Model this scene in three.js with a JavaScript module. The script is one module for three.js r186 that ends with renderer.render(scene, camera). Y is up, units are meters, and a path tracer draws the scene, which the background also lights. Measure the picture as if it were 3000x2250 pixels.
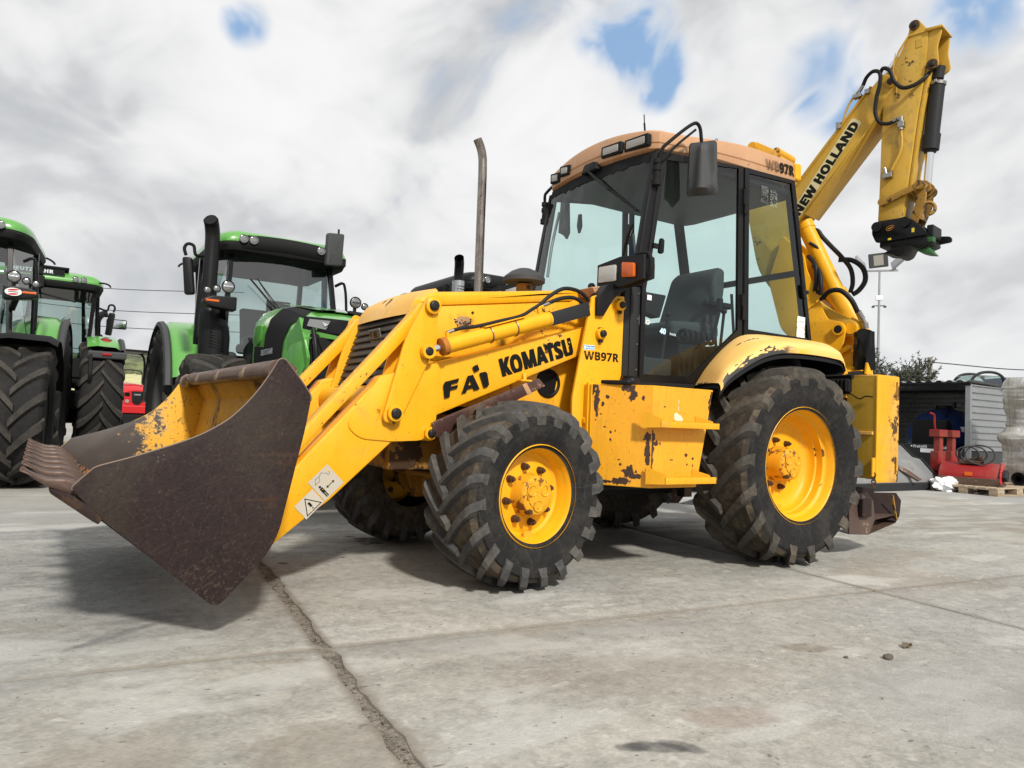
import * as THREE from 'three';
import { mergeGeometries, toCreasedNormals } from 'three/addons/utils/BufferGeometryUtils.js';
import { RoundedBoxGeometry } from 'three/addons/geometries/RoundedBoxGeometry.js';

// ------------------------------------------------------------------ camera, sky, sun, exposure
const scene = new THREE.Scene();
const camera = new THREE.PerspectiveCamera(55.18, 4 / 3, 0.05, 1200);
camera.position.set(-2.3081, 0.942, 4.2981);
camera.rotation.order = 'YXZ';
camera.rotation.set(0.0466, -0.5701, 0.0416);
const renderer = new THREE.WebGLRenderer({ antialias: true });
renderer.setSize(1024, 768);
renderer.toneMapping = THREE.LinearToneMapping;
renderer.toneMappingExposure = 1.02;
renderer.shadowMap.enabled = true;
renderer.shadowMap.type = THREE.PCFSoftShadowMap;

const SUN = new THREE.Vector3(-0.2, 1, 1.22).normalize();
const sun = new THREE.DirectionalLight(new THREE.Color(1.0, 0.95, 0.86), 4.0);
sun.position.copy(SUN).multiplyScalar(40);
sun.castShadow = true;
sun.shadow.mapSize.set(2048, 2048);
Object.assign(sun.shadow.camera, { left: -16, right: 16, top: 16, bottom: -16, near: 1, far: 90 });
sun.shadow.radius = 9;
scene.add(sun, sun.target);

// ------------------------------------------------------------------ noise
function rng(seed) { let s = seed >>> 0; return () => { s = (s + 0x6d2b79f5) >>> 0; let t = Math.imul(s ^ (s >>> 15), 1 | s); t = (t + Math.imul(t ^ (t >>> 7), 61 | t)) ^ t; return ((t ^ (t >>> 14)) >>> 0) / 4294967296; }; }
const PERM = new Float32Array(65536); { const r = rng(7); for (let i = 0; i < 65536; i++) PERM[i] = r(); }
const lat = (x, y) => PERM[((x & 255) + ((y & 255) << 8)) & 65535];
function vn(x, y) { const xi = Math.floor(x), yi = Math.floor(y), fx = x - xi, fy = y - yi, u = fx * fx * fx * (fx * (fx * 6 - 15) + 10), v = fy * fy * fy * (fy * (fy * 6 - 15) + 10); const a = lat(xi, yi), b = lat(xi + 1, yi), c = lat(xi, yi + 1), d = lat(xi + 1, yi + 1); return a + (b - a) * u + (c - a) * v + (a - b - c + d) * u * v; }
function fbm(x, y, o) { let s = 0, a = 0.5, n = 0; for (let i = 0; i < o; i++) { s += a * vn(x, y); n += a; a *= 0.5; const t = x * 1.62 - y * 1.18 + 17.3; y = x * 1.18 + y * 1.62 + 5.1; x = t; } return s / n; }
function vn3(x, y, z) { const xi = Math.floor(x), yi = Math.floor(y), zi = Math.floor(z), fx = x - xi, fy = y - yi, fz = z - zi, u = fx * fx * (3 - 2 * fx), v = fy * fy * (3 - 2 * fy), w = fz * fz * (3 - 2 * fz), k0 = zi * 73 + 11, k1 = k0 + 73, m0 = zi * 151, m1 = m0 + 151; const a = lat(xi + k0, yi + m0), b = lat(xi + 1 + k0, yi + m0), c = lat(xi + k0, yi + 1 + m0), d = lat(xi + 1 + k0, yi + 1 + m0), e = lat(xi + k1, yi + m1), f = lat(xi + 1 + k1, yi + m1), g = lat(xi + k1, yi + 1 + m1), h = lat(xi + 1 + k1, yi + 1 + m1); const p = a + (b - a) * u + (c - a) * v + (a - b - c + d) * u * v, q = e + (f - e) * u + (g - e) * v + (e - f - g + h) * u * v; return p + (q - p) * w; }
function fbm3(x, y, z, o) { let s = 0, a = 0.5, n = 0; for (let i = 0; i < o; i++) { s += a * vn3(x, y, z); n += a; a *= 0.5; const t = x * 1.62 - z * 1.18 + 17.3; z = x * 1.18 + z * 1.62 + 5.1; x = t; y = y * 2.01 + 3.7; } return s / n; }
const sst = (a, b, x) => { const t = Math.min(1, Math.max(0, (x - a) / (b - a))); return t * t * (3 - 2 * t); };
const mix = (a, b, t) => a + (b - a) * t;
const mix3 = (a, b, t) => [mix(a[0], b[0], t), mix(a[1], b[1], t), mix(a[2], b[2], t)];
// periodic fractal noise, n x n, first octave `cells` cells
function tileNoise(n, cx, cy, oct, seed) {
  const out = new Float32Array(n * n); let amp = 0.5, tot = 0;
  for (let o = 0; o < oct; o++) {
    const kx = Math.min(cx << o, n), ky = Math.min(cy << o, n), r = rng(seed * 131 + o), L = new Float32Array(kx * ky);
    for (let i = 0; i < L.length; i++) L[i] = r();
    for (let j = 0; j < n; j++) {
      const y = j / n * ky, yi = Math.floor(y), fy = y - yi, v = fy * fy * (3 - 2 * fy), r0 = (yi % ky) * kx, r1 = ((yi + 1) % ky) * kx;
      for (let i = 0; i < n; i++) { const x = i / n * kx, xi = Math.floor(x), fx = x - xi, u = fx * fx * (3 - 2 * fx), x0 = xi % kx, x1 = (xi + 1) % kx; const a = L[r0 + x0], b = L[r0 + x1], c = L[r1 + x0], d = L[r1 + x1]; out[j * n + i] += amp * (a + (b - a) * u + (c - a) * v + (a - b - c + d) * u * v); }
    }
    tot += amp; amp *= 0.55;
  }
  for (let i = 0; i < out.length; i++) out[i] /= tot;
  return out;
}
const enc = (c) => { c = Math.min(1, Math.max(0, c)); return Math.round(255 * (c <= 0.0031308 ? c * 12.92 : 1.055 * Math.pow(c, 1 / 2.4) - 0.055)); };
function texRGB(w, h, fn, clamp) {          // fn(i, j) -> linear rgb
  const d = new Uint8Array(w * h * 4);
  for (let j = 0; j < h; j++) for (let i = 0; i < w; i++) { const c = fn(i, j), o = (j * w + i) * 4; d[o] = enc(c[0]); d[o + 1] = enc(c[1]); d[o + 2] = enc(c[2]); d[o + 3] = 255; }
  const t = new THREE.DataTexture(d, w, h); t.colorSpace = THREE.SRGBColorSpace; t.magFilter = t.minFilter = THREE.LinearFilter; t.wrapS = t.wrapT = clamp ? THREE.ClampToEdgeWrapping : THREE.RepeatWrapping; t.needsUpdate = true; return t;
}
function texGrey(w, h, fn) {
  const d = new Uint8Array(w * h * 4);
  for (let j = 0; j < h; j++) for (let i = 0; i < w; i++) { const v = Math.round(255 * Math.min(1, Math.max(0, fn(i, j)))), o = (j * w + i) * 4; d[o] = d[o + 1] = d[o + 2] = v; d[o + 3] = 255; }
  const t = new THREE.DataTexture(d, w, h); t.magFilter = t.minFilter = THREE.LinearFilter; t.wrapS = t.wrapT = THREE.RepeatWrapping; t.needsUpdate = true; return t;
}

// ------------------------------------------------------------------ sky: broken bright cloud with a few blue openings
{
  const w = 4096, h = 2048, d = new Float32Array(w * h * 4);
  const holes = [[0.592, 0.464, -0.659, 0.055, 0.8], [0.622, 0.425, -0.66, 0.04, 0.7], [0.759, 0.399, -0.514, 0.06, 0.8], [0.735, 0.425, -0.53, 0.04, 0.5], [0.175, 0.445, -0.878, 0.035, 0.7], [0.807, 0.452, -0.38, 0.07, 0.6], [0.545, 0.475, -0.69, 0.04, 0.5], [0.83, 0.34, -0.45, 0.04, 0.4], [-0.6, 0.6, 0.5, 0.2, 0.9], [0.5, 0.5, 0.7, 0.16, 0.8], [-0.75, 0.45, -0.5, 0.12, 0.7]];
  const darks = [[0.05, 0.262, -0.963, 0.24, 1], [0.417, 0.47, -0.79, 0.14, 0.5], [-0.1, 0.35, -0.93, 0.16, 0.4], [0.9, 0.3, 0.3, 0.3, 0.5], [-0.8, 0.3, 0.5, 0.3, 0.6]];
  const whites = [[0.406, 0.35, -0.845, 0.2, 1], [0.557, 0.383, -0.737, 0.12, 0.6], [0.70, 0.33, -0.63, 0.16, 0.8], [0.17, 0.40, -0.90, 0.14, 0.7], [-0.12, 0.9, 0.45, 0.5, 0.5]];
  const blob = (L, x, y, z) => { let q = 0; for (const [a, b, e, r, k] of L) { const dd = (x - a) ** 2 + (y - b) ** 2 + (z - e) ** 2; if (dd < r * r * 6) q += k * Math.exp(-dd / (r * r)); } return q; };
  for (let j = 0; j < h; j++) {
    const el = ((j + 0.5) / h - 0.5) * Math.PI, cy = Math.cos(el), y = Math.sin(el);
    for (let i = 0; i < w; i++) {
      const o = (j * w + i) * 4; d[o + 3] = 1;
      if (y < -0.02) { d[o] = d[o + 1] = 0.3; d[o + 2] = 0.29; continue; }
      const az = ((i + 0.5) / w - 0.5) * 2 * Math.PI, x = Math.cos(az) * cy, z = Math.sin(az) * cy;
      const Y = y * 1.45, wx = fbm3(x * 4 + 3, Y * 4, z * 4, 3) - 0.5, wz = fbm3(x * 4 + 50, Y * 4 + 9, z * 4, 3) - 0.5;
      const ax = x * 4.6 + 20 + wx * 0.9, ay = Y * 4.6 + 9 + wz * 0.9, az2 = z * 4.6 + 30 + wz * 0.9;
      const f = fbm3(ax, ay, az2, 7), g = fbm3(ax - 0.16, ay + 0.22, az2 + 0.06, 5), big = fbm3(x * 1.7 + 30, Y * 2.0, z * 1.7, 3), fine = fbm3(ax * 4 + 7, ay * 4, az2 * 4, 4), bil = 1 - Math.abs(2 * fbm3(ax * 1.6 + 21, ay * 1.6, az2 * 1.6 + 3, 5) - 1);
      const hole = blob(holes, x, y, z);
      let cover = 0.90 + (f - 0.5) * 1.0 + (big - 0.5) * 0.3 + (fine - 0.5) * 0.8 - hole * (0.35 + 1.6 * sst(0.38, 0.66, fine * 0.5 + f * 0.5));
      cover = sst(0.0, 0.62, cover);
      let b = 0.83 + 0.8 * (f - g) + 0.40 * (f - 0.5) + 0.7 * (big - 0.5) + 0.36 * (bil - 0.72) + 0.40 * (fine - 0.5) + 0.20 * blob(whites, x, y, z) - 0.20 * blob(darks, x, y, z) + 0.10 * (1 - sst(0.3, 0.8, cover));
      b = b > 0.68 ? 0.68 + 0.27 * (1 - Math.exp(-(b - 0.68) / 0.22)) : 0.68 - 0.26 * (1 - Math.exp(-(0.68 - b) / 0.32));
      const tint = 1 - sst(0.45, 0.9, b); let r0 = b * (1 - 0.045 * tint), g0 = b * (1 - 0.012 * tint), b0 = b * (1 + 0.03 * tint);
      const hz = Math.exp(-Math.max(y, 0) * 7), br = mix(0.27, 0.62, hz), bg = mix(0.44, 0.72, hz), bb = mix(0.70, 0.82, hz), hh = 0.5 * Math.exp(-Math.max(y, 0) * 13);
      d[o] = mix(mix(br, r0, cover), 0.76, hh); d[o + 1] = mix(mix(bg, g0, cover), 0.79, hh); d[o + 2] = mix(mix(bb, b0, cover), 0.82, hh);
    }
  }
  const t = new THREE.DataTexture(d, w, h, THREE.RGBAFormat, THREE.FloatType);
  t.mapping = THREE.EquirectangularReflectionMapping; t.magFilter = t.minFilter = THREE.LinearFilter; t.colorSpace = THREE.LinearSRGBColorSpace; t.needsUpdate = true;
  scene.background = t; scene.environment = t;
}

// ------------------------------------------------------------------ geometry helpers
const V = (x, y, z) => new THREE.Vector3(x, y, z);
function norm(g) {                           // non-indexed, position + normal + box uv in metres
  const keep = g.userData.keepUV; if (g.index) g = g.toNonIndexed();
  if (!g.attributes.normal) g.computeVertexNormals();
  const p = g.attributes.position, n = g.attributes.normal;
  if (!keep) {
    const uv = new Float32Array(p.count * 2);
    for (let i = 0; i < p.count; i += 3) {
      let nx = 0, ny = 0, nz = 0; for (let k = 0; k < 3; k++) { nx += n.getX(i + k); ny += n.getY(i + k); nz += n.getZ(i + k); }
      nx = Math.abs(nx); ny = Math.abs(ny); nz = Math.abs(nz);
      for (let k = 0; k < 3; k++) { const x = p.getX(i + k), y = p.getY(i + k), z = p.getZ(i + k), o = (i + k) * 2; if (nz >= nx && nz >= ny) { uv[o] = x; uv[o + 1] = y; } else if (nx >= ny) { uv[o] = z; uv[o + 1] = y; } else { uv[o] = x; uv[o + 1] = z; } }
    }
    g.setAttribute('uv', new THREE.BufferAttribute(uv, 2));
  }
  const o = new THREE.BufferGeometry();
  for (const k of ['position', 'normal', 'uv']) o.setAttribute(k, g.attributes[k]);
  return o;
}
const join = (gs) => { gs = (Array.isArray(gs) ? gs : [gs]).map(norm); return gs.length > 1 ? mergeGeometries(gs) : gs[0]; };
const used = new Map();
function numbered(name) { const n = used.get(name) || 0; used.set(name, n + 1); return n ? name + '_' + String(n).padStart(3, '0') : name; }
function part(name, geos, mat, parent) { const m = new THREE.Mesh(join(geos), mat); m.name = numbered(name); m.castShadow = m.receiveShadow = true; (parent || scene).add(m); return m; }
function group(name, parent) { const g = new THREE.Group(); g.name = numbered(name); (parent || scene).add(g); return g; }
function tag(o, label, category, grp) { o.userData.label = label; o.userData.category = category; if (grp) o.userData.group = grp; return o; }
function struct(o, kind = 'structure') { o.userData.kind = kind; return o; }
function at(g, x = 0, y = 0, z = 0, rx = 0, ry = 0, rz = 0) { g.applyMatrix4(new THREE.Matrix4().compose(V(x, y, z), new THREE.Quaternion().setFromEuler(new THREE.Euler(rx, ry, rz)), V(1, 1, 1))); return g; }
const mirrorZ = (g) => { g = norm(g.clone()); g.scale(1, 1, -1); const p = g.attributes.position.array, n = g.attributes.normal.array, u = g.attributes.uv.array; for (let t = 0; t < p.length; t += 9) for (let k = 0; k < 3; k++) { let s = p[t + 3 + k]; p[t + 3 + k] = p[t + 6 + k]; p[t + 6 + k] = s; s = n[t + 3 + k]; n[t + 3 + k] = n[t + 6 + k]; n[t + 6 + k] = s; } for (let t = 0; t < u.length; t += 6) for (let k = 0; k < 2; k++) { const s = u[t + 2 + k]; u[t + 2 + k] = u[t + 4 + k]; u[t + 4 + k] = s; } return g; };
function shape(pts) { const s = new THREE.Shape(); pts.forEach(([x, y], i) => i ? s.lineTo(x, y) : s.moveTo(x, y)); s.closePath(); return s; }
// rounds the corners of a polygon: r per polygon or per point (third entry)
function rounded(pts, r = 0.03, seg = 4) {
  const out = [], n = pts.length;
  for (let i = 0; i < n; i++) {
    const a = pts[(i + n - 1) % n], b = pts[i], c = pts[(i + 1) % n], rr = b[2] ?? r, la = Math.hypot(a[0] - b[0], a[1] - b[1]), lc = Math.hypot(c[0] - b[0], c[1] - b[1]), t = Math.min(rr, la * 0.45, lc * 0.45);
    if (t < 0.002) { out.push([b[0], b[1]]); continue; }
    const p = [b[0] + (a[0] - b[0]) / la * t, b[1] + (a[1] - b[1]) / la * t], q = [b[0] + (c[0] - b[0]) / lc * t, b[1] + (c[1] - b[1]) / lc * t];
    for (let k = 0; k <= seg; k++) { const u = k / seg, v = 1 - u; out.push([v * v * p[0] + 2 * u * v * b[0] + u * u * q[0], v * v * p[1] + 2 * u * v * b[1] + u * u * q[1]]); }
  }
  return out;
}
function prism(pts, z0, z1, bevel = 0.004, holes) {      // outline in x,y pulled from z0 to z1
  const s = shape(pts); (holes || []).forEach((h) => s.holes.push(new THREE.Path(h.map(([x, y]) => new THREE.Vector2(x, y)))));
  const b = Math.min(bevel, Math.abs(z1 - z0) * 0.3), g = new THREE.ExtrudeGeometry(s, { depth: Math.abs(z1 - z0) - 2 * b, bevelEnabled: b > 0, bevelThickness: b, bevelSize: b, bevelOffset: -b, bevelSegments: 2, curveSegments: 8, steps: 1 });
  g.translate(0, 0, Math.min(z0, z1) + b); return toCreasedNormals(g, 0.6);
}
const prismX = (pts, x0, x1, bevel, holes) => prism(pts.map(([z, y]) => [-z, y]), x0, x1, bevel, holes && holes.map((h) => h.map(([z, y]) => [-z, y]))).applyMatrix4(new THREE.Matrix4().makeRotationY(Math.PI / 2));   // outline in z,y pulled along x
const prismY = (pts, y0, y1, bevel, holes) => prism(pts.map(([x, z]) => [x, -z]), y0, y1, bevel, holes && holes.map((h) => h.map(([x, z]) => [x, -z]))).applyMatrix4(new THREE.Matrix4().makeRotationX(-Math.PI / 2));  // outline in x,z pulled up along y
function box(x0, x1, y0, y1, z0, z1, r = 0.006) { const w = x1 - x0, h = y1 - y0, d = z1 - z0, g = new RoundedBoxGeometry(w, h, d, 2, Math.min(r, w * 0.4, h * 0.4, d * 0.4)); g.translate((x0 + x1) / 2, (y0 + y1) / 2, (z0 + z1) / 2); return g; }
function cyl(a, b, r, r2 = r, seg = 20, open = false) { const A = V(...a), B = V(...b), L = A.distanceTo(B), g = new THREE.CylinderGeometry(r2, r, L, seg, 1, open); g.translate(0, L / 2, 0); g.applyQuaternion(new THREE.Quaternion().setFromUnitVectors(V(0, 1, 0), B.clone().sub(A).normalize())); g.translate(A.x, A.y, A.z); return g; }
function tube(pts, r, seg = 40, rs = 8) { return new THREE.TubeGeometry(new THREE.CatmullRomCurve3(pts.map((p) => V(...p)), false, 'centripetal'), seg, r, rs); }
function bar(a, b, w, h, up = [0, 1, 0], r = 0.004) { const A = V(...a), B = V(...b), d = B.clone().sub(A), L = d.length(); d.normalize(); const x = new THREE.Vector3().crossVectors(V(...up), d).normalize(), y = new THREE.Vector3().crossVectors(d, x); const g = new RoundedBoxGeometry(w, h, L, 2, Math.min(r, w * 0.4, h * 0.4)); g.applyMatrix4(new THREE.Matrix4().makeBasis(x, y, d).setPosition(A.add(B).multiplyScalar(0.5))); return g; }
function ringGeo(profile, seg = 48) { const g = new THREE.LatheGeometry(profile.map(([r, s]) => new THREE.Vector2(r, s)), seg); g.rotateX(Math.PI / 2); return toCreasedNormals(g, 0.7); }   // profile (radius, z)
function loft(rows, closed = false, crease = 0.7) {        // rows of points [x,y,z], equal counts
  const p = [], quad = (a, b, c, d) => { p.push(...a, ...b, ...c, ...a, ...c, ...d); };
  for (let i = 0; i + 1 < rows.length; i++) { const A = rows[i], B = rows[i + 1], n = A.length; for (let k = 0; k < (closed ? n : n - 1); k++) quad(A[k], A[(k + 1) % n], B[(k + 1) % n], B[k]); }
  const g = new THREE.BufferGeometry(); g.setAttribute('position', new THREE.Float32BufferAttribute(p, 3)); g.computeVertexNormals(); return toCreasedNormals(g, crease);
}
function cap(row, flip) { const c = [0, 0, 0]; row.forEach((q) => q.forEach((v, k) => { c[k] += v / row.length; })); const p = []; row.forEach((q, i) => { const n = row[(i + 1) % row.length]; p.push(...c, ...(flip ? n : q), ...(flip ? q : n)); }); const g = new THREE.BufferGeometry(); g.setAttribute('position', new THREE.Float32BufferAttribute(p, 3)); g.computeVertexNormals(); return g; }
function sheet(pts3, t = 0.006) {           // flat polygon in space with a thickness
  const P = pts3.map((p) => V(...p)), n = new THREE.Vector3(); for (let i = 1; i + 1 < P.length; i++) n.add(P[i].clone().sub(P[0]).cross(P[i + 1].clone().sub(P[0]))); n.normalize();
  const x = P[1].clone().sub(P[0]).normalize(), y = new THREE.Vector3().crossVectors(n, x), m = new THREE.Matrix4().makeBasis(x, y, n).setPosition(P[0]), inv = m.clone().invert();
  const g = new THREE.ExtrudeGeometry(shape(P.map((q) => { const l = q.clone().applyMatrix4(inv); return [l.x, l.y]; })), { depth: t, bevelEnabled: false }); g.translate(0, 0, -t / 2); g.applyMatrix4(m); return g;
}
const paneGeo = (pts, z) => { const g = new THREE.ShapeGeometry(shape(pts)); g.translate(0, 0, z); return g; };
function flat3(P) { const p = []; for (let i = 1; i + 1 < P.length; i++) p.push(...P[0], ...P[i], ...P[i + 1]); const g = new THREE.BufferGeometry(); g.setAttribute('position', new THREE.Float32BufferAttribute(p, 3)); g.computeVertexNormals(); return g; }
function disc(x, y, z, r, dir = [0, 0, 1], t = 0.01, seg = 20) { return cyl([x, y, z], [x + dir[0] * t, y + dir[1] * t, z + dir[2] * t], r, r * 0.96, seg); }
function sphere(x, y, z, rx, ry = rx, rz = rx, seg = 16) { const g = new THREE.SphereGeometry(1, seg, seg * 0.7 | 0); g.scale(rx, ry, rz); g.translate(x, y, z); return g; }

// ------------------------------------------------------------------ materials
const N1 = tileNoise(1024, 4, 4, 8, 1), N2 = tileNoise(1024, 24, 24, 6, 2), N3 = tileNoise(1024, 128, 128, 4, 3), NS = tileNoise(1024, 64, 4, 5, 4);
const ROUGH = texGrey(512, 512, (i, j) => { const q = j * 2048 + i * 2; return 0.72 + 0.36 * (N1[q] - 0.5) + 0.26 * (N2[q] - 0.5); });
// painted steel: base colour, chips that show rust or primer, thin scratches, dust
function paint(base, { chip = [0.035, 0.017, 0.011], chips = 0.5, dust = 0.1, dustC = [0.36, 0.27, 0.16], streak = 0.06, rough = 0.5, size = 1.3, seed = 1, scratches = 60, mottle = 0.16, metal = 0, cc = 0, spec = 0.55, speck = 0.5, n = 1024 } = {}) {
  const kk = 1024 / n, r = rng(seed * 977), sc = new Float32Array(n * n), off = Math.floor(r() * 1024) * 1024 + Math.floor(r() * 1024), at_ = (A, i) => A[(i + off) & 1048575];
  for (let k = 0; k < scratches; k++) { let x = r() * n, y = r() * n, a = r() * 6.283, L = 8 + r() * r() * 120; const w = 0.4 + r() * 0.6; for (let t = 0; t < L; t++) { x += Math.cos(a); y += Math.sin(a); a += (r() - 0.5) * 0.06; sc[((y | 0) & (n - 1)) * n + ((x | 0) & (n - 1))] = w; } }
  const map = texRGB(n, n, (i, j) => {
    const q0 = j * n + i, q = (j * 1024 + i) * kk, lo = at_(N1, q), mi = at_(N2, q), hi = at_(N3, q), st = at_(NS, q), md = at_(N2, q + 331777);
    let c = base.map((v) => v * (1 + mottle * (lo - 0.5) * 2 * 0.9 + (hi - 0.5) * 0.06 + (st - 0.5) * streak * 2));
    c = mix3(c, dustC, dust * sst(0.42, 0.75, lo) * (0.5 + mi));
    const edge = lo * 0.55 + mi * 0.5 + hi * 0.18, th = 0.86 - chips * 0.07;
    c = mix3(c, chip, sst(th, th + 0.012, edge) * 0.92);
    c = mix3(c, dustC.map((v) => v * 0.55), 0.42 * dust * 3 * sst(0.50, 0.72, md * 0.6 + st * 0.4) * sst(0.35, 0.6, lo));   // grime
    c = mix3(c, chip, speck * sst(0.70, 0.76, hi * 0.7 + md * 0.3));
    c = mix3(c, chip, sc[q0] * 0.55);
    return c;
  });
  const rm = ROUGH.clone(); rm.needsUpdate = true;
  for (const t of [map, rm]) t.repeat.set(1 / size, 1 / size);
  const m = new THREE.MeshPhysicalMaterial({ map, roughnessMap: rm, specularIntensity: spec, roughness: Math.min(1, rough / 0.72), metalness: metal, clearcoat: cc, clearcoatRoughness: 0.2 });
  m.side = THREE.DoubleSide; return m;
}
const plain = (r, g, b, rough = 0.6, metal = 0, extra = {}) => new THREE.MeshPhysicalMaterial({ color: new THREE.Color().setRGB(r, g, b), roughness: rough, metalness: metal, specularIntensity: r < 0.07 && g < 0.07 && b < 0.08 ? 0.4 : 1, side: THREE.DoubleSide, ...extra });
const fineBump = texGrey(512, 512, (i, j) => N2[j * 2048 + i * 2] * 0.6 + N3[j * 2048 + i * 2] * 0.4); fineBump.repeat.set(2, 2);
const M = {
  yellow: paint([0.82, 0.395, 0.009], { chips: 0.35, dust: 0.12, seed: 3, rough: 0.42 }),
  yellowWorn: paint([0.76, 0.365, 0.015], { chips: 1.5, dust: 0.28, seed: 5, scratches: 240, rough: 0.5 }),
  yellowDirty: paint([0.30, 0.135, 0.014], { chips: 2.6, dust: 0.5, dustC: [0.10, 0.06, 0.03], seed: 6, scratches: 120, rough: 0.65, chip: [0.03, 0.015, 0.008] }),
  faded: paint([0.78, 0.45, 0.115], { chips: 0.8, dust: 0.2, dustC: [0.7, 0.5, 0.3], seed: 8, rough: 0.6, chip: [0.03, 0.028, 0.026] }),
  salmon: paint([0.47, 0.265, 0.145], { chips: 0, speck: 0.1, dust: 0.25, dustC: [0.52, 0.33, 0.20], seed: 9, rough: 0.5, scratches: 20, mottle: 0.08 }),
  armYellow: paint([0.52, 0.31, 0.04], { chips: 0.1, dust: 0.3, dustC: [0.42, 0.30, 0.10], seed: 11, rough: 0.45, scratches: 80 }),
  armRust: paint([0.34, 0.19, 0.035], { n: 512, chips: 3.6, dust: 0.5, dustC: [0.12, 0.06, 0.03], seed: 12, rough: 0.65, scratches: 40, mottle: 0.4 }),
  hub: paint([0.76, 0.36, 0.014], { n: 512, chips: 2.2, chip: [0.12, 0.045, 0.02], dust: 0.35, dustC: [0.40, 0.17, 0.02], seed: 17, rough: 0.55, scratches: 260, size: 0.5, mottle: 0.3 }),
  brown: paint([0.026, 0.0165, 0.0158], { chips: 0.7, chip: [0.05, 0.03, 0.018], dust: 0.2, dustC: [0.04, 0.03, 0.026], seed: 14, spec: 0.3, rough: 0.72, scratches: 160, mottle: 0.22 }),
  brownBar: paint([0.06, 0.027, 0.024], { n: 512, chips: 1.6, chip: [0.3, 0.17, 0.15], dust: 0.2, seed: 15, rough: 0.5, size: 0.7 }),
  toothSteel: paint([0.10, 0.065, 0.052], { n: 512, chips: 1.2, chip: [0.3, 0.24, 0.2], dust: 0.4, dustC: [0.15, 0.10, 0.07], seed: 16, rough: 0.5, size: 0.5, metal: 0.3 }),
  black: plain(0.009, 0.009, 0.010, 0.42), blackMatte: plain(0.010, 0.010, 0.011, 0.75), blackGloss: plain(0.008, 0.008, 0.009, 0.18),
  greyPlastic: plain(0.055, 0.057, 0.06, 0.6), darkGrey: plain(0.022, 0.023, 0.025, 0.55), seat: plain(0.06, 0.065, 0.068, 0.85), seatMachine: plain(0.05, 0.054, 0.058, 0.85),
  steelWorn: plain(0.16, 0.115, 0.09, 0.5, 0.2), chrome: plain(0.75, 0.75, 0.76, 0.12, 1), steel: plain(0.32, 0.31, 0.29, 0.36, 1), nut: plain(0.075, 0.036, 0.018, 0.6, 0.2), pin: plain(0.03, 0.028, 0.027, 0.4, 0.5),
  grille: paint([0.05, 0.042, 0.034], { n: 512, chips: 0.4, dust: 0.5, dustC: [0.085, 0.065, 0.045], chip: [0.09, 0.06, 0.04], seed: 20, rough: 0.75, streak: 0.2 }),
  hose: plain(0.014, 0.014, 0.015, 0.5), orangeRust: paint([0.42, 0.15, 0.02], { n: 512, chips: 2.4, dust: 0.5, dustC: [0.2, 0.08, 0.03], seed: 22, rough: 0.7 }),
  lens: plain(0.85, 0.86, 0.85, 0.12, 0, { transmission: 0.55, thickness: 0.02, ior: 1.45 }), reflector: plain(0.7, 0.7, 0.68, 0.18, 1), lensDull: plain(0.30, 0.285, 0.25, 0.25, 0, { clearcoat: 0.6 }), lampGlass: plain(0.22, 0.225, 0.225, 0.15, 0.5, { clearcoat: 1 }), amber: plain(0.75, 0.14, 0.012, 0.22, 0, { transmission: 0.2, thickness: 0.02 }), redLens: plain(0.35, 0.008, 0.012, 0.2),
  glass: new THREE.MeshPhysicalMaterial({ color: new THREE.Color().setRGB(0.77, 0.90, 0.88), roughness: 0.02, specularIntensity: 0.9, transmission: 1, thickness: 0, ior: 1.5, side: THREE.DoubleSide }),
  tractorGlass: new THREE.MeshPhysicalMaterial({ color: new THREE.Color().setRGB(0.66, 0.76, 0.74), roughness: 0.02, transmission: 1, thickness: 0, ior: 2.0, side: THREE.DoubleSide }),
  mirrorGlass: plain(0.6, 0.62, 0.64, 0.05, 1), green: plain(0.095, 0.315, 0.055, 0.28, 0, { clearcoat: 0.7, clearcoatRoughness: 0.1 }), red: plain(0.50, 0.012, 0.016, 0.35, 0, { clearcoat: 0.5 }), redDull: paint([0.26, 0.012, 0.013], { n: 512, chips: 0.8, dust: 0.5, dustC: [0.24, 0.10, 0.07], seed: 30, rough: 0.55 }), white: plain(0.78, 0.79, 0.8, 0.4),
  galv: paint([0.34, 0.355, 0.365], { n: 512, chips: 0, dust: 0.2, dustC: [0.38, 0.4, 0.42], seed: 31, rough: 0.38, scratches: 0, metal: 0.6, mottle: 0.12 }), blueTank: plain(0.02, 0.045, 0.17, 0.4), wood: null,
};
{ const t = texRGB(512, 512, (i, j) => { const q = j * 2048 + i * 2, g = NS[(i * 2) * 1024 + j * 2]; return mix3([0.42, 0.33, 0.23], [0.27, 0.205, 0.14], sst(0.3, 0.75, g * 0.7 + N2[q] * 0.4)); }); M.wood = new THREE.MeshStandardMaterial({ map: t, roughness: 0.85 }); }
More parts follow.
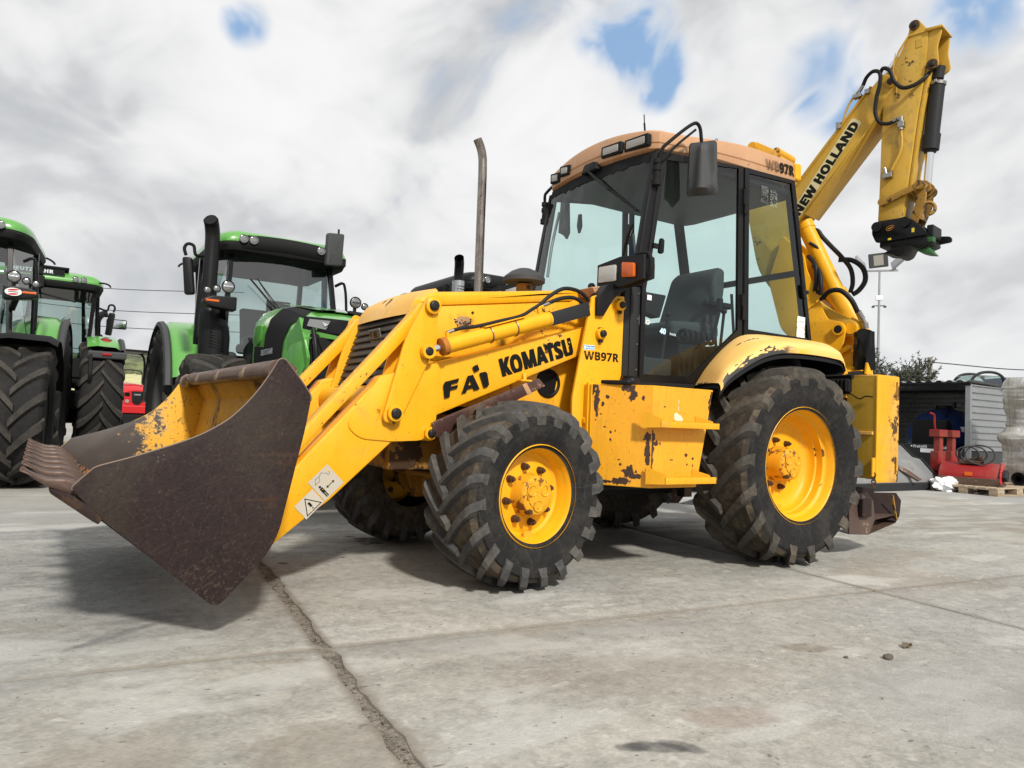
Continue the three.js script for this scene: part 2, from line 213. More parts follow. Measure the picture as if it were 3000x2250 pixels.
// rubber: dark sidewall; dusty tread lugs; dirt between the lugs
function rubber(base, dustC, dust, seed, lines = 0) {
  const sc = new Float32Array(262144), rr = rng(seed * 71); for (let k = 0; k < lines; k++) { let x = rr() * 512, y = rr() * 512, a = rr() * 6.283; const L = 20 + rr() * rr() * 190, w = 0.25 + rr() * 0.5; for (let t = 0; t < L; t++) { x += Math.cos(a); y += Math.sin(a); a += (rr() - 0.5) * 0.09; sc[((y | 0) & 511) * 512 + ((x | 0) & 511)] = w; } }
  const map = texRGB(512, 512, (i, j) => { const q = ((j * 2048 + i * 2) + seed * 5003) % 1048576, lo = N1[q], mi = N2[q], hi = N3[q]; let c = base.map((v) => v * (0.75 + 0.5 * mi)); c = mix3(c, dustC, Math.min(1, dust * (0.25 + 1.5 * sst(0.38, 0.7, lo * 0.6 + mi * 0.4)) * (0.5 + 1.0 * hi))); return mix3(c, [0.16, 0.155, 0.145], sc[j * 512 + i] * 0.6); });
  map.repeat.set(1.6, 1.6); return new THREE.MeshPhysicalMaterial({ map, specularIntensity: 0.35, roughness: 0.82, bumpMap: fineBump, bumpScale: 0.0012, side: THREE.DoubleSide });
}
M.tyre = rubber([0.013, 0.013, 0.014], [0.042, 0.038, 0.034], 0.35, 1, 90); M.lug = rubber([0.05, 0.05, 0.051], [0.105, 0.098, 0.086], 0.5, 2, 30); M.tyreDirt = rubber([0.03, 0.026, 0.022], [0.11, 0.086, 0.06], 0.6, 3); M.lugBrown = rubber([0.046, 0.044, 0.041], [0.11, 0.092, 0.07], 0.5, 4, 30);
M.newTyre = rubber([0.017, 0.017, 0.018], [0.03, 0.028, 0.026], 0.3, 5); M.newLug = rubber([0.036, 0.034, 0.032], [0.065, 0.058, 0.05], 0.45, 6); M.tyreSide = rubber([0.017, 0.017, 0.019], [0.045, 0.043, 0.041], 0.25, 7);
// printed films: text drawn on a canvas, clear where nothing is printed
function film(w, h, draw, px = 512) {
  const W = px, H = Math.max(8, Math.round(px * h / w)), c = document.createElement('canvas'); c.width = W; c.height = H; const x = c.getContext('2d'); x.clearRect(0, 0, W, H); draw(x, W, H);
  const t = new THREE.CanvasTexture(c); t.colorSpace = THREE.SRGBColorSpace; t.magFilter = t.minFilter = THREE.LinearFilter;
  const m = new THREE.MeshPhysicalMaterial({ map: t, transparent: true, roughness: 0.55, specularIntensity: 0.3, side: THREE.DoubleSide }); const g = new THREE.PlaneGeometry(w, h); g.userData.keepUV = true; return [g, m];
}
function fit(x, str, W, H, font, color, sx = 1) { x.font = font; x.fillStyle = color; x.textAlign = 'center'; x.textBaseline = 'middle'; const m = x.measureText(str).width; x.save(); x.translate(W / 2, H / 2); x.scale(W * 0.97 / m * sx, 1); x.fillText(str, 0, H * 0.03); x.restore(); }
function wear(x, W, H, n, seed, min = 1, max = 5) { const r = rng(seed); x.globalCompositeOperation = 'destination-out'; for (let i = 0; i < n; i++) { x.beginPath(); x.arc(r() * W, r() * H, min + r() * r() * max, 0, 7); x.fill(); } x.globalCompositeOperation = 'source-over'; }

// ------------------------------------------------------------------ yard: concrete slabs with dirt joints
const YA = 0.10;                                        // the slabs lie a little askew to the machine
const yard = struct(group('concrete_yard')); yard.rotation.y = -YA;
const toYard = (x, z) => [x * Math.cos(YA) + z * Math.sin(YA), -x * Math.sin(YA) + z * Math.cos(YA)];
const JX = -1.15, JZ = 1.54, SX = 3.28, SZ = 3.3;
const stains = [];                                      // [x, z, rx, rz, turn, colour, strength] in yard axes
{
  const add = (x, z, rx, rz, a, c, s) => { const [u, v] = toYard(x, z); stains.push([u, v, rx, rz, a, c, s]); };
  const blk = [0.05, 0.05, 0.052], oil = [0.02, 0.017, 0.014], dirt = [0.15, 0.115, 0.08];
  add(-0.73, 2.70, 0.10, 0.035, 0.5, blk, 0.8); add(-0.66, 2.73, 0.07, 0.03, 0.9, blk, 0.7); add(-0.79, 2.67, 0.06, 0.025, 0.2, blk, 0.75);
  add(-2.0, 0.92, 0.22, 0.03, -0.75, [0.13, 0.13, 0.135], 0.6); add(-1.9, 0.72, 0.2, 0.04, -0.1, [0.15, 0.15, 0.155], 0.5);
  for (const [x, z, r] of [[-0.276, -1.053, 0.035], [-0.235, -0.937, 0.055], [-0.277, -0.83, 0.045], [-0.198, -0.72, 0.05], [-0.285, -0.706, 0.035], [-0.5, -0.55, 0.02], [-0.6, -0.3, 0.018], [-1.0, -0.25, 0.03]]) add(x, z, r, r * 0.8, 0.4, oil, 0.95);
  add(0.55, 2.28, 0.09, 0.06, 0.4, dirt, 0.6); add(-0.35, 2.2, 0.5, 0.22, 0.3, [0.2, 0.16, 0.12], 0.35); add(-0.35, 2.65, 0.16, 0.08, 0.3, [0.2, 0.125, 0.095], 0.4); add(-1.55, 2.3, 0.25, 0.2, 0.2, [0.19, 0.155, 0.115], 0.5); add(0.1, 1.75, 0.5, 0.09, 0.1, [0.25, 0.25, 0.25], 0.4); add(-0.9, 1.55, 0.3, 0.1, 0.1, [0.23, 0.23, 0.225], 0.4); add(-1.5, 1.5, 0.09, 0.03, 0.2, dirt, 0.4);
  add(0.9, 3.1, 0.9, 0.5, 0.3, [0.27, 0.27, 0.275], 0.5); add(-2.6, 1.3, 0.5, 0.15, 0.1, [0.24, 0.24, 0.235], 0.4);
}
function concrete(x, z, fine) {                           // true surface colour at yard point x, z (metres)
  const wob = fbm(x * 0.7 + 31, z * 0.7 + 5, 3) - 0.5, big = fbm(x * 0.55 + 3 + wob, z * 0.8 + 8, 4), mid = fbm(x * 2.1 + 40 + wob * 2, z * 3.4 + 11, 4), tro = fbm((x * 0.9 - z * 0.25) * 1.5 + 7, (z + x * 0.12) * 13 + wob * 6, 4), sp = fbm(x * 23, z * 23, 3);
  let v = 0.315 * (1 + 0.24 * (big - 0.5) + 0.30 * (mid - 0.5) + 0.18 * (tro - 0.5) + (fine ? 0.42 : 0.15) * (sp - 0.5) + (fine ? 0.34 * (fbm(x * 75, z * 75, 2) - 0.5) : 0));
  let c = mix3([v * 1.02, v * 0.985, v * 0.885], [v * 0.985, v * 0.98, v * 0.935], sst(0.35, 0.65, fbm(x * 0.4 + 90, z * 0.5, 3)));
  c = mix3(c, [0.235, 0.20, 0.155], 0.42 * sst(0.58, 0.74, fbm(x * 0.9 + 12, z * 1.3 + 77, 5)));
  c = mix3(c, [0.47, 0.465, 0.44], 0.5 * sst(0.60, 0.72, fbm(x * 1.7 + 52, z * 4 + 17, 5)));
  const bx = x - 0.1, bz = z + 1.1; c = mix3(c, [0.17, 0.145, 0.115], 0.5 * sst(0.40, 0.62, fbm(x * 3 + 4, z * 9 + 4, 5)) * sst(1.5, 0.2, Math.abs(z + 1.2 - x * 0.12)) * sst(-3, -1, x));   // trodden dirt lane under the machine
  if (fine) {
    const dot = vn(x * 46 + 3, z * 46), d2 = fbm(x * 90, z * 90, 2); c = mix3(c, [0.06, 0.052, 0.045], 0.8 * sst(0.94, 0.975, dot) * sst(0.3, 0.7, d2));
    c = mix3(c, [0.52, 0.51, 0.48], 0.5 * sst(0.76, 0.82, fbm(x * 11 + 80, z * 19, 4))); const tm = fbm(x * 0.8 + 5, z * 0.8 + 70, 3); c = mix3(c, [0.155, 0.15, 0.145], 0.22 * sst(0.52, 0.7, tm) * sst(0.45, 0.7, fbm(x * 5.5, z * 24, 4)));   // faint tyre and trowel rubs
    for (const [z0, per, ph] of [[1.02, 0.17, 0], [0.62, 0.19, 0.05], [1.95, 0.17, 0.1]]) { const dz = z - z0 - 0.03 * Math.sin(x); if (Math.abs(dz) < 0.17 && fbm(x * 1.2 + z0 * 9, 4, 2) > 0.42) { const t = ((x + ph + Math.abs(dz) * 0.7) / per) % 1, u = Math.abs(t < 0 ? t + 1 : t) ; c = mix3(c, [0.42, 0.405, 0.36], 0.28 * sst(0.42, 0.5, u) * sst(1.0, 0.9, u) * sst(0.17, 0.13, Math.abs(dz)) * sst(0.015, 0.03, Math.abs(dz)) * sst(0.35, 0.6, fbm(x * 9, z * 9, 3))); } }   // dusty tread prints
    const s1 = Math.abs(fbm(x * 2.2 + z * 0.4 + 33, z * 9 + 12, 3) - 0.5); c = mix3(c, [0.48, 0.47, 0.44], 0.45 * sst(0.006, 0.002, s1) * sst(0.5, 0.65, fbm(x * 2 + 9, z * 2, 3)));
    const cr = Math.abs(fbm(x * 1.1 + 15, z * 1.6 + 60, 5) - 0.5); c = mix3(c, [0.14, 0.12, 0.09], 0.22 * sst(0.005, 0.001, cr));
    const ex = Math.min(Math.abs(x - JX), Math.abs(x - JX - SX)), jag = 0.06 * (fbm(z * 9, x * 3, 4)); c = mix3(c, [0.15, 0.125, 0.098], 0.7 * sst(0.04 + jag * 0.8, 0.015, ex) * (Math.abs(x - JX) < 0.3 ? 1 : 0.5)); c = mix3(c, [0.17, 0.145, 0.112], 0.6 * sst(0.02 + jag * 0.4, 0.005, Math.abs(z - JZ)));
  }
  for (const [sx, sz, rx, rz, a, col, s] of stains) { const dx = x - sx, dz = z - sz; if (Math.abs(dx) > 1.3 || Math.abs(dz) > 1.3) continue; const u = (dx * Math.cos(a) + dz * Math.sin(a)) / rx, w = (-dx * Math.sin(a) + dz * Math.cos(a)) / rz; const q = Math.sqrt(u * u + w * w); if (q < 2) c = mix3(c, col, s * sst(1.25, 0.75, q + (fbm(x * 30, z * 30, 3) - 0.5) * 0.5) * mix(0.65, 1, fbm(x * 60 + 9, z * 24, 3))); }
  return c;
}
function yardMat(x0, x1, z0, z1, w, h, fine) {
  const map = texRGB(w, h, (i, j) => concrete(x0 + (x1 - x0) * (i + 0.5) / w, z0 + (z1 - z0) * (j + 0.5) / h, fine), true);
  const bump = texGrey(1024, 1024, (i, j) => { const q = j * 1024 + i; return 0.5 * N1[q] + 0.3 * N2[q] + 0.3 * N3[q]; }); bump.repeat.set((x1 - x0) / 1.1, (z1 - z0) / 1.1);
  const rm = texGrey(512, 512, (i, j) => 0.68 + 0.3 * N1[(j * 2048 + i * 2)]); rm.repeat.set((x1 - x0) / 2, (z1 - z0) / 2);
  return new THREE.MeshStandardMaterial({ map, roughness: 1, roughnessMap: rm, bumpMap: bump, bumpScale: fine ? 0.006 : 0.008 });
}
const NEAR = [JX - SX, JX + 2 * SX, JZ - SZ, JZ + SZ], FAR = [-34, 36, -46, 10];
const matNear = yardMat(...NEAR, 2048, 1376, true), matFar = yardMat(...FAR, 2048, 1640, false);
{
  const r = rng(41);
  const slabUV = (g, R) => { const p = g.attributes.position, uv = new Float32Array(p.count * 2); for (let i = 0; i < p.count; i++) { uv[i * 2] = (p.getX(i) - R[0]) / (R[1] - R[0]); uv[i * 2 + 1] = (p.getZ(i) - R[2]) / (R[3] - R[2]); } g.setAttribute('uv', new THREE.BufferAttribute(uv, 2)); g.userData.keepUV = true; return g; };
  const edge = (x, z, wide) => (fbm(x * 9, z * 9, 5) - 0.5) * (wide ? 0.06 : 0.012);
  for (let a = -3; a <= 4; a++) for (let b = -4; b <= 1; b++) {
    const x0 = JX + (a - 1) * SX, x1 = x0 + SX, z0 = JZ + (b - 1) * SZ, z1 = z0 + SZ, gl = a === 1 ? 0.026 : 0.007, gr = a === 0 ? 0.026 : 0.007, gz = 0.006, pts = [], near = x0 > NEAR[0] - 0.1 && x1 < NEAR[1] + 0.1 && z0 > NEAR[2] - 0.1 && z1 < NEAR[3] + 0.1, n = near ? 60 : 8;
    for (let k = 0; k < n; k++) { const t = k / n; pts.push([mix(x0, x1, t), z0 + gz + edge(mix(x0, x1, t), z0, 0) * 0.5]); }
    for (let k = 0; k < n; k++) { const t = k / n; pts.push([x1 - gr + edge(x1, mix(z0, z1, t) + 5, gr > 0.02), mix(z0, z1, t)]); }
    for (let k = 0; k < n; k++) { const t = k / n; pts.push([mix(x1, x0, t), z1 - gz + edge(mix(x1, x0, t), z1, 0) * 0.5]); }
    for (let k = 0; k < n; k++) { const t = k / n; pts.push([x0 + gl + edge(x0, mix(z1, z0, t), gl > 0.02), mix(z1, z0, t)]); }
    const g = prismY(pts, -0.12, 0 + (r() - 0.5) * 0.002, 0.004);
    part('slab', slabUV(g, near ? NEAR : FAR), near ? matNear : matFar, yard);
  }
  const dirtTex = texRGB(512, 512, (i, j) => { const q = j * 2048 + i * 2; return mix3([0.11, 0.092, 0.072], [0.27, 0.245, 0.205], sst(0.3, 0.72, N2[q] * 0.6 + N3[q] * 0.4)); });
  const dirt = new THREE.MeshStandardMaterial({ map: dirtTex, roughness: 0.95, bumpMap: fineBump, bumpScale: 0.02 });
  // joint fill: a lumpy strip in the wide joint, thin strips in the others
  const strip = (fx, L, y0, amp, w) => { const rows = []; for (let k = 0; k <= L; k++) { const row = []; for (let s = 0; s <= 6; s++) { const [x, z] = fx(k / L, (s / 6 - 0.5) * w); row.push([x, y0 + amp * (fbm(x * 26, z * 26, 3) - 0.5), z]); } rows.push(row); } return loft(rows, false, 3); };
  part('joint_fill', strip((t, s) => [JX + s, mix(JZ + SZ, JZ - 4 * SZ, t)], 400, -0.010, 0.022, 0.12), dirt, yard);
  for (const k of [-2, -1, 1, 2, 3, 4]) part('joint_fill', strip((t, s) => [JX + k * SX + s, mix(JZ + SZ, JZ - 5 * SZ, t)], 60, -0.010, 0.006, 0.05), dirt, yard);
  for (const k of [0, -1, -2, -3, -4, 1]) part('joint_fill', strip((t, s) => [mix(JX - 4 * SX, JX + 4 * SX, t), JZ + k * SZ - s], 120, -0.009, 0.006, 0.05), dirt, yard);
  const base = new THREE.PlaneGeometry(1600, 1600); base.rotateX(-Math.PI / 2); base.translate(0, -0.03, 0);
  const far = part('ground', base, new THREE.MeshStandardMaterial({ color: new THREE.Color().setRGB(0.30, 0.29, 0.265), roughness: 0.95 })); struct(far);
  const apron = new THREE.PlaneGeometry(FAR[1] - FAR[0], FAR[3] - FAR[2]); apron.rotateX(-Math.PI / 2); apron.translate((FAR[0] + FAR[1]) / 2, -0.022, (FAR[2] + FAR[3]) / 2);
  part('paving', slabUV(apron, FAR), matFar, yard);
  // crumbs and grit
  const grit = new THREE.InstancedMesh(new THREE.IcosahedronGeometry(1, 0), new THREE.MeshStandardMaterial({ color: new THREE.Color().setRGB(0.14, 0.12, 0.1), roughness: 0.95 }), 1500), m4 = new THREE.Matrix4(), q = new THREE.Quaternion();
  const gp = grit.geometry.attributes.position; for (let i = 0; i < gp.count; i++) gp.setXYZ(i, gp.getX(i) * (0.8 + 0.4 * lat(i % 5, 3)), gp.getY(i) * 0.6, gp.getZ(i));
  for (let i = 0; i < 1500; i++) { let x, z, s; if (i < 850) { x = JX + (r() + r() + r() - 1.5) * 0.05; z = JZ + SZ - r() * r() * 9; s = 0.0015 + r() * r() * 0.007; } else { x = -5 + r() * 12; z = -5 + r() * 9; s = 0.0015 + r() * r() * r() * 0.009; } q.setFromEuler(new THREE.Euler(0, r() * 6, r() * 0.6)); grit.setMatrixAt(i, m4.compose(V(x, i < 850 ? -0.004 : 0.001, z), q, V(s * (0.8 + r() * 0.6), s, s))); const k = 0.7 + r() * 1.3; grit.setColorAt(i, new THREE.Color().setRGB(k, k * 0.97, k * 0.92)); }
  grit.name = 'grit'; struct(grit, 'stuff'); tag(grit, 'loose grit and crumbs scattered over the concrete and its joints', 'grit'); grit.rotation.y = -YA; grit.castShadow = grit.receiveShadow = true; scene.add(grit);
  const clod = (x, z, s, label) => { const g = new THREE.IcosahedronGeometry(s, 2), p = g.attributes.position; for (let i = 0; i < p.count; i++) { const k = 0.7 + 0.6 * fbm(p.getX(i) * 60 + x * 9, p.getY(i) * 60 + p.getZ(i) * 40, 3); p.setXYZ(i, p.getX(i) * k * 1.2, p.getY(i) * k * 0.7, p.getZ(i) * k); } g.computeVertexNormals(); const o = part('dirt_clod', g, new THREE.MeshStandardMaterial({ color: new THREE.Color().setRGB(0.1, 0.085, 0.065), roughness: 1 })); o.position.set(x, s * 0.35, z); tag(o, label, 'dirt clod'); };
  clod(0.75, 2.538, 0.02, 'largest dark dirt clod on the clear concrete in front of the rear wheel'); clod(0.592, 2.45, 0.009, 'tiny dirt crumb just left of the large clod on the concrete');
  const leaf = (x, z, s, a, label) => { const rows = []; for (let k = 0; k <= 8; k++) { const t = k / 8, w = s * 0.24 * Math.sin(Math.PI * Math.min(1, t * 1.05)); rows.push([[(t - 0.5) * s, 0.004 + 0.012 * Math.sin(t * 3), -w], [(t - 0.5) * s, 0.002, 0], [(t - 0.5) * s, 0.006 + 0.008 * t, w]]); } const o = part('dry_leaf', loft(rows), new THREE.MeshStandardMaterial({ color: new THREE.Color().setRGB(0.11, 0.085, 0.055), roughness: 0.9, side: THREE.DoubleSide })); o.position.set(x, 0.001, z); o.rotation.y = a; tag(o, label, 'leaf'); };
  leaf(0.998, 2.483, 0.085, 0.2, 'curled brown dry leaf lying behind the dark dirt clod'); 
}

// ------------------------------------------------------------------ wheels
// axis along z, outer side +z. dir: which way round the chevrons point
function lugGeo(R, hw, h, phi0, side, sweep, width, dir, drop, curve = 0.85) {
  const p = [], rows = [], n = 9;
  for (let i = 0; i <= n; i++) {
    const t = i / n, over = Math.max(0, (t - 0.80) / 0.20), s = side * hw * (Math.min(t, 0.80) / 0.80 * 0.93 + over * 0.06) + side * -0.012 * (1 - t) * 1.5, crown = R - 0.016 * (t / 0.8) ** 2 - over * over * drop, ph = phi0 + dir * sweep * Math.pow(1 - t, 1 / curve), wHalf = (width * (0.8 + 0.35 * t) * 0.5) / R, bot = crown - h - (over > 0 ? 0 : 0);
    const pt = (a, r) => [-r * Math.sin(a), r * Math.cos(a), s]; const sk = over * 0.015 * side;
    rows.push([pt(ph - wHalf * 1.35, bot), pt(ph - wHalf * 0.85, crown), pt(ph + wHalf * 0.85, crown), pt(ph + wHalf * 1.35, bot)].map((q, k) => (k === 1 || k === 2) ? [q[0], q[1], q[2] + sk] : q));
  }
  const g = side * dir > 0 ? rows : rows.map((r) => r.slice().reverse());
  return [loft(g, false, 0.5), cap(rows[0], side * dir > 0), cap(rows[n], side * dir < 0)];
}
function wheel(parent, name, { R, hw, rim, lugs, lugH, lugW, sweep, dir = 1, tyreMat, sideMat, lugMat, drop = 0.06, curve, phase = 0, jitter = 0 }) {
  const w = group(name, parent), Rb = R - lugH, sh = Rb - 0.03;
  const prof = [[rim - 0.012, -hw * 0.80], [rim + 0.02, -hw * 0.86], [mix(rim, Rb, 0.45), -hw * 1.0], [mix(rim, Rb, 0.75), -hw * 0.99], [sh - 0.012, -hw * 0.93], [Rb - 0.012, -hw * 0.82], [Rb, -hw * 0.4], [Rb + 0.004, 0], [Rb, hw * 0.4], [Rb - 0.012, hw * 0.82], [sh - 0.012, hw * 0.93]];
  const side = [[sh - 0.012, hw * 0.93], [mix(rim, Rb, 0.78), hw * 0.985], [mix(rim, Rb, 0.74), hw * 0.992], [mix(rim, Rb, 0.72), hw * 0.986], [mix(rim, Rb, 0.45), hw * 1.0], [mix(rim, Rb, 0.22), hw * 0.95], [rim + 0.03, hw * 0.885], [rim + 0.022, hw * 0.87], [rim + 0.012, hw * 0.865], [rim - 0.006, hw * 0.83]];
  const ty = part('tyre', ringGeo(prof, 72), tyreMat, w);
  part('sidewall', ringGeo(side, 72), sideMat || tyreMat, w);
  const gs = [], rr = rng(lugs * 7 + 3); for (let i = 0; i < lugs; i++) for (const s of [-1, 1]) gs.push(...lugGeo(R, hw, lugH + 0.012, (i + (s > 0 ? 0 : 0.5)) * 2 * Math.PI / lugs + phase + (rr() - 0.5) * 0.012, s, sweep, lugW, dir, drop, curve));
  part('tread', gs, lugMat, w);
  return w;
}

// ------------------------------------------------------------------ the backhoe loader (x runs to its rear, z to its left side)
const L = group('backhoe_loader');
tag(L, 'large yellow backhoe loader with rusty brown front bucket and raised excavator arm', 'backhoe loader');
const both = (f) => { const g = f(); return [g, mirrorZ(g)]; };
const decal = (parent, name, w, h, draw, x, y, z, rx = 0, ry = 0, rz = 0, px) => { const [g, m] = film(w, h, draw, px); at(g, x, y, z, rx, ry, rz); return (() => { g.userData.keepUV = true; return part(name, g, m, parent); })(); };
function pinBoss(parent, x, y, z, r, rp, d = 0.03, collar = M.yellow, grp) {
  const p = group('pivot_pin', parent);
  part('collar', ringGeo([[rp, 0], [r * 0.97, 0], [r, 0.004], [r, d * 0.55], [r * 0.94, d * 0.6], [rp, d * 0.6]], 28), collar, p);
  part('pin', [ringGeo([[0.0005, d], [rp * 0.55, d], [rp * 0.9, d - 0.004], [rp, d - 0.008], [rp, -0.01]], 28)], M.pin, p);
  p.position.set(x, y, z); return p;
}
{ // wheels
  const frontRim = [[0.279, 0.195], [0.284, 0.190], [0.282, 0.180], [0.268, 0.178], [0.258, 0.168], [0.252, 0.14], [0.243, 0.12], [0.236, 0.105], [0.232, 0.085], [0.215, 0.075], [0.19, 0.082], [0.115, 0.086], [0.10, 0.09]];
  const make = (name, R, hw, rimR, rimProf, hubProf, disc_, nutR, nNut, lugs, lugH, lugW, sweep, dir, tm, sm, lm, phase) => {
    const w = wheel(L, name, { R, hw, rim: rimR - 0.012, lugs, lugH, lugW, sweep, dir, tyreMat: tm, sideMat: sm, lugMat: lm, phase });
    part('rim', ringGeo(rimProf, 72), M.yellow, w);
    part('hub', ringGeo(hubProf, 40), M.hub, w);
    const bosses = []; for (let i = 0; i < 3; i++) { const a = i * 2.094 + 0.5, r = hubProf[0][0] > 1 ? 0 : 0.055; bosses.push(at(ringGeo([[0.02, 0], [0.027, 0.002], [0.03, 0.006], [0.033, 0.002], [0.034, 0]], 20), Math.cos(a) * r, Math.sin(a) * r, hubProf[0][1] - 0.001)); }
    bosses.forEach((g) => part('hub_boss', g, M.hub, w));
    part('filler_plug', [cyl([-0.06, -0.085, hubProf[0][1] - 0.03], [-0.06, -0.085, hubProf[0][1] + 0.012], 0.017, 0.014, 6)], M.nut, w);
    for (let i = 0; i < nNut; i++) { const a = i / nNut * 6.283 + 0.2, x = Math.cos(a) * nutR, y = Math.sin(a) * nutR; part('wheel_nut', [cyl([x, y, disc_ - 0.004], [x, y, disc_ + 0.012], 0.022, 0.020, 16), cyl([x, y, disc_ + 0.012], [x, y, disc_ + 0.034], 0.019, 0.018, 6), cyl([x, y, disc_ + 0.03], [x, y, disc_ + 0.048], 0.011, 0.010, 10)], M.nut, w); }
    part('valve_bracket', [box(-0.03, 0.03, -rimR * 0.9, -rimR * 0.72, disc_ + 0.012, disc_ + 0.03, 0.004)], M.yellowWorn, w);
    return w;
  };
  const fHub = [[0.0005, 0.185], [0.07, 0.185], [0.072, 0.18], [0.098, 0.18], [0.106, 0.174], [0.110, 0.165], [0.112, 0.12], [0.118, 0.10], [0.122, 0.08]];
  for (const s of [1, -1]) {
    const w = make('front_wheel', 0.523, 0.215, 0.279, frontRim, fHub, 0.084, 0.158, 8, 20, 0.038, 0.054, 0.42, s, M.tyreDirt, M.tyre, M.lug, 0.06);
    w.position.set(0, 0.523, 0.795 * s); w.rotation.y = s > 0 ? 0.1287 : Math.PI + 0.1287;
  }
  const rearRim = [[0.404, 0.215], [0.410, 0.210], [0.408, 0.196], [0.393, 0.194], [0.382, 0.182], [0.376, 0.14], [0.366, 0.125], [0.350, 0.118], [0.346, 0.07], [0.336, 0.062], [0.332, 0.03], [0.318, 0.004], [0.300, -0.004], [0.29, -0.01], [0.25, -0.016], [0.1, -0.012]];
  const rHub = [[0.0005, 0.125], [0.07, 0.125], [0.072, 0.119], [0.095, 0.118], [0.108, 0.110], [0.114, 0.098], [0.118, 0.05], [0.124, 0.02], [0.130, -0.02]];
  for (const s of [1, -1]) {
    const w = make('rear_wheel', 0.699, 0.245, 0.404, rearRim, rHub, -0.014, 0.17, 8, 18, 0.048, 0.070, 0.38, s, M.tyreDirt, M.tyre, M.lugBrown, 0.1);
    w.position.set(2.175, 0.699, 0.885 * s); if (s < 0) w.rotation.y = Math.PI;
  }
}
{ // front bucket
  const B = group('front_bucket', L);
  const plate = rounded([[-2.194, 0.623, 0.01], [-2.124, 0.697, 0.02], [-2.105, 0.705, 0.02], [-1.978, 0.743, 0.1], [-1.829, 0.797, 0.1], [-1.754, 0.83, 0.08], [-1.661, 0.889, 0.08], [-1.598, 0.955, 0.06], [-1.548, 1.02, 0.06], [-1.504, 1.093, 0.04], [-1.478, 1.146, 0.02], [-1.462, 1.153, 0.014], [-1.446, 1.148, 0.014], [-1.378, 1.066, 0.01], [-1.329, 1.0, 0.02], [-1.349, 0.858, 0.05], [-1.383, 0.692, 0.05], [-1.433, 0.442, 0.05], [-1.454, 0.387, 0.04], [-1.489, 0.33, 0.03], [-1.559, 0.252, 0.02], [-1.651, 0.155, 0.02], [-1.672, 0.15, 0.015], [-1.696, 0.161, 0.015], [-2.064, 0.483, 0.02], [-2.111, 0.526, 0.02]], 0.02, 3);
  { const n = 1024, r = rng(5), sc = new Float32Array(n * n); for (let k = 0; k < 520; k++) { let x = r() * n, y = r() * n, a = 0.75 + (r() - 0.5) * 1.6; const Ls = 10 + r() * r() * 170, w = 0.15 + 0.5 * r(); for (let t = 0; t < Ls; t++) { x += Math.cos(a); y += Math.sin(a); sc[((y | 0) & 1023) * n + ((x | 0) & 1023)] = w; } }
    const skin = texRGB(n, n, (i, j) => { const x = -2.35 + 1.1 * i / n, y = 0.1 + 1.1 * j / n, q = j * n + i, hi = N3[q], mi = N2[q], lo = N1[q], st = NS[i * 1024 + j]; let c = [0.027, 0.0170, 0.0160].map((v) => v * (0.62 + 0.62 * hi) * (0.75 + 0.5 * lo)); c = mix3(c, [0.060, 0.031, 0.016], 0.65 * sst(0.42, 0.7, mi * 0.5 + st * 0.5) * Math.exp(-(((x + 1.46) / 0.13) ** 2 + ((y - 0.66) / 0.2) ** 2))); c = mix3(c, [0.03, 0.026, 0.018], 0.5 * sst(0.5, 0.7, lo)); c = mix3(c, [0.085, 0.060, 0.048], 0.32 * sst(0.66, 0.74, hi * 0.8 + mi * 0.2)); c = mix3(c, [0.012, 0.009, 0.009], 0.3 * sst(0.36, 0.30, hi)); const edge = Math.min(Math.abs(y - (0.705 + 0.3 * (x + 2.1))), 9); c = mix3(c, [0.35, 0.31, 0.28], 0.7 * sst(0.72, 0.78, mi * 0.6 + hi * 0.4) * sst(0.05, 0.0, Math.abs(edge))); const bt = (x + 1.68) * 1.0 + (y - 0.15); c = mix3(c, [0.10, 0.075, 0.05], 0.4 * sst(0.6, 0.7, hi) * sst(0.28, 0.02, Math.hypot(x + 1.66, y - 0.17))); return mix3(c, [0.10, 0.08, 0.07], sc[q] * 0.75); }, true); skin.repeat.set(1 / 1.1, 1 / 1.1); skin.offset.set(2.35 / 1.1, -0.1 / 1.1);
    part('side_plate', prism(plate, 1.168, 1.19, 0.003), new THREE.MeshPhysicalMaterial({ map: skin, roughness: 0.62, specularIntensity: 0.35, bumpMap: fineBump, bumpScale: 0.001, side: THREE.DoubleSide }), B);
    const rim = plate.map(([x, y]) => [x, y, 1.188]), top = rim.filter(([x, y]) => y > 0.60 && y < 1.17); part('worn_edge', [tube(top.slice(0, 60), 0.0035, 160, 5)], M.steelWorn, B); }
  // the far plate: its inner face is worn bare towards the lip and still yellow towards the back
  const n = 768, wornTex = texRGB(n, n, (i, j) => { const x = -2.35 + 1.1 * i / n, y = 0.1 + 1.1 * j / n, q = ((j * 1024 + i) * 1) % 1048576, f = x + (N1[q] - 0.5) * 0.16 + (N2[q] - 0.5) * 0.34 + (N3[q] - 0.5) * 0.30 - 0.10 * (y - 0.9); const bare = mix3([0.036, 0.025, 0.023], [0.055, 0.042, 0.036], N2[q]); let c = mix3(bare, [0.5, 0.30, 0.09], sst(-1.74, -1.66, f)); return mix3(c, mix3([0.72, 0.36, 0.012], [0.10, 0.05, 0.02], 0.8 * sst(0.60, 0.70, N3[q] * 0.6 + N2[q] * 0.4)), sst(-1.69, -1.62, f)); }, true);
  wornTex.repeat.set(1 / 1.1, 1 / 1.1); wornTex.offset.set(2.35 / 1.1, -0.1 / 1.1);
  part('side_plate', prism(plate, -1.19, -1.168, 0.003), new THREE.MeshStandardMaterial({ map: wornTex, roughness: 0.6, side: THREE.DoubleSide }), B);
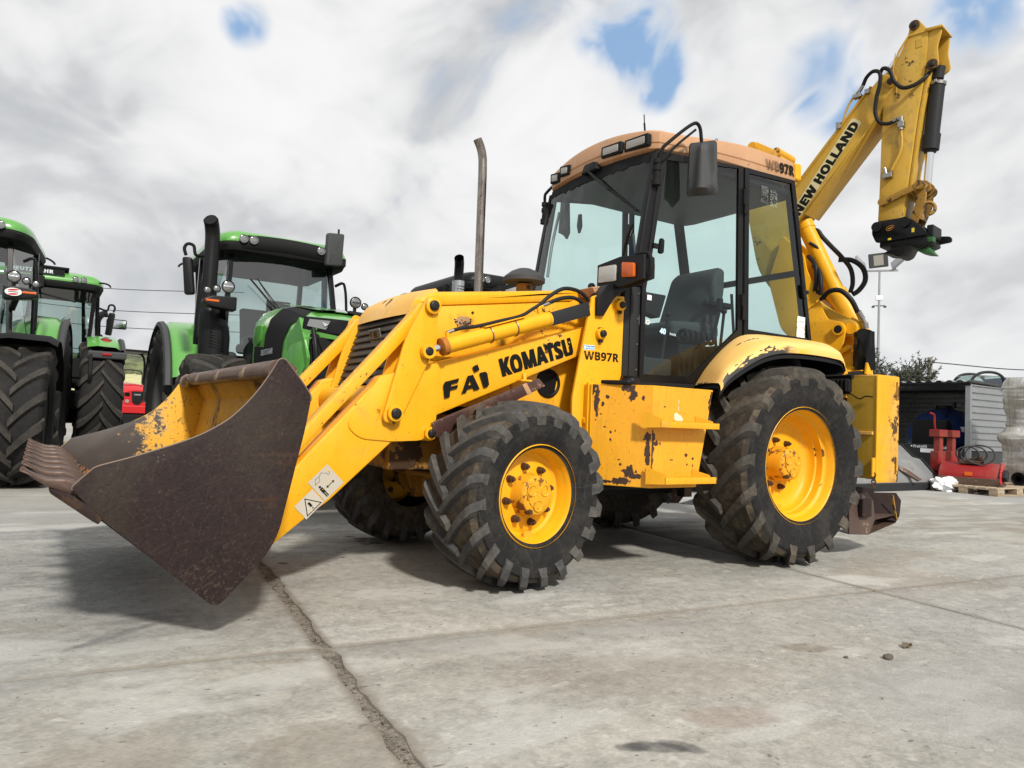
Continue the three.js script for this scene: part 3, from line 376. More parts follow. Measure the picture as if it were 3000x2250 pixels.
  // shell: floor, heel and back
  const outer = [[-2.19, 0.585], [-2.10, 0.508], [-1.72, 0.185], [-1.672, 0.158], [-1.64, 0.165], [-1.56, 0.262], [-1.49, 0.342], [-1.455, 0.40], [-1.435, 0.46], [-1.386, 0.70], [-1.352, 0.87], [-1.338, 0.99], [-1.385, 1.075], [-1.44, 1.135], [-1.47, 1.145]];
  const inner = outer.map(([x, y], i) => { const a = outer[Math.max(0, i - 1)], b = outer[Math.min(outer.length - 1, i + 1)], dx = b[0] - a[0], dy = b[1] - a[1], l = Math.hypot(dx, dy); return [x - dy / l * 0.018, y + dx / l * 0.018]; });
  const floorN = 9;
  part('floor_plate', prism([...outer.slice(0, floorN), ...inner.slice(0, floorN).reverse()], -1.168, 1.168, 0.002), M.brown, B);
  part('back_plate', prism([...outer.slice(floorN - 1), ...inner.slice(floorN - 1).reverse()], -1.168, 1.168, 0.002), paint([0.52, 0.25, 0.015], { chips: 0.9, dust: 0.8, dustC: [0.20, 0.10, 0.02], seed: 61, scratches: 1400, mottle: 0.4, size: 1.1, rough: 0.55 }), B);
  // rolled top edge, dented near its far end
  { const rows = []; for (let k = 0; k <= 60; k++) { const z = mix(-1.165, 1.165, k / 60), dent = 0.018 * Math.exp(-(((z + 0.86) / 0.07) ** 2)) - 0.012 * Math.exp(-(((z + 1.02) / 0.12) ** 2)) + 0.006 * (fbm(z * 4 + 9, 3, 2) - 0.5), row = []; for (const [x, y] of rounded([[-1.382, 1.098], [-1.40, 1.128], [-1.465, 1.156], [-1.508, 1.128], [-1.515, 1.085], [-1.49, 1.066], [-1.44, 1.075]], 0.03, 3)) row.push([x - dent * 0.6 * (y > 1.1 ? 0.3 : 1), y + dent * (y < 1.1 ? 1.2 : 0.2), z]); rows.push(row); } part('top_rail', [loft(rows, true), cap(rows[0]), cap(rows[60], true)], paint([0.10, 0.062, 0.045], { chips: 2, chip: [0.34, 0.24, 0.15], dust: 0.5, dustC: [0.17, 0.11, 0.08], seed: 62, n: 512, rough: 0.5, scratches: 300, size: 0.6 }), B); }
  part('cutting_edge', prism(rounded([[-2.262, 0.622], [-2.255, 0.605], [-2.12, 0.502], [-2.098, 0.488], [-2.085, 0.51], [-2.13, 0.556], [-2.2, 0.606]], 0.006), -1.195, 1.195, 0.003), M.brown, B);
  const tooth = rounded([[-2.353, 0.694, 0.004], [-2.325, 0.683], [-2.285, 0.664], [-2.25, 0.655], [-2.21, 0.656], [-2.17, 0.645], [-2.135, 0.618], [-2.095, 0.578], [-2.11, 0.552], [-2.15, 0.575], [-2.20, 0.603], [-2.25, 0.618], [-2.30, 0.648]], 0.02, 3);
  [1.135, 0.80, 0.50, 0.18, -0.15, -0.48, -0.80, -1.13].forEach((z) => part('tooth', prism(tooth, z - 0.034, z + 0.034, 0.009), M.toothSteel, B));
  for (const z of [0.80, 0.50, 0.18, -0.15, -0.48, -0.80]) for (const k of [0, 1]) part('tooth_bolt', cyl([-2.11 + k * 0.045, 0.572 - k * 0.04, z + 0.08], [-2.102 + k * 0.045, 0.588 - k * 0.04, z + 0.08], 0.014, 0.012, 6), M.toothSteel, B);
  part('dirt', [loft((() => { const rows = []; for (let k = 0; k <= 40; k++) { const z = mix(-1.1, 0.2, k / 40), row = []; for (let s = 0; s <= 4; s++) { const t = s / 4, x = -2.09 + t * 0.16, y = 0.545 - t * 0.136 + 0.024 * Math.sin(Math.PI * t) * (0.4 + fbm(z * 13, t * 5, 3)); row.push([x, y, z]); } rows.push(row); } return rows; })())], M.orangeRust, B);
  part('pivot_bracket', [...both(() => prism(rounded([[-1.50, 0.36], [-1.28, 0.50], [-1.27, 0.26], [-1.42, 0.16], [-1.56, 0.25]], 0.04), 0.38, 0.41, 0.003)), ...both(() => prism(rounded([[-1.42, 0.62], [-1.22, 0.84], [-1.14, 0.80], [-1.15, 0.68], [-1.36, 0.60]], 0.04), 0.42, 0.45, 0.003))], M.yellow, B);
}
{ // loader arms, levers, links, rams
  const armPts = rounded([[0.63, 1.556, 0.03], [0.618, 1.546], [-0.455, 1.23, 0.03], [-0.668, 1.166, 0.02], [-0.759, 1.142, 0.02], [-0.79, 1.095, 0.03], [-1.077, 0.781], [-1.189, 0.654], [-1.38, 0.45, 0.05], [-1.44, 0.30, 0.05], [-1.38, 0.17, 0.04], [-1.274, 0.267], [-1.143, 0.372, 0.02], [-1.006, 0.473], [-0.668, 0.786, 0.02], [-0.484, 0.797, 0.07], [-0.415, 0.862, 0.04], [-0.409, 0.938, 0.02], [0.60, 1.36, 0.03], [0.70, 1.42, 0.05], [0.72, 1.52, 0.05]], 0.012, 4);
  const pl = rounded([[-0.759, 1.142, 0.02], [-0.668, 1.166, 0.02], [-0.44, 1.234, 0.01], [-0.40, 1.228, 0.06], [-0.392, 1.15, 0.02], [-0.409, 0.938, 0.01], [-0.415, 0.862, 0.02], [-0.484, 0.797, 0.06], [-0.668, 0.788, 0.02], [-0.86, 0.80, 0.09], [-0.94, 0.87, 0.05], [-0.79, 1.095, 0.02]], 0.02, 6);
  const leverPts = rounded([[-0.505, 1.617, 0.07], [-0.452, 1.60, 0.07], [-0.442, 1.565, 0.03], [-0.449, 1.414, 0.1], [-0.468, 1.292, 0.08], [-0.652, 0.894, 0.05], [-0.681, 0.882, 0.02], [-0.738, 0.897, 0.03], [-0.746, 0.925, 0.03], [-0.637, 1.359, 0.1], [-0.553, 1.525, 0.05]], 0.03, 6);
  for (const s of [1, -1]) {
    const Z = (g) => s > 0 ? g : mirrorZ(g), A = group('loader_arm', L);
    part('arm_beam', Z(prism(armPts, 0.435, 0.548, 0.012)), M.yellow, A);
    part('reinforcing_plate', Z(prism(pl, 0.5485, 0.556, 0.002)), M.yellow, A);
    const pb = (x, y, z, r, rp, d) => { const p = pinBoss(A, x, y, z, r, rp, d); if (s < 0) { p.position.z = -z; p.rotation.y = Math.PI; } return p; };
    pb(-0.45, 0.839, 0.556, 0.037, 0.023, 0.05);
    const K = group('tilt_lever', L);
    part('lever_plate', [Z(prism(leverPts, 0.572, 0.594, 0.003)), Z(prism(leverPts, 0.40, 0.42, 0.003))], M.yellow, K);
    for (const [x, y] of [[-0.487, 1.552], [-0.685, 0.942], [-0.509, 1.293]]) part('pin_shaft', Z(cyl([x, y, 0.40], [x, y, 0.60], 0.027)), M.pin, K);
    for (const [x, y, r, rp] of [[-0.487, 1.552, 0.046, 0.029], [-0.509, 1.293, 0.042, 0.028], [-0.685, 0.942, 0.044, 0.029]]) { const p = pinBoss(K, x, y, 0.594, r, rp, 0.045); if (s < 0) { p.position.z = -0.594; p.rotation.y = Math.PI; } }
    part('tilt_link', Z(prism(rounded([[-0.47, 1.575, 0.03], [-0.53, 1.575, 0.02], [-0.60, 1.48], [-1.151, 0.85], [-1.27, 0.73, 0.03], [-1.28, 0.64, 0.03], [-1.167, 0.738], [-0.585, 1.39], [-0.46, 1.52, 0.03]], 0.02), 0.45, 0.535, 0.006)), M.yellow, L);
    // tilt ram beside the bonnet
    const R = group('tilt_ram', L), d = [0.728, 0.237], dl = Math.hypot(...d), u = [d[0] / dl, d[1] / dl], P = (t, o = 0) => [-0.418 + u[0] * t - u[1] * o, 1.328 + u[1] * t + u[0] * o, 0.615];
    part('rod', Z(cyl(P(-0.10), P(0.02), 0.020)), M.chrome, R);
    part('rod_eye', Z(cyl([-0.509, 1.293, 0.597], [-0.509, 1.293, 0.635], 0.04)), M.yellow, R);
    part('gland', Z(cyl(P(-0.012), P(0.022), 0.052)), M.orangeRust, R);
    part('barrel', [Z(cyl(P(0.02), P(0.757), 0.046, 0.046, 28)), Z(cyl(P(0.745), P(0.762), 0.048, 0.044, 28))], M.yellow, R);
    part('hose_guard', Z(at(box(-0.14, 0.15, -0.004, 0.004, -0.035, 0.035, 0.003), P(0.42, 0.05)[0], P(0.42, 0.05)[1], 0.618, 0, 0, Math.atan2(u[1], u[0]))), M.yellow, R);
    for (const t of [0.315, 0.495]) part('hose_clip', Z(at(new THREE.TorusGeometry(0.0495, 0.004, 8, 30), ...P(t), 0, Math.PI / 2 - 0, 0).applyMatrix4(new THREE.Matrix4().makeTranslation(-P(t)[0], -P(t)[1], -P(t)[2])).applyMatrix4(new THREE.Matrix4().makeRotationZ(Math.atan2(u[1], u[0]))).applyMatrix4(new THREE.Matrix4().makeTranslation(...P(t)))), M.steel, R);
    part('rear_mount', Z(prism([[0.305, 1.602], [0.60, 1.705], [0.62, 1.62], [0.315, 1.518]].map(([x, y]) => [x, y]), 0.602, 0.628, 0.002)), M.darkGrey, R);
    part('port', [Z(cyl(P(0.045, 0.04), P(0.045, 0.075), 0.012)), Z(cyl(P(0.70, 0.04), P(0.70, 0.085), 0.014)), Z(cyl(P(0.70, 0.08), P(0.735, 0.087), 0.012))], M.yellow, R);
    if (s > 0) {
      part('hose_coupling', [cyl(P(0.045, 0.07), P(0.09, 0.075), 0.011), cyl(P(0.73, 0.088), P(0.79, 0.095), 0.012)], M.steel, R);
      part('hydraulic_hose', [tube([P(0.09, 0.075), P(0.15, 0.076), P(0.22, 0.066), P(0.40, 0.062), P(0.57, 0.062), P(0.66, 0.085), P(0.72, 0.10)], 0.011), tube([P(0.72, 0.10), P(0.80, 0.135), P(0.92, 0.16), P(1.02, 0.13), P(1.06, 0.10), [0.66, 1.70, 0.58]], 0.0125), tube([P(0.78, 0.095), P(0.88, 0.105), P(0.98, 0.09), P(1.04, 0.05), [0.64, 1.66, 0.60]], 0.0125)], M.hose, R);
    }
    // lift ram under the arm and the brown safety strut clipped to it
    const F = group('lift_ram', L);
    part('barrel', Z(cyl([-0.30, 0.89, 0.49], [0.50, 0.92, 0.49], 0.045)), M.yellow, F); part('rod_end', Z(cyl([-0.45, 0.839, 0.43], [-0.45, 0.839, 0.56], 0.045)), M.yellow, F); part('rod', Z(cyl([-0.45, 0.85, 0.49], [-0.30, 0.89, 0.49], 0.022)), M.chrome, F);
    if (s > 0) part('safety_strut', prism([[-0.453, 0.895], [-0.42, 0.915], [0.246, 1.192], [0.262, 1.190], [0.308, 1.150], [0.295, 1.143], [-0.405, 0.812], [-0.44, 0.83]], 0.575, 0.60, 0.003), M.brownBar, L), part('strut_band', prism([[0.135, 1.148], [0.165, 1.160], [0.21, 1.098], [0.178, 1.085]], 0.6005, 0.6025, 0.0005), M.salmon, L), part('strut_clip', [cyl([0.17, 1.17, 0.575], [0.175, 1.215, 0.56], 0.012), box(0.13, 0.21, 1.168, 1.180, 0.55, 0.60, 0.003)], M.yellow, L);
  }
  part('cross_tube', cyl([-0.70, 1.02, -0.44], [-0.70, 1.02, 0.44], 0.075, 0.075, 28), M.yellow, L); part('cross_tube', cyl([-1.12, 0.56, -0.44], [-1.12, 0.56, 0.44], 0.06, 0.06, 24), M.yellow, L);
  // lettering on the arm
  const a1 = 0.285;
  const fai = (x, W, H) => { x.fillStyle = '#12130f'; const u = W / 100, v = H / 60; const P = (...p) => { x.beginPath(); p.forEach(([a, b], i) => i ? x.lineTo(a * u, b * v) : x.moveTo(a * u, b * v)); x.closePath(); x.fill(); };
    P([3, 27], [8, 21], [38, 21], [34, 30], [20, 30], [18, 35], [33, 35], [30, 43], [15, 43], [11, 58], [0, 58]);
    x.beginPath(); [[36, 58], [56, 21], [68, 21], [76, 58], [64, 58], [62, 51], [50, 51], [46, 58]].forEach(([a, b], i) => i ? x.lineTo(a * u, b * v) : x.moveTo(a * u, b * v)); x.closePath(); [[54, 43], [61, 43], [59.5, 32]].forEach(([a, b], i) => i ? x.lineTo(a * u, b * v) : x.moveTo(a * u, b * v)); x.closePath(); x.fill('evenodd');
    P([70, 3], [82, 0], [84, 14], [72, 17]); P([82, 21], [95, 21], [99, 26], [98, 53], [93, 58], [85, 58]); };
  decal(L, 'lettering', 0.315, 0.150, fai, -0.232, 1.150, 0.5585, 0, 0, a1);
  decal(L, 'lettering', 0.60, 0.118, (x, W, H) => { x.save(); fit(x, 'KOMATSU', W, H * 1.10, '900 ' + H * 1.26 + 'px sans-serif', '#12130f'); x.lineWidth = H * 0.075; x.strokeStyle = '#12130f'; x.textAlign = 'center'; x.textBaseline = 'middle'; x.translate(W / 2, H * 0.55); const m = x.measureText('KOMATSU').width; x.scale(W * 0.95 / m, 1); x.strokeText('KOMATSU', 0, H * 0.03); x.restore(); x.fillStyle = '#12130f'; x.fillRect(W * 0.66, 0, W * 0.05, H * 0.12); wear(x, W, H, 40, 5, 0.5, 2.5); wear(x, W * 0.04, H * 0.4, 0, 6); x.globalCompositeOperation = 'destination-out'; x.beginPath(); x.arc(W * 0.945, H * 0.30, H * 0.05, 0, 7); x.arc(W * 0.925, H * 0.48, H * 0.04, 0, 7); x.fill(); x.globalCompositeOperation = 'source-over'; }, 0.272, 1.334, 0.5505, 0, 0, a1 + 0.045, 1024);
  // safety pictures near the bucket
  const warn = (x, W, H) => { x.fillStyle = '#b9b3a6'; x.fillRect(0, H * 0.30, W * 0.47, H * 0.70); x.fillStyle = '#b5afa3'; x.fillRect(W * 0.49, 0, W * 0.51, H); x.strokeStyle = '#191917'; x.lineWidth = H * 0.035; x.beginPath(); x.moveTo(W * 0.06, H * 0.93); x.lineTo(W * 0.42, H * 0.93); x.lineTo(W * 0.24, H * 0.38); x.closePath(); x.stroke(); x.fillStyle = '#191917'; x.fillRect(W * 0.215, H * 0.58, W * 0.05, H * 0.2); x.beginPath(); x.arc(W * 0.24, H * 0.85, H * 0.03, 0, 7); x.fill();
    x.beginPath(); x.arc(W * 0.60, H * 0.46, H * 0.05, 0, 7); x.fill(); x.fillRect(W * 0.565, H * 0.52, W * 0.07, H * 0.22); x.fillRect(W * 0.57, H * 0.74, W * 0.025, H * 0.2); x.fillRect(W * 0.606, H * 0.74, W * 0.025, H * 0.2); x.lineWidth = H * 0.03; x.beginPath(); x.moveTo(W * 0.70, H * 0.66); x.lineTo(W * 0.88, H * 0.66); x.stroke(); for (const [a, b] of [[0.68, 0.05], [0.90, -0.05]]) { x.beginPath(); x.moveTo(W * a, H * 0.66); x.lineTo(W * (a + b), H * 0.60); x.lineTo(W * (a + b), H * 0.72); x.fill(); } x.lineWidth = H * 0.014; x.beginPath(); x.moveTo(W * 0.56, H * 0.28); x.lineTo(W * 0.63, H * 0.12); x.lineTo(W * 0.72, H * 0.14); x.lineTo(W * 0.68, H * 0.28); x.closePath(); x.moveTo(W * 0.72, H * 0.14); x.lineTo(W * 0.80, H * 0.08); x.lineTo(W * 0.86, H * 0.22); x.stroke(); x.beginPath(); x.arc(W * 0.90, H * 0.28, H * 0.06, 0, 7); x.stroke();
    x.fillStyle = '#e0a41f'; const r = rng(77); for (let i = 0; i < 16; i++) { x.beginPath(); const a = r() * W, b = r() * H; for (let k = 0; k < 7; k++) { const t = k / 7 * 6.28, q = (2 + r() * 9); x.lineTo(a + Math.cos(t) * q * 1.6, b + Math.sin(t) * q); } x.fill(); } };
  decal(L, 'warning_label', 0.265, 0.135, warn, -1.075, 0.522, 0.5505, 0, 0, 0.78, 512);
}
{ // grease and dirt round the pins, oil runs on the bonnet side
  const grease = (x, y, z, w, h, seed, run) => decal(L, 'grease_stain', w, h, (c, W, H) => { const r = rng(seed); for (let k = 0; k < 70; k++) { const t = r() * 6.28, q = r() * r() * 0.42, px = W * (0.5 + q * Math.cos(t)), py = H * (0.5 + q * Math.sin(t)) + (run ? r() * r() * H * 0.3 : 0), rr = W * (0.02 + 0.07 * r()); const g = c.createRadialGradient(px, py, 0, px, py, rr); g.addColorStop(0, 'rgba(45,26,10,0.10)'); g.addColorStop(1, 'rgba(35,22,10,0)'); c.fillStyle = g; c.fillRect(px - rr, py - rr, rr * 2, rr * 2); } }, x, y, z, 0, 0, 0, 128);
  grease(-0.755, 0.955, 0.5580, 0.11, 0.20, 1, true); grease(-0.685, 0.90, 0.5945, 0.16, 0.15, 2, true); grease(-0.50, 1.27, 0.5946, 0.15, 0.17, 3, true); grease(-0.487, 1.53, 0.5946, 0.14, 0.16, 4, true); grease(-0.45, 0.82, 0.5581, 0.16, 0.14, 5, true); grease(0.70, 1.47, 0.6230, 0.15, 0.20, 6, true); grease(0.858, 1.68, 0.6231, 0.13, 0.18, 7, true); grease(0.62, 0.92, 0.6232, 0.14, 0.16, 8, true); grease(-0.16, 1.50, 0.4078, 0.34, 0.22, 9, true); grease(0.10, 1.44, 0.4079, 0.4, 0.3, 10, true);
}
{ // bonnet, grille, front frame, axles
  part('bonnet', prism(rounded([[-0.515, 1.535, 0.01], [-0.488, 1.615, 0.03], [-0.40, 1.668, 0.06], [0.10, 1.735, 0.02], [0.70, 1.822, 0.01], [0.70, 1.745, 0.01], [0.0, 1.640, 0.01], [-0.42, 1.578, 0.01]], 0.01, 6), -0.42, 0.42, 0.022), M.yellow, L);
  { const rows = []; for (let k = 0; k <= 24; k++) { const z = mix(-0.405, 0.405, k / 24), c = 1 - (z / 0.41) ** 2, b = 0.016 * c, f = 0.02 * c; rows.push([[-0.545 - f, 1.522, z], [-0.528 - f, 1.575, z], [-0.508 - f * 0.8, 1.612 + b * 0.4, z], [-0.482 - f * 0.5, 1.646 + b * 0.7, z], [-0.44, 1.672 + b, z], [-0.375, 1.690 + b, z], [-0.36, 1.676 + b, z]]); } part('bonnet_cap', [loft(rows, false, 0.9), cap(rows[0]), cap(rows[24], true)], M.faded, L); }
  part('side_panel', [box(-0.40, 0.70, 1.0, 1.30, -0.405, 0.405, 0.008), prism([[-0.50, 1.53], [-0.44, 1.578], [0.70, 1.745], [0.70, 1.25], [-0.60, 1.25]], -0.405, 0.405, 0.008)], M.yellow, L);
  part('panel_seam', prism([[0.62, 1.735], [0.632, 1.737], [0.60, 1.05], [0.588, 1.05]], 0.4045, 0.409, 0.001), M.yellowWorn, L);
  part('access_panel', prism(rounded([[0.40, 1.0], [0.59, 1.02], [0.63, 1.62], [0.56, 1.56], [0.15, 1.32], [0.2, 1.0]], 0.02), 0.405, 0.414, 0.003), M.yellow, L);
  { const h = group('air_inlet', L); part('ring', at(new THREE.TorusGeometry(0.083, 0.012, 12, 36), 0.457, 1.178, 0.418), M.black, h); part('recess', at(new THREE.CylinderGeometry(0.085, 0.06, 0.16, 30, 1, true).rotateX(Math.PI / 2), 0.457, 1.178, 0.335), M.blackMatte, h); part('cover', disc(0.457, 1.178, 0.4145, 0.079, [0, 0, 1], 0.002, 30), M.black, h); }
  decal(L, 'maker_plate', 0.13, 0.07, (x, W, H) => { x.fillStyle = '#a88a6a'; const r = rng(3); x.beginPath(); for (let k = 0; k < 30; k++) { const t = k / 30 * 6.283, q = 0.75 + r() * 0.25; x.lineTo(W * (0.5 + 0.5 * q * Math.cos(t)), H * (0.5 + 0.5 * q * Math.sin(t))); } x.fill(); x.fillStyle = '#2a211b'; for (let i = 0; i < 26; i++) { x.beginPath(); x.arc(r() * W, H * (0.3 + 0.6 * r()), 3 + r() * 10, 0, 7); x.fill(); } }, -0.18, 1.515, 0.4075, 0, 0, 0.1, 256);
  part('screw', [cyl([-0.12, 1.575, 0.405], [-0.12, 1.575, 0.411], 0.008)], M.pin, L);
  const G = group('radiator_grille', L), slope = (-0.648 + 0.517) / (1.532 - 1.113);
  for (let i = 0; i < 9; i++) { const y0 = 1.532 - (i + 1) * 0.0466, y1 = y0 + 0.0466, xs = (y) => -0.520 + (1.532 - y) * slope; const q = prism(rounded([[xs(y1) + 0.012, y1 + 0.004], [xs(y1) - 0.002, y1], [xs(y0) - 0.020, y0 + 0.006], [xs(y0) - 0.018, y0 - 0.002], [xs(y0) + 0.012, y0 + 0.004]], 0.004, 2), -0.373, 0.373, 0.002); part('slat', q, M.grille, G); }
  part('backing', prism([[-0.50, 1.54], [-0.63, 1.10], [-0.55, 1.10], [-0.44, 1.54]], -0.37, 0.37, 0.002), M.blackMatte, G);
  { const b = group('badge', G); const nx = -Math.cos(Math.atan(slope)); part('badge_plate', at(box(-0.006, 0.006, -0.043, 0.043, -0.085, 0.085, 0.004), -0.578, 1.415, 0.013, 0, 0, -Math.atan(slope)), M.steel, b); const [g, m] = film(0.16, 0.08, (x, W, H) => { x.fillStyle = '#23221f'; x.font = '900 ' + H * 0.62 + 'px sans-serif'; x.textAlign = 'left'; x.textBaseline = 'middle'; x.fillText('F', W * 0.06, H * 0.42); x.fillText('AI', W * 0.42, H * 0.42); x.fillRect(W * 0.06, H * 0.82, W * 0.88, H * 0.08); }, 128); at(g, 0, 0, 0, 0, -Math.PI / 2, 0); at(g, -0.5865, 1.416, 0.013, 0, 0, -Math.atan(slope)); g.userData.keepUV = true; part('badge_print', g, m, b); }
  const fr = group('front_frame', L);
  for (let k = 0; k < 3; k++) part('cross_bar', box(-0.70, -0.645, 1.078 - k * 0.05, 1.10 - k * 0.05, -0.36, 0.36, 0.005), M.orangeRust, fr);
  part('bar_upright', [-0.34, -0.12, 0.1, 0.32].map((z) => box(-0.69, -0.655, 0.97, 1.10, z - 0.012, z + 0.012, 0.003)), M.orangeRust, fr);
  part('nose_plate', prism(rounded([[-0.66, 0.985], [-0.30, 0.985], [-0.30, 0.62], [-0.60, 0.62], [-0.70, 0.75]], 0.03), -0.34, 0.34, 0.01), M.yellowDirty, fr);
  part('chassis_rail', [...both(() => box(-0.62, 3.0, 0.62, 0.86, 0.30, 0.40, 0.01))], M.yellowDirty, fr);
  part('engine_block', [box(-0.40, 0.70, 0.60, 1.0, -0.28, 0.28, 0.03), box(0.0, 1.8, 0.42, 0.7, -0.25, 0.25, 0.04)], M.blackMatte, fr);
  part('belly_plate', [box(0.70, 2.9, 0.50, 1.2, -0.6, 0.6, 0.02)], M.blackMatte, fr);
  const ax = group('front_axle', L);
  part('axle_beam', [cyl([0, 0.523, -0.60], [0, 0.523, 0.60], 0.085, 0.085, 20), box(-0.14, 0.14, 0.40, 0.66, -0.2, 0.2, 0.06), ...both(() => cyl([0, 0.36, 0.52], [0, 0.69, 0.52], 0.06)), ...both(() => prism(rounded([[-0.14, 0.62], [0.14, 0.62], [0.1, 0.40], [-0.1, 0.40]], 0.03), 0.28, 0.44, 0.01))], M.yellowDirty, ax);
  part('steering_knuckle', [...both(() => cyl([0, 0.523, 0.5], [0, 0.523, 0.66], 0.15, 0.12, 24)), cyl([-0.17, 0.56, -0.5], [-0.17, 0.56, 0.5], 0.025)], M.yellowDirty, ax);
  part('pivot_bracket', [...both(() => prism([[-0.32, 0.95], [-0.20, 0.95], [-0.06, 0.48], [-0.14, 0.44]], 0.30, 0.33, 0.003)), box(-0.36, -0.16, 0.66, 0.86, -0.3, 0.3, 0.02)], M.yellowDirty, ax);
  part('rear_axle', [cyl([2.175, 0.699, -0.78], [2.175, 0.699, 0.78], 0.14, 0.14, 24), ...both(() => cyl([2.175, 0.699, 0.60], [2.175, 0.699, 0.80], 0.24, 0.2, 24))], M.blackMatte, L);
  const ex = group('exhaust_stack', L);
  part('pipe', [tube([[0.232, 1.70, -0.15], [0.230, 1.9, -0.15], [0.226, 2.3, -0.15], [0.222, 2.70, -0.15], [0.216, 2.78, -0.15], [0.198, 2.84, -0.15], [0.170, 2.892, -0.15]], 0.031, 60, 20), tube([[0.172, 2.888, -0.15], [0.2, 2.84, -0.15]], 0.027, 4, 20)], (() => { const m = paint([0.27, 0.245, 0.215], { chips: 0, dust: 0.4, dustC: [0.12, 0.09, 0.07], seed: 71, rough: 0.27, streak: 0.7, size: 0.4, metal: 0.95, scratches: 10, spec: 1, n: 512 }); return m; })(), ex);
  const pc = group('air_cleaner', L);
  part('dome', at(ringGeo([[0.0005, 0.125], [0.05, 0.12], [0.10, 0.098], [0.145, 0.062], [0.154, 0.052], [0.154, 0.022], [0.145, 0.016], [0.0005, 0.02]], 40), 0.645, 1.925, -0.2, -Math.PI / 2), M.greyPlastic, pc);
  part('neck', [cyl([0.645, 1.78, -0.2], [0.645, 1.87, -0.2], 0.07), cyl([0.645, 1.87, -0.2], [0.645, 1.93, -0.2], 0.058)], M.yellowDirty, pc);
  part('clamp', [box(0.70, 0.75, 1.85, 1.89, -0.22, -0.18, 0.006), cyl([0.645, 1.862, -0.2], [0.645, 1.872, -0.2], 0.073)], M.nut, pc);
  part('scuttle', prism(rounded([[0.66, 1.815], [0.80, 1.845], [0.93, 1.868, 0.03], [1.04, 1.868], [1.04, 1.80], [0.70, 1.76]], 0.01), -0.58, 0.58, 0.012), M.salmon, L);
  part('washer_cap', [cyl([0.80, 1.84, 0.40], [0.80, 1.872, 0.40], 0.028, 0.024, 12), cyl([0.8, 1.865, 0.40], [0.80, 1.88, 0.40], 0.016)], M.black, L);
}
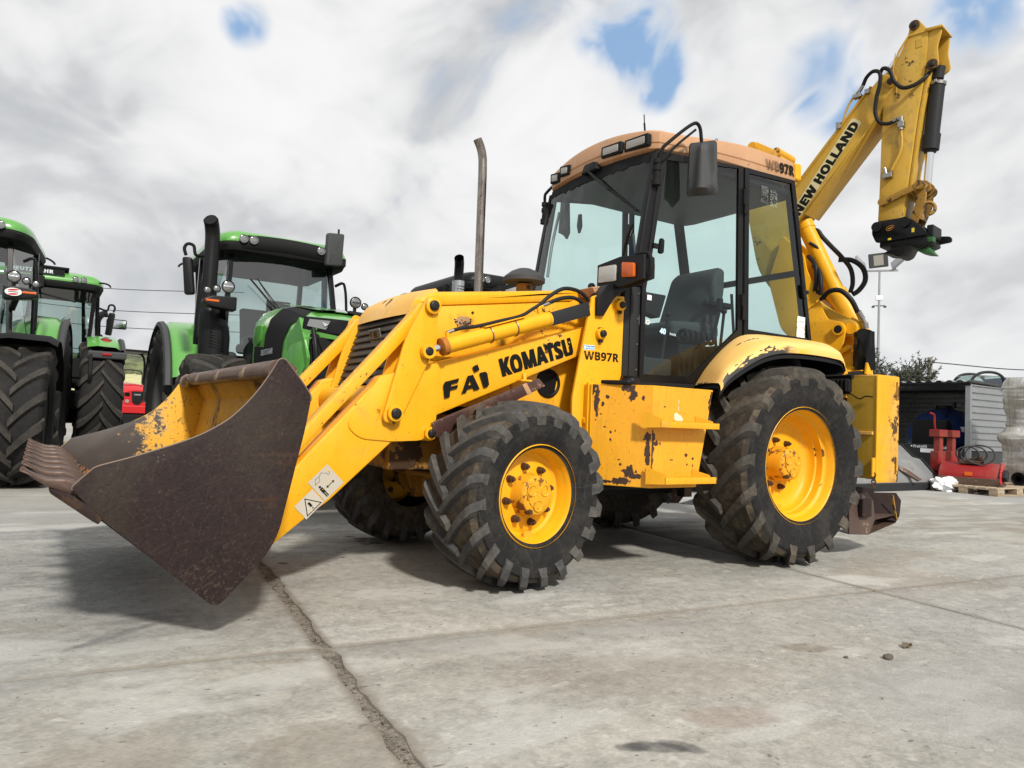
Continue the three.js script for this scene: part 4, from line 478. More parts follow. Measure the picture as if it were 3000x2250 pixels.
{ // loader towers with lamps
  const tw = rounded([[0.632, 1.742, 0.02], [0.66, 1.755, 0.01], [0.904, 1.777, 0.01], [0.899, 1.255, 0.01], [0.80, 0.95], [0.74, 0.72, 0.03], [0.57, 0.72, 0.03], [0.508, 0.95, 0.03], [0.503, 1.08, 0.03], [0.518, 1.163, 0.03]], 0.02);
  for (const s of [1, -1]) {
    const Z = (g) => s > 0 ? g : mirrorZ(g), T = group('loader_tower', L);
    part('tower_plate', Z(prism(tw, 0.60, 0.622, 0.003)), M.yellow, T); part('inner_plate', Z(prism(tw, 0.40, 0.42, 0.003)), M.yellow, T);
    part('web', Z(prism([[0.87, 1.77], [0.90, 1.77], [0.89, 0.8], [0.86, 0.8]], 0.42, 0.60, 0.002)), M.yellowDirty, T);
    for (const [x, y, r, rp] of [[0.858, 1.712, 0.037, 0.022], [0.703, 1.508, 0.037, 0.023], [0.618, 0.945, 0.037, 0.024]]) { const p = pinBoss(T, x, y, 0.622, r, rp, 0.055); part('lock_tab', [box(-0.01, 0.014, -r - 0.02, -r + 0.004, 0.004, 0.02, 0.003), box(-0.02, 0.02, r - 0.003, r + 0.003, 0.006, 0.022, 0.001)], M.pin, p); if (s < 0) { p.position.z = -0.622; p.rotation.y = Math.PI; } }
    const H = group('head_lamp', L);
    part('bracket', Z(prism(rounded([[0.652, 1.735], [0.655, 1.622, 0.005], [0.710, 1.624, 0.005], [0.80, 1.760, 0.05], [0.90, 1.82, 0.03], [0.86, 1.86], [0.73, 1.83, 0.02]], 0.01), 0.628, 0.65, 0.003)), M.black, H);
    part('bracket_fold', Z(prism([[0.652, 1.735], [0.73, 1.83], [0.86, 1.87], [0.87, 1.85], [0.745, 1.815], [0.665, 1.722]], 0.55, 0.63, 0.002)), M.black, H);
    part('lamp_housing', Z(loft([[[0.79, 1.83, 0.475], [0.79, 1.99, 0.475], [0.79, 2.012, 0.70], [0.79, 1.992, 0.92], [0.79, 1.845, 0.92], [0.79, 1.815, 0.7]], [[0.80, 1.825, 0.472], [0.80, 1.995, 0.472], [0.80, 2.016, 0.70], [0.80, 1.995, 0.925], [0.80, 1.84, 0.925], [0.80, 1.81, 0.7]], [[0.86, 1.83, 0.48], [0.86, 1.985, 0.48], [0.87, 2.0, 0.70], [0.88, 1.985, 0.92], [0.88, 1.85, 0.92], [0.87, 1.82, 0.7]], [[0.92, 1.86, 0.55], [0.92, 1.95, 0.55], [0.93, 1.97, 0.70], [0.94, 1.96, 0.86], [0.94, 1.87, 0.86], [0.93, 1.85, 0.7]]], true, 0.5)), M.black, H);
    part('lamp_face', Z(sheet([[0.789, 1.828, 0.475], [0.789, 1.99, 0.475], [0.789, 2.012, 0.70], [0.789, 1.992, 0.92], [0.789, 1.845, 0.92], [0.789, 1.815, 0.7]], 0.006)), M.black, H); part('back_cover', Z(sheet([[0.92, 1.86, 0.55], [0.92, 1.95, 0.55], [0.93, 1.97, 0.70], [0.94, 1.96, 0.86], [0.94, 1.87, 0.86], [0.93, 1.85, 0.7]], 0.004)), M.black, H);
    part('reflector', Z(prismX(rounded([[0.498, 1.868], [0.503, 1.972], [0.672, 1.965], [0.677, 1.858]].map(([z, y]) => [z, y]), 0.012), 0.782, 0.786, 0.001)), paint([0.62, 0.58, 0.5], { chips: 0, dust: 0.7, dustC: [0.2, 0.16, 0.11], size: 0.18, seed: 81, n: 256, rough: 0.2, metal: 0.7, scratches: 0, mottle: 0.5 }), H);
    part('lens', Z(prismX(rounded([[0.498, 1.868], [0.503, 1.972], [0.672, 1.965], [0.677, 1.858]], 0.012), 0.774, 0.780, 0.003)), M.lens, H);
    part('turn_signal', Z(prismX(rounded([[0.742, 1.870], [0.738, 1.970], [0.853, 1.948], [0.857, 1.858]], 0.012), 0.765, 0.786, 0.008)), M.amber, H);
    part('guard_hoop', Z(tube([[0.82, 2.006, 0.78], [0.82, 2.012, 0.86], [0.82, 1.995, 0.935], [0.82, 1.93, 0.955], [0.82, 1.86, 0.935], [0.82, 1.825, 0.86], [0.82, 1.82, 0.74]], 0.013)), M.blackMatte, H);
  }
  decal(L, 'lettering', 0.295, 0.062, (x, W, H) => { fit(x, 'WB97R', W, H, '900 ' + H * 1.2 + 'px sans-serif', '#191510'); wear(x, W * 0.40, H, 520, 9, 0.5, 3.4); wear(x, W, H, 90, 19, 0.5, 1.6); }, 0.726, 1.365, 0.6235, 0, 0, 0.012);
  decal(L, 'sticker', 0.092, 0.030, (x, W, H) => { x.fillStyle = '#4f8fb8'; x.fillRect(0, 0, W, H); x.fillStyle = '#e8f0f2'; x.fillRect(0, 0, W, H * 0.1); x.fillRect(0, H * 0.9, W, H * 0.1); x.font = '700 ' + H * 0.62 + 'px sans-serif'; x.textAlign = 'left'; x.textBaseline = 'middle'; x.fillText('Perkins', W * 0.26, H * 0.52); x.beginPath(); x.arc(W * 0.14, H * 0.5, H * 0.3, 0, 7); x.fill(); }, 0.620, 1.414, 0.6235, 0, 0, 0.03, 256);
}
{ // tank box with steps on the left side
  const S = group('step_box', L);
  const n = 1024, H = 0.66, chipTex = (seed, blobs, scr, Wm) => texRGB(n, Math.round(n * H / Wm), (i, j) => { const u = i / n * Wm, v = j / (n / Wm) , q = (((j * 1) % 1024) * 1024 + i + seed * 40009) % 1048576; let c = [0.78, 0.355, 0.012].map((k) => k * (1 + 0.22 * (N1[q] - 0.5) + 0.10 * (N2[q] - 0.5))); c = mix3(c, [0.42, 0.20, 0.03], 0.30 * sst(0.5, 0.72, NS[q] * 0.6 + N1[q] * 0.4)); let d = 9; for (const [x, y, rx, ry] of blobs) d = Math.min(d, Math.hypot((u - x) / (rx * 0.85), (v - y) / (ry * 0.85))); const jag = d + (fbm(u * 55 + seed, v * 55, 5) - 0.5) * 1.5; c = mix3(c, [0.55, 0.20, 0.02], 0.8 * sst(1.12, 0.98, jag)); c = mix3(c, mix3([0.022, 0.012, 0.009], [0.075, 0.035, 0.018], N2[q]), sst(1.0, 0.95, jag)); if (scr) { const s1 = Math.abs(fbm(u * 16 + 5, v * 11, 4) - 0.5), s2 = Math.abs(fbm(u * 12 + v * 14 + 40, v * 9 - u * 6, 4) - 0.5); c = mix3(c, [0.22, 0.10, 0.02], 0.6 * (sst(0.006, 0.001, s1) + sst(0.005, 0.001, s2)) * sst(0.35, 0.6, N2[q])); } const spk = fbm(u * 120 + 9, v * 120 + seed, 2); c = mix3(c, [0.06, 0.03, 0.015], 0.85 * sst(0.865, 0.89, spk)); return c; }, true);
  const front = [[0.0, 0.60, 0.03, 0.05], [0.03, 0.53, 0.02, 0.12], [0.24, 0.62, 0.055, 0.05], [0.27, 0.56, 0.03, 0.04], [0.1, 0.55, 0.015, 0.015], [0.07, 0.50, 0.012, 0.02], [0.34, 0.55, 0.012, 0.02], [0.26, 0.09, 0.045, 0.045], [0.2, 0.03, 0.08, 0.025], [0.30, 0.06, 0.05, 0.018], [0.12, 0.02, 0.06, 0.012], [0.375, 0.22, 0.02, 0.12], [0.375, 0.30, 0.03, 0.03], [0.13, 0.33, 0.008, 0.012], [0.16, 0.34, 0.006, 0.012], [0.13, 0.28, 0.007, 0.01], [0.2, 0.13, 0.012, 0.01], [0.19, 0.16, 0.012, 0.006], [0.06, 0.06, 0.01, 0.008], [0.09, 0.36, 0.01, 0.006], [0.06, 0.44, 0.008, 0.006]];
  const sidev = [[0.0, 0.22, 0.022, 0.14], [0.035, 0.27, 0.035, 0.015], [0.0, 0.31, 0.03, 0.03], [0.02, 0.41, 0.01, 0.03], [0.52, 0.58, 0.02, 0.04], [0.50, 0.53, 0.012, 0.05], [0.3, 0.20, 0.012, 0.012], [0.36, 0.18, 0.012, 0.01], [0.36, 0.13, 0.01, 0.01], [0.31, 0.14, 0.008, 0.01], [0.17, 0.17, 0.02, 0.006], [0.04, 0.28, 0.006, 0.016], [0.07, 0.27, 0.006, 0.014], [0.1, 0.5, 0.012, 0.006]];
  const mk = (t) => new THREE.MeshPhysicalMaterial({ map: t, roughness: 0.5, side: THREE.DoubleSide });
  const y0 = 0.558, y1 = 1.176, face = (pts, uvs, mat, name) => { const g = new THREE.BufferGeometry(), p = [], uv = []; for (const t of [[0, 1, 2], [0, 2, 3]]) for (const k of t) { p.push(...pts[k]); uv.push(...uvs[k]); } g.setAttribute('position', new THREE.Float32BufferAttribute(p, 3)); g.setAttribute('uv', new THREE.Float32BufferAttribute(uv, 2)); g.computeVertexNormals(); g.userData.keepUV = true; return part(name, g, mat, S); };
  face([[0.60, y0, 0.70], [0.83, y0, 1.0], [0.83, y1, 1.0], [0.60, y1, 0.70]], [[0, 0], [1, 0], [1, 0.95], [0, 0.95]], mk(chipTex(1, front, false, 0.40)), 'front_panel');
  face([[0.83, y0, 1.0], [1.222, y0, 1.0], [1.352, y1, 1.0], [0.83, y1, 1.0]], [[0, 0], [0.75, 0], [1, 0.95], [0, 0.95]], mk(chipTex(2, sidev, true, 0.53)), 'side_panel');
  part('box_shell', [prismY([[0.60, 0.697], [0.828, 0.997], [1.348, 0.997], [1.348, 0.62], [0.60, 0.62]], 1.168, 1.178, 0.002), prismY([[0.60, 0.697], [0.828, 0.997], [1.22, 0.997], [1.22, 0.62], [0.60, 0.62]], 0.554, 0.566, 0.002), prism([[1.352, y1], [1.222, y0], [1.21, y0], [1.34, y1]], 0.62, 0.997, 0.001), box(0.592, 0.60, y0, y1, 0.60, 0.70, 0.002), box(0.585, 0.63, 0.70, y1 + 0.012, 0.655, 0.675, 0.003)], M.yellow, S);
  for (const [name, ya, yb, x0, x1, zf] of [['step', 0.925, 0.962, 0.80, 1.30, 1.11], ['step', 0.586, 0.626, 0.85, 1.285, 1.11]]) {
    const t = group(name, S);
    part('step_lip', prism([[x0, ya], [x1, ya], [x1, yb], [x0, yb]], zf - 0.012, zf, 0.002), M.yellowWorn, t);
    part('tread_plate', prismY([[x0 - 0.02, 1.0], [x0, zf - 0.01], [x1, zf - 0.01], [x1 - 0.10, 1.0]], ya + 0.012, ya + 0.018, 0.001), M.yellowWorn, t);
    part('end_plate', [sheet([[x0 - 0.06, ya - 0.006, 1.001], [x0 + 0.01, ya, zf - 0.003], [x0 + 0.01, yb + 0.015, zf - 0.003], [x0 - 0.06, yb + 0.06, 1.001]], 0.010), sheet([[x1 - 0.10, ya, 1.001], [x1 - 0.012, ya, zf - 0.012], [x1 - 0.03, yb + 0.012, zf - 0.03], [x1 - 0.10, yb + 0.04, 1.001]], 0.008)], M.yellowWorn, t);
    part('saw_teeth', Array.from({ length: 34 }, (_, k) => { const x = x0 + 0.08 + k * (x1 - x0 - 0.14) / 34; return prism([[x, yb - 0.002], [x + 0.008, yb - 0.002], [x + 0.004, yb + 0.006]], zf - 0.010, zf - 0.004, 0); }), M.yellowWorn, t);
  }
  part('hinge_mat', [prismY(rounded([[0.62, 0.74], [0.90, 0.74], [0.90, 0.80], [0.80, 0.90], [0.72, 0.90]], 0.02), 1.180, 1.205, 0.006), cyl([0.80, 1.2, 0.82], [0.80, 1.222, 0.82], 0.062, 0.058, 24), cyl([0.80, 1.222, 0.82], [0.80, 1.236, 0.82], 0.05, 0.052, 24)], M.black, S);
  part('white_daub', [sphere(1.045, 0.985, 1.001, 0.035, 0.022, 0.004), sphere(1.03, 1.0, 1.001, 0.02, 0.018, 0.004), sphere(1.07, 0.977, 1.001, 0.018, 0.014, 0.004), box(1.045, 1.049, 1.03, 1.06, 0.999, 1.003, 0.001), box(1.045, 1.049, 1.075, 1.10, 0.999, 1.003, 0.001)], plain(0.72, 0.68, 0.5, 0.7), S);
  // the same box without steps on the far side
  part('far_tank', mirrorZ(prismY([[0.60, 0.70], [0.83, 1.0], [1.30, 1.0], [1.30, 0.62], [0.60, 0.62]], 0.556, 1.178, 0.01)), M.yellow, L);
}

{ // cab
  const C = group('cab', L);
  const bothC = (name, f, mat) => { part(name, f(), mat, C); part(name, mirrorZ(join(f())), mat, C); };
  // roof: plan outline bowed at the front, pulled up in layers
  const plan = []; { const hw = 0.625; for (let k = 0; k <= 24; k++) { const z = mix(hw - 0.05, -hw + 0.05, k / 24); plan.push([1.135 - 0.055 * (1 - (z / hw) ** 2), z, 0]); } plan.push([1.165, -hw - 0.002, 0], [1.30, -hw - 0.006, 0]); for (let k = 1; k <= 8; k++) plan.push([mix(1.30, 2.62, k / 8), -hw - 0.006, 0]); plan.push([2.69, -hw + 0.03, 0], [2.72, -hw + 0.12, 0]); for (let k = 1; k < 8; k++) plan.push([2.72, mix(-hw + 0.12, hw - 0.12, k / 8), 0]); plan.push([2.72, hw - 0.12, 0], [2.69, hw - 0.03, 0]); for (let k = 8; k >= 1; k--) plan.push([mix(1.30, 2.62, k / 8), hw + 0.006, 0]); plan.push([1.30, hw + 0.006, 0], [1.165, hw + 0.002, 0]); }
  const yb = (x) => 2.822 + 0.056 * sst(1.15, 1.7, x) + 0.012 * sst(1.7, 2.7, x), yt = (x) => 2.968 + 0.108 * sst(1.05, 2.2, x) + 0.006;
  const layer = (inset, f, fr = 0) => plan.map(([x, z]) => { const cx = 1.93, nx = cx + (x - cx) * (1 - inset / 0.8) + (x < 1.2 ? fr : 0), nz = z * (1 - inset / 0.625), cr = (1 - Math.min(1, (z / 0.62) ** 2)) * mix(0.068, 0.02, sst(1.1, 2.4, x)); return [nx, mix(yb(x) + cr * 0.25, yt(x) + cr, Math.min(f, 1)) + Math.max(0, f - 1) * 0.22 * (0.3 + 0.7 * sst(0, 0.3, inset)), nz]; });
  const rowsR = [layer(0.075, 0.02, 0.045), layer(0.02, 0.0, 0.012), layer(0.002, 0.10), layer(0.0, 0.32), layer(0.012, 0.34), layer(0.004, 0.40), layer(0.01, 0.86), layer(0.022, 0.97), layer(0.05, 1.04), layer(0.12, 1.10), layer(0.35, 1.18), layer(0.55, 1.2)];
  part('roof', [loft(rowsR, true, 0.6), cap(rowsR[11], true)], M.salmon, C);
  part('roof_end', box(2.655, 2.732, yb(2.7) + 0.045, yt(2.7) - 0.004, 0.30, 0.622, 0.02), M.yellow, C);
  part('headliner', prismY(plan.filter((_, i) => i % 2 === 0).map(([x, z]) => [1.93 + (x - 1.93) * 0.93, z * 0.93]), 2.79, 2.86, 0.01), M.darkGrey, C);
  for (const [za, zb, ya, yc] of [[0.345, 0.585, 2.868, 2.956], [0.115, 0.335, 2.882, 2.968], [-0.285, -0.415, 2.886, 2.968], [-0.435, -0.565, 2.866, 2.95]]) {
    const W = group('roof_lamp', C), a = Math.min(za, zb), b = Math.max(za, zb), xf = 1.117 - 0.055 * (1 - ((a + b) / 2 / 0.625) ** 2);
    part('lamp_frame', prismX(rounded([[a, ya], [b, ya - 0.012], [b, yc - 0.014], [a, yc]], 0.012), xf + 0.002, xf + 0.04, 0.004), M.blackMatte, W);
    part('lens', prismX(rounded([[a + 0.022, ya + 0.016], [b - 0.03, ya + 0.006], [b - 0.03, yc - 0.028], [a + 0.022, yc - 0.016]], 0.008), xf - 0.003, xf + 0.01, 0.003), M.lensDull, W);
  }
  part('roof_trim', prismY(plan.map(([x, z]) => [1.93 + (x - 1.93) * 0.965, z * 0.965]), 2.80, 2.845, 0.004, [plan.map(([x, z]) => [1.93 + (x - 1.93) * 0.90, z * 0.91])]), M.blackMatte, C);
  decal(L, 'lettering', 0.35, 0.092, (x, W, H) => { fit(x, 'WB97R', W, H, '900 ' + H * 1.22 + 'px sans-serif', '#17140f'); x.globalCompositeOperation = 'destination-out'; const r = rng(91); for (let k = 0; k < 26; k++) { x.fillRect(0, H * (k / 26) + r() * 3, W * 0.47, H * 0.018); } x.globalCompositeOperation = 'source-over'; wear(x, W * 0.45, H, 260, 21, 0.5, 2.6); }, 2.445, 2.985, 0.634, -0.06, 0, 0.045);
  const eye = group('lifting_eye', C); part('ring', at(new THREE.TorusGeometry(0.032, 0.009, 10, 24), 1.98, 3.13, 0.40, 0, 0.5, 0), M.steel, eye); part('stud', cyl([1.98, 3.06, 0.40], [1.98, 3.105, 0.40], 0.012), M.steel, eye);
  part('aerial', [cyl([1.22, 3.02, 0.42], [1.21, 3.09, 0.42], 0.007), cyl([1.21, 3.09, 0.42], [1.205, 3.15, 0.42], 0.004)], M.black, C);
  // side glass, doors and pillars
  const doorO = [[1.175, 2.81], [2.005, 2.89], [2.035, 1.63], [1.535, 1.235], [1.036, 1.222], [1.036, 1.855], [1.08, 2.075]], doorI = [[1.215, 2.765], [1.955, 2.868], [1.99, 1.66], [1.515, 1.28], [1.066, 1.268], [1.066, 1.85], [1.108, 2.07]];
  const rwO = [[2.025, 2.89], [2.615, 2.915], [2.88, 1.625], [2.065, 1.63]], rwI = [[2.07, 2.858], [2.575, 2.885], [2.832, 1.672], [2.105, 1.675]];
  bothC('door_frame', () => prism(doorO, 0.625, 0.648, 0.004, [doorI]), M.black);
  bothC('door_glass', () => paneGeo(doorI.map(([x, y]) => [1.5 + (x - 1.5) * 1.02, 2 + (y - 2) * 1.01]), 0.638), M.glass);
  bothC('quarter_window_frame', () => prism(rwO, 0.622, 0.645, 0.004, [rwI]), M.black);
  bothC('quarter_window', () => paneGeo(rwI.map(([x, y]) => [2.4 + (x - 2.4) * 1.02, 2.2 + (y - 2.2) * 1.01]), 0.635), M.glass);
  { const o = [[1.128, 2.80], [1.190, 2.835], [1.086, 2.065], [1.038, 1.86], [0.985, 1.86], [0.998, 2.045], [1.055, 2.395]]; part('front_pillar', prism(o, 0.590, 0.642, 0.006), M.black, C); part('front_pillar', prism(o.map(([x, y]) => [x + 0.02, y]), -0.642, -0.622, 0.004), M.darkGrey, C); }
  bothC('lower_panel', () => [prism([[0.905, 1.862], [1.038, 1.862], [1.036, 1.21], [0.905, 1.21]], 0.56, 0.622, 0.004), prism([[0.955, 1.855], [1.034, 1.855], [1.034, 1.215], [0.955, 1.215]], 0.622, 0.630, 0.003)], M.darkGrey);
  bothC('panel_screw', () => [0, 1, 2, 3].flatMap((k) => [cyl([1.018, 1.30 + k * 0.17, 0.630], [1.018, 1.30 + k * 0.17, 0.634], 0.006, 0.005, 8)]), M.steel);
  bothC('sill', () => prism([[0.90, 1.222], [1.54, 1.236], [1.60, 1.19], [0.90, 1.18]], 0.50, 0.645, 0.004), M.blackMatte);
  bothC('door_hinge', () => [box(2.0, 2.04, 2.60, 2.72, 0.642, 0.668, 0.006), cyl([2.02, 2.53, 0.662], [2.02, 2.73, 0.662], 0.012), box(2.02, 2.055, 2.54, 2.62, 0.642, 0.666, 0.006), box(2.01, 2.05, 1.84, 1.93, 0.642, 0.668, 0.006), cyl([2.03, 1.74, 0.662], [2.03, 1.93, 0.662], 0.012), box(2.03, 2.07, 1.74, 1.83, 0.642, 0.666, 0.006)], M.blackMatte);
  part('door_latch', [prism(rounded([[1.155, 2.10], [1.20, 2.10], [1.205, 2.20], [1.17, 2.21]], 0.02), 0.648, 0.672, 0.006), box(1.11, 1.16, 2.13, 2.165, 0.645, 0.665, 0.004)], M.blackGloss, C);
  part('lock_box', [prism(rounded([[1.05, 1.70], [1.215, 1.665], [1.27, 1.83], [1.06, 1.83]], 0.015), 0.55, 0.636, 0.006)], M.black, C); part('lock_plate', box(1.085, 1.125, 1.775, 1.81, 0.642, 0.645, 0.001), M.white, C);
  part('window_latch', [prism(rounded([[2.735, 1.99], [2.778, 1.99], [2.752, 2.10], [2.712, 2.10]], 0.018), 0.645, 0.66, 0.004), cyl([2.745, 2.015, 0.66], [2.745, 2.015, 0.664], 0.008), cyl([2.733, 2.075, 0.66], [2.733, 2.075, 0.664], 0.008), box(2.76, 2.81, 2.03, 2.06, 0.63, 0.655, 0.004)], M.blackGloss, C);
  // windscreen and rear window, slightly bowed
  const pane = (xa, ya, xb, yb_, hw, bow, dir, t0 = 0, t1 = 1) => { const rows = []; for (let k = 0; k <= 14; k++) { const z = mix(hw, -hw, k / 14), c = dir * bow * (1 - (z / hw) ** 2); rows.push([[mix(xa, xb, t0) + c, mix(ya, yb_, t0), z], [mix(xa, xb, t1) + c, mix(ya, yb_, t1), z]]); } return loft(rows, false, 2); };
  part('windscreen', pane(1.15, 2.80, 0.995, 1.86, 0.60, 0.05, -1), M.glass, C);
  part('windscreen_seal', [bar([1.145, 2.80, 0.60], [0.992, 1.865, 0.60], 0.02, 0.012), bar([1.155, 2.80, -0.615], [1.002, 1.865, -0.615], 0.008, 0.008), (() => { const a = []; for (let k = 0; k <= 14; k++) { const z = mix(0.6, -0.6, k / 14); a.push([0.99 - 0.05 * (1 - (z / 0.6) ** 2), 1.866, z]); } return tube(a, 0.012, 30, 6); })()], M.blackMatte, C);
  { const rows = []; for (let k = 0; k <= 60; k++) { const z = mix(0.60, -0.60, k / 60), c = 0.05 * (1 - (z / 0.6) ** 2) + 0.004, h = 0.05 + 0.03 * fbm(z * 16, 3, 4) + 0.02 * (lat(k >> 1, 7) - 0.5); rows.push([[1.152 - c, 2.82, z], [mix(1.152, 0.995, h) - c, 2.82 - h, z]]); } part('sun_strip', loft(rows, false, 2), M.blackMatte, C); }
  part('rear_window', pane(2.60, 2.86, 2.86, 1.66, 0.58, 0.01, 1), M.glass, C);
  part('rear_frame', [bar([2.60, 2.89, 0.60], [2.875, 1.63, 0.60], 0.06, 0.05), bar([2.60, 2.89, -0.60], [2.875, 1.63, -0.60], 0.06, 0.05), bar([2.745, 2.20, -0.6], [2.745, 2.20, 0.6], 0.03, 0.05)], M.black, C);
  const wip = group('wiper', C); part('wiper_motor', prismX(rounded([[-0.10, 2.81], [0.10, 2.81], [0.06, 2.88], [-0.06, 2.88]], 0.02), 1.05, 1.12, 0.01), M.black, wip);
  part('wiper_arm', [bar([1.065, 2.845, -0.05], [1.012, 2.60, 0.28], 0.018, 0.012), bar([1.06, 2.84, -0.03], [1.012, 2.60, 0.285], 0.008, 0.008), bar([1.03, 2.68, 0.17], [1.058, 2.40, 0.545], 0.022, 0.014)], M.black, wip);
  // interior
  part('cab_floor', box(1.05, 2.9, 1.20, 1.25, -0.6, 0.6, 0.004), M.blackMatte, C);
  part('front_console', [prism(rounded([[1.06, 1.25], [1.22, 1.25], [1.36, 1.85], [1.20, 1.90]], 0.04), -0.16, 0.16, 0.03), box(1.06, 1.4, 1.25, 1.40, -0.58, 0.58, 0.02)], M.darkGrey, C);
  const st = group('steering_wheel', C); part('rim', at(new THREE.TorusGeometry(0.19, 0.015, 10, 40), 1.40, 1.93, 0.0, Math.PI / 2 - 0.0, 0.45, 0), M.black, st); part('column', [cyl([1.26, 1.7, 0], [1.40, 1.93, 0], 0.03), bar([1.40, 1.93, -0.18], [1.40, 1.93, 0.18], 0.03, 0.015)], M.black, st);
  const se = group('seat', C);
  const Rz = (g, x, y, a) => { at(g, -x, -y, 0); at(g, 0, 0, 0, 0, 0, a); return at(g, x, y, 0); };
  part('cushion', Rz(box(1.72, 2.24, 1.62, 1.76, -0.26, 0.26, 0.05), 2, 1.7, 0.06), M.seatMachine, se);
  part('backrest', prism(rounded([[2.02, 1.74], [2.22, 1.74], [2.30, 2.02], [2.30, 2.21], [2.24, 2.235], [2.17, 2.18]], 0.05), -0.25, 0.25, 0.04), M.seatMachine, se);
  part('pedestal', box(1.85, 2.15, 1.25, 1.62, -0.2, 0.2, 0.02), M.blackMatte, se); part('armrest', [box(2.0, 2.3, 1.88, 1.93, 0.27, 0.33, 0.02)], M.black, se);
  part('side_console', box(1.75, 2.75, 1.25, 1.66, -0.58, -0.36, 0.03), M.blackMatte, C); part('side_console', box(2.2, 2.75, 1.25, 1.60, 0.36, 0.58, 0.03), M.blackMatte, C); part('side_trim', box(1.06, 2.86, 1.22, 1.70, -0.62, -0.60, 0.005), M.blackMatte, C); part('rear_trim', box(2.70, 2.86, 1.22, 1.66, -0.58, 0.58, 0.01), M.blackMatte, C);
  const lev = group('control_levers', C); part('lever', [cyl([1.96, 1.62, 0.44], [2.0, 1.84, 0.46], 0.014), box(1.98, 2.02, 1.82, 1.92, 0.44, 0.48, 0.01), cyl([2.30, 1.5, 0.2], [2.32, 1.86, 0.22], 0.012), sphere(2.32, 1.88, 0.22, 0.025), cyl([1.55, 1.3, 0.3], [1.62, 1.75, 0.3], 0.012), sphere(1.62, 1.77, 0.3, 0.022)], M.black, lev); part('bellows', [0, 1, 2, 3, 4, 5].map((k) => at(new THREE.TorusGeometry(0.045 - k * 0.003, 0.016, 8, 18), 1.66 + k * 0.06, 1.60, 0.42, 0, Math.PI / 2, 0)), M.blackMatte, lev);
  part('rear_levers', [cyl([2.60, 1.6, 0.1], [2.52, 2.06, 0.12], 0.012), cyl([2.60, 1.6, -0.1], [2.52, 2.06, -0.08], 0.012), cyl([2.40, 1.60, 0.34], [2.36, 2.3, 0.36], 0.01)], M.black, lev);
  part('pedals', [0, 1, 2].map((k) => Rz(box(1.14, 1.22, 1.38, 1.40, 0.18 + k * 0.13, 0.26 + k * 0.13, 0.004), 1.18, 1.39, 0.7)), M.black, C);
  part('grab_rail', [tube([[2.12, 1.9, -0.56], [2.08, 2.3, -0.57], [2.02, 2.62, -0.57]], 0.012), tube([[1.20, 2.65, -0.56], [1.13, 2.35, -0.55], [1.10, 2.1, -0.55]], 0.012)], M.steel, C);
  part('air_freshener', prism(rounded([[1.24, 2.60], [1.26, 2.60], [1.27, 2.50], [1.25, 2.44], [1.23, 2.50]], 0.01), -0.36, -0.33, 0.004), M.darkGrey, C);
  // stickers on the glass
  decal(C, 'sticker', 0.165, 0.055, (x, W, H) => { x.font = '900 ' + H * 0.9 + 'px sans-serif'; x.fillStyle = '#cfe6ee'; x.textBaseline = 'middle'; x.lineWidth = 5; x.strokeStyle = '#6fa9c8'; x.strokeText('40', W * 0.02, H * 0.52); x.fillText('40', W * 0.02, H * 0.52); x.font = '700 ' + H * 0.42 + 'px sans-serif'; x.fillText('km/h', W * 0.58, H * 0.62); wear(x, W, H, 50, 4, 1, 4); }, 1.29, 1.575, 0.645, 0, 0, -0.08, 256);
  decal(C, 'sticker', 0.036, 0.036, (x, W, H) => { x.fillStyle = '#d5dad8'; x.beginPath(); x.arc(W / 2, H / 2, W * 0.48, 0, 7); x.fill(); x.fillStyle = '#5a6468'; x.beginPath(); x.arc(W * 0.5, H * 0.42, W * 0.16, 0, 7); x.fill(); x.fillRect(W * 0.3, H * 0.62, W * 0.4, H * 0.08); }, 1.098, 1.625, 0.645, 0, 0, 0, 64);
  decal(C, 'sticker', 0.12, 0.175, (x, W, H) => { x.fillStyle = '#e6e6e2'; x.fillRect(W * 0.06, 0, W * 0.88, H); x.fillStyle = '#3a3d42'; x.textAlign = 'center'; x.font = '700 ' + H * 0.085 + 'px sans-serif'; x.fillText('OFFICINA', W * 0.52, H * 0.26); x.font = '400 ' + H * 0.15 + 'px sans-serif'; x.save(); x.translate(W * 0.5, H * 0.55); x.scale(0.66, 1); x.fillText('F.lli OCCHIPINTI', 0, 0); x.restore(); x.fillRect(W * 0.12, H * 0.60, W * 0.78, 3); x.font = '400 ' + H * 0.05 + 'px sans-serif'; x.fillText('via Mazzini - tel.', W * 0.5, H * 0.78); x.fillText('macchine agricole', W * 0.5, H * 0.9); wear(x, W, H, 40, 8, 1, 4); for (let k = 0; k < 16; k++) { x.clearRect(0, H * k / 16, W * (0.05 + 0.06 * lat(k, 1)), H / 15); x.clearRect(W * (0.95 - 0.07 * lat(k, 2)), H * k / 16, W, H / 15); } }, 2.735, 1.755, 0.6425, 0, 0, -0.03, 256);
  decal(C, 'sticker', 0.085, 0.13, (x, W, H) => { const r = rng(5); x.fillStyle = 'rgba(150,155,155,0.55)'; for (let i = 0; i < 260; i++) x.fillRect(r() * W, r() * H, 3 + r() * 10, 2 + r() * 5); x.fillStyle = '#14171c'; x.font = '700 ' + H * 0.36 + 'px sans-serif'; x.save(); x.translate(W * 0.02, H * 0.82); x.scale(0.9, 1); x.fillText('105', 0, 0); x.restore(); }, 2.26, 2.73, 0.641, 0, 0, -0.02, 128);
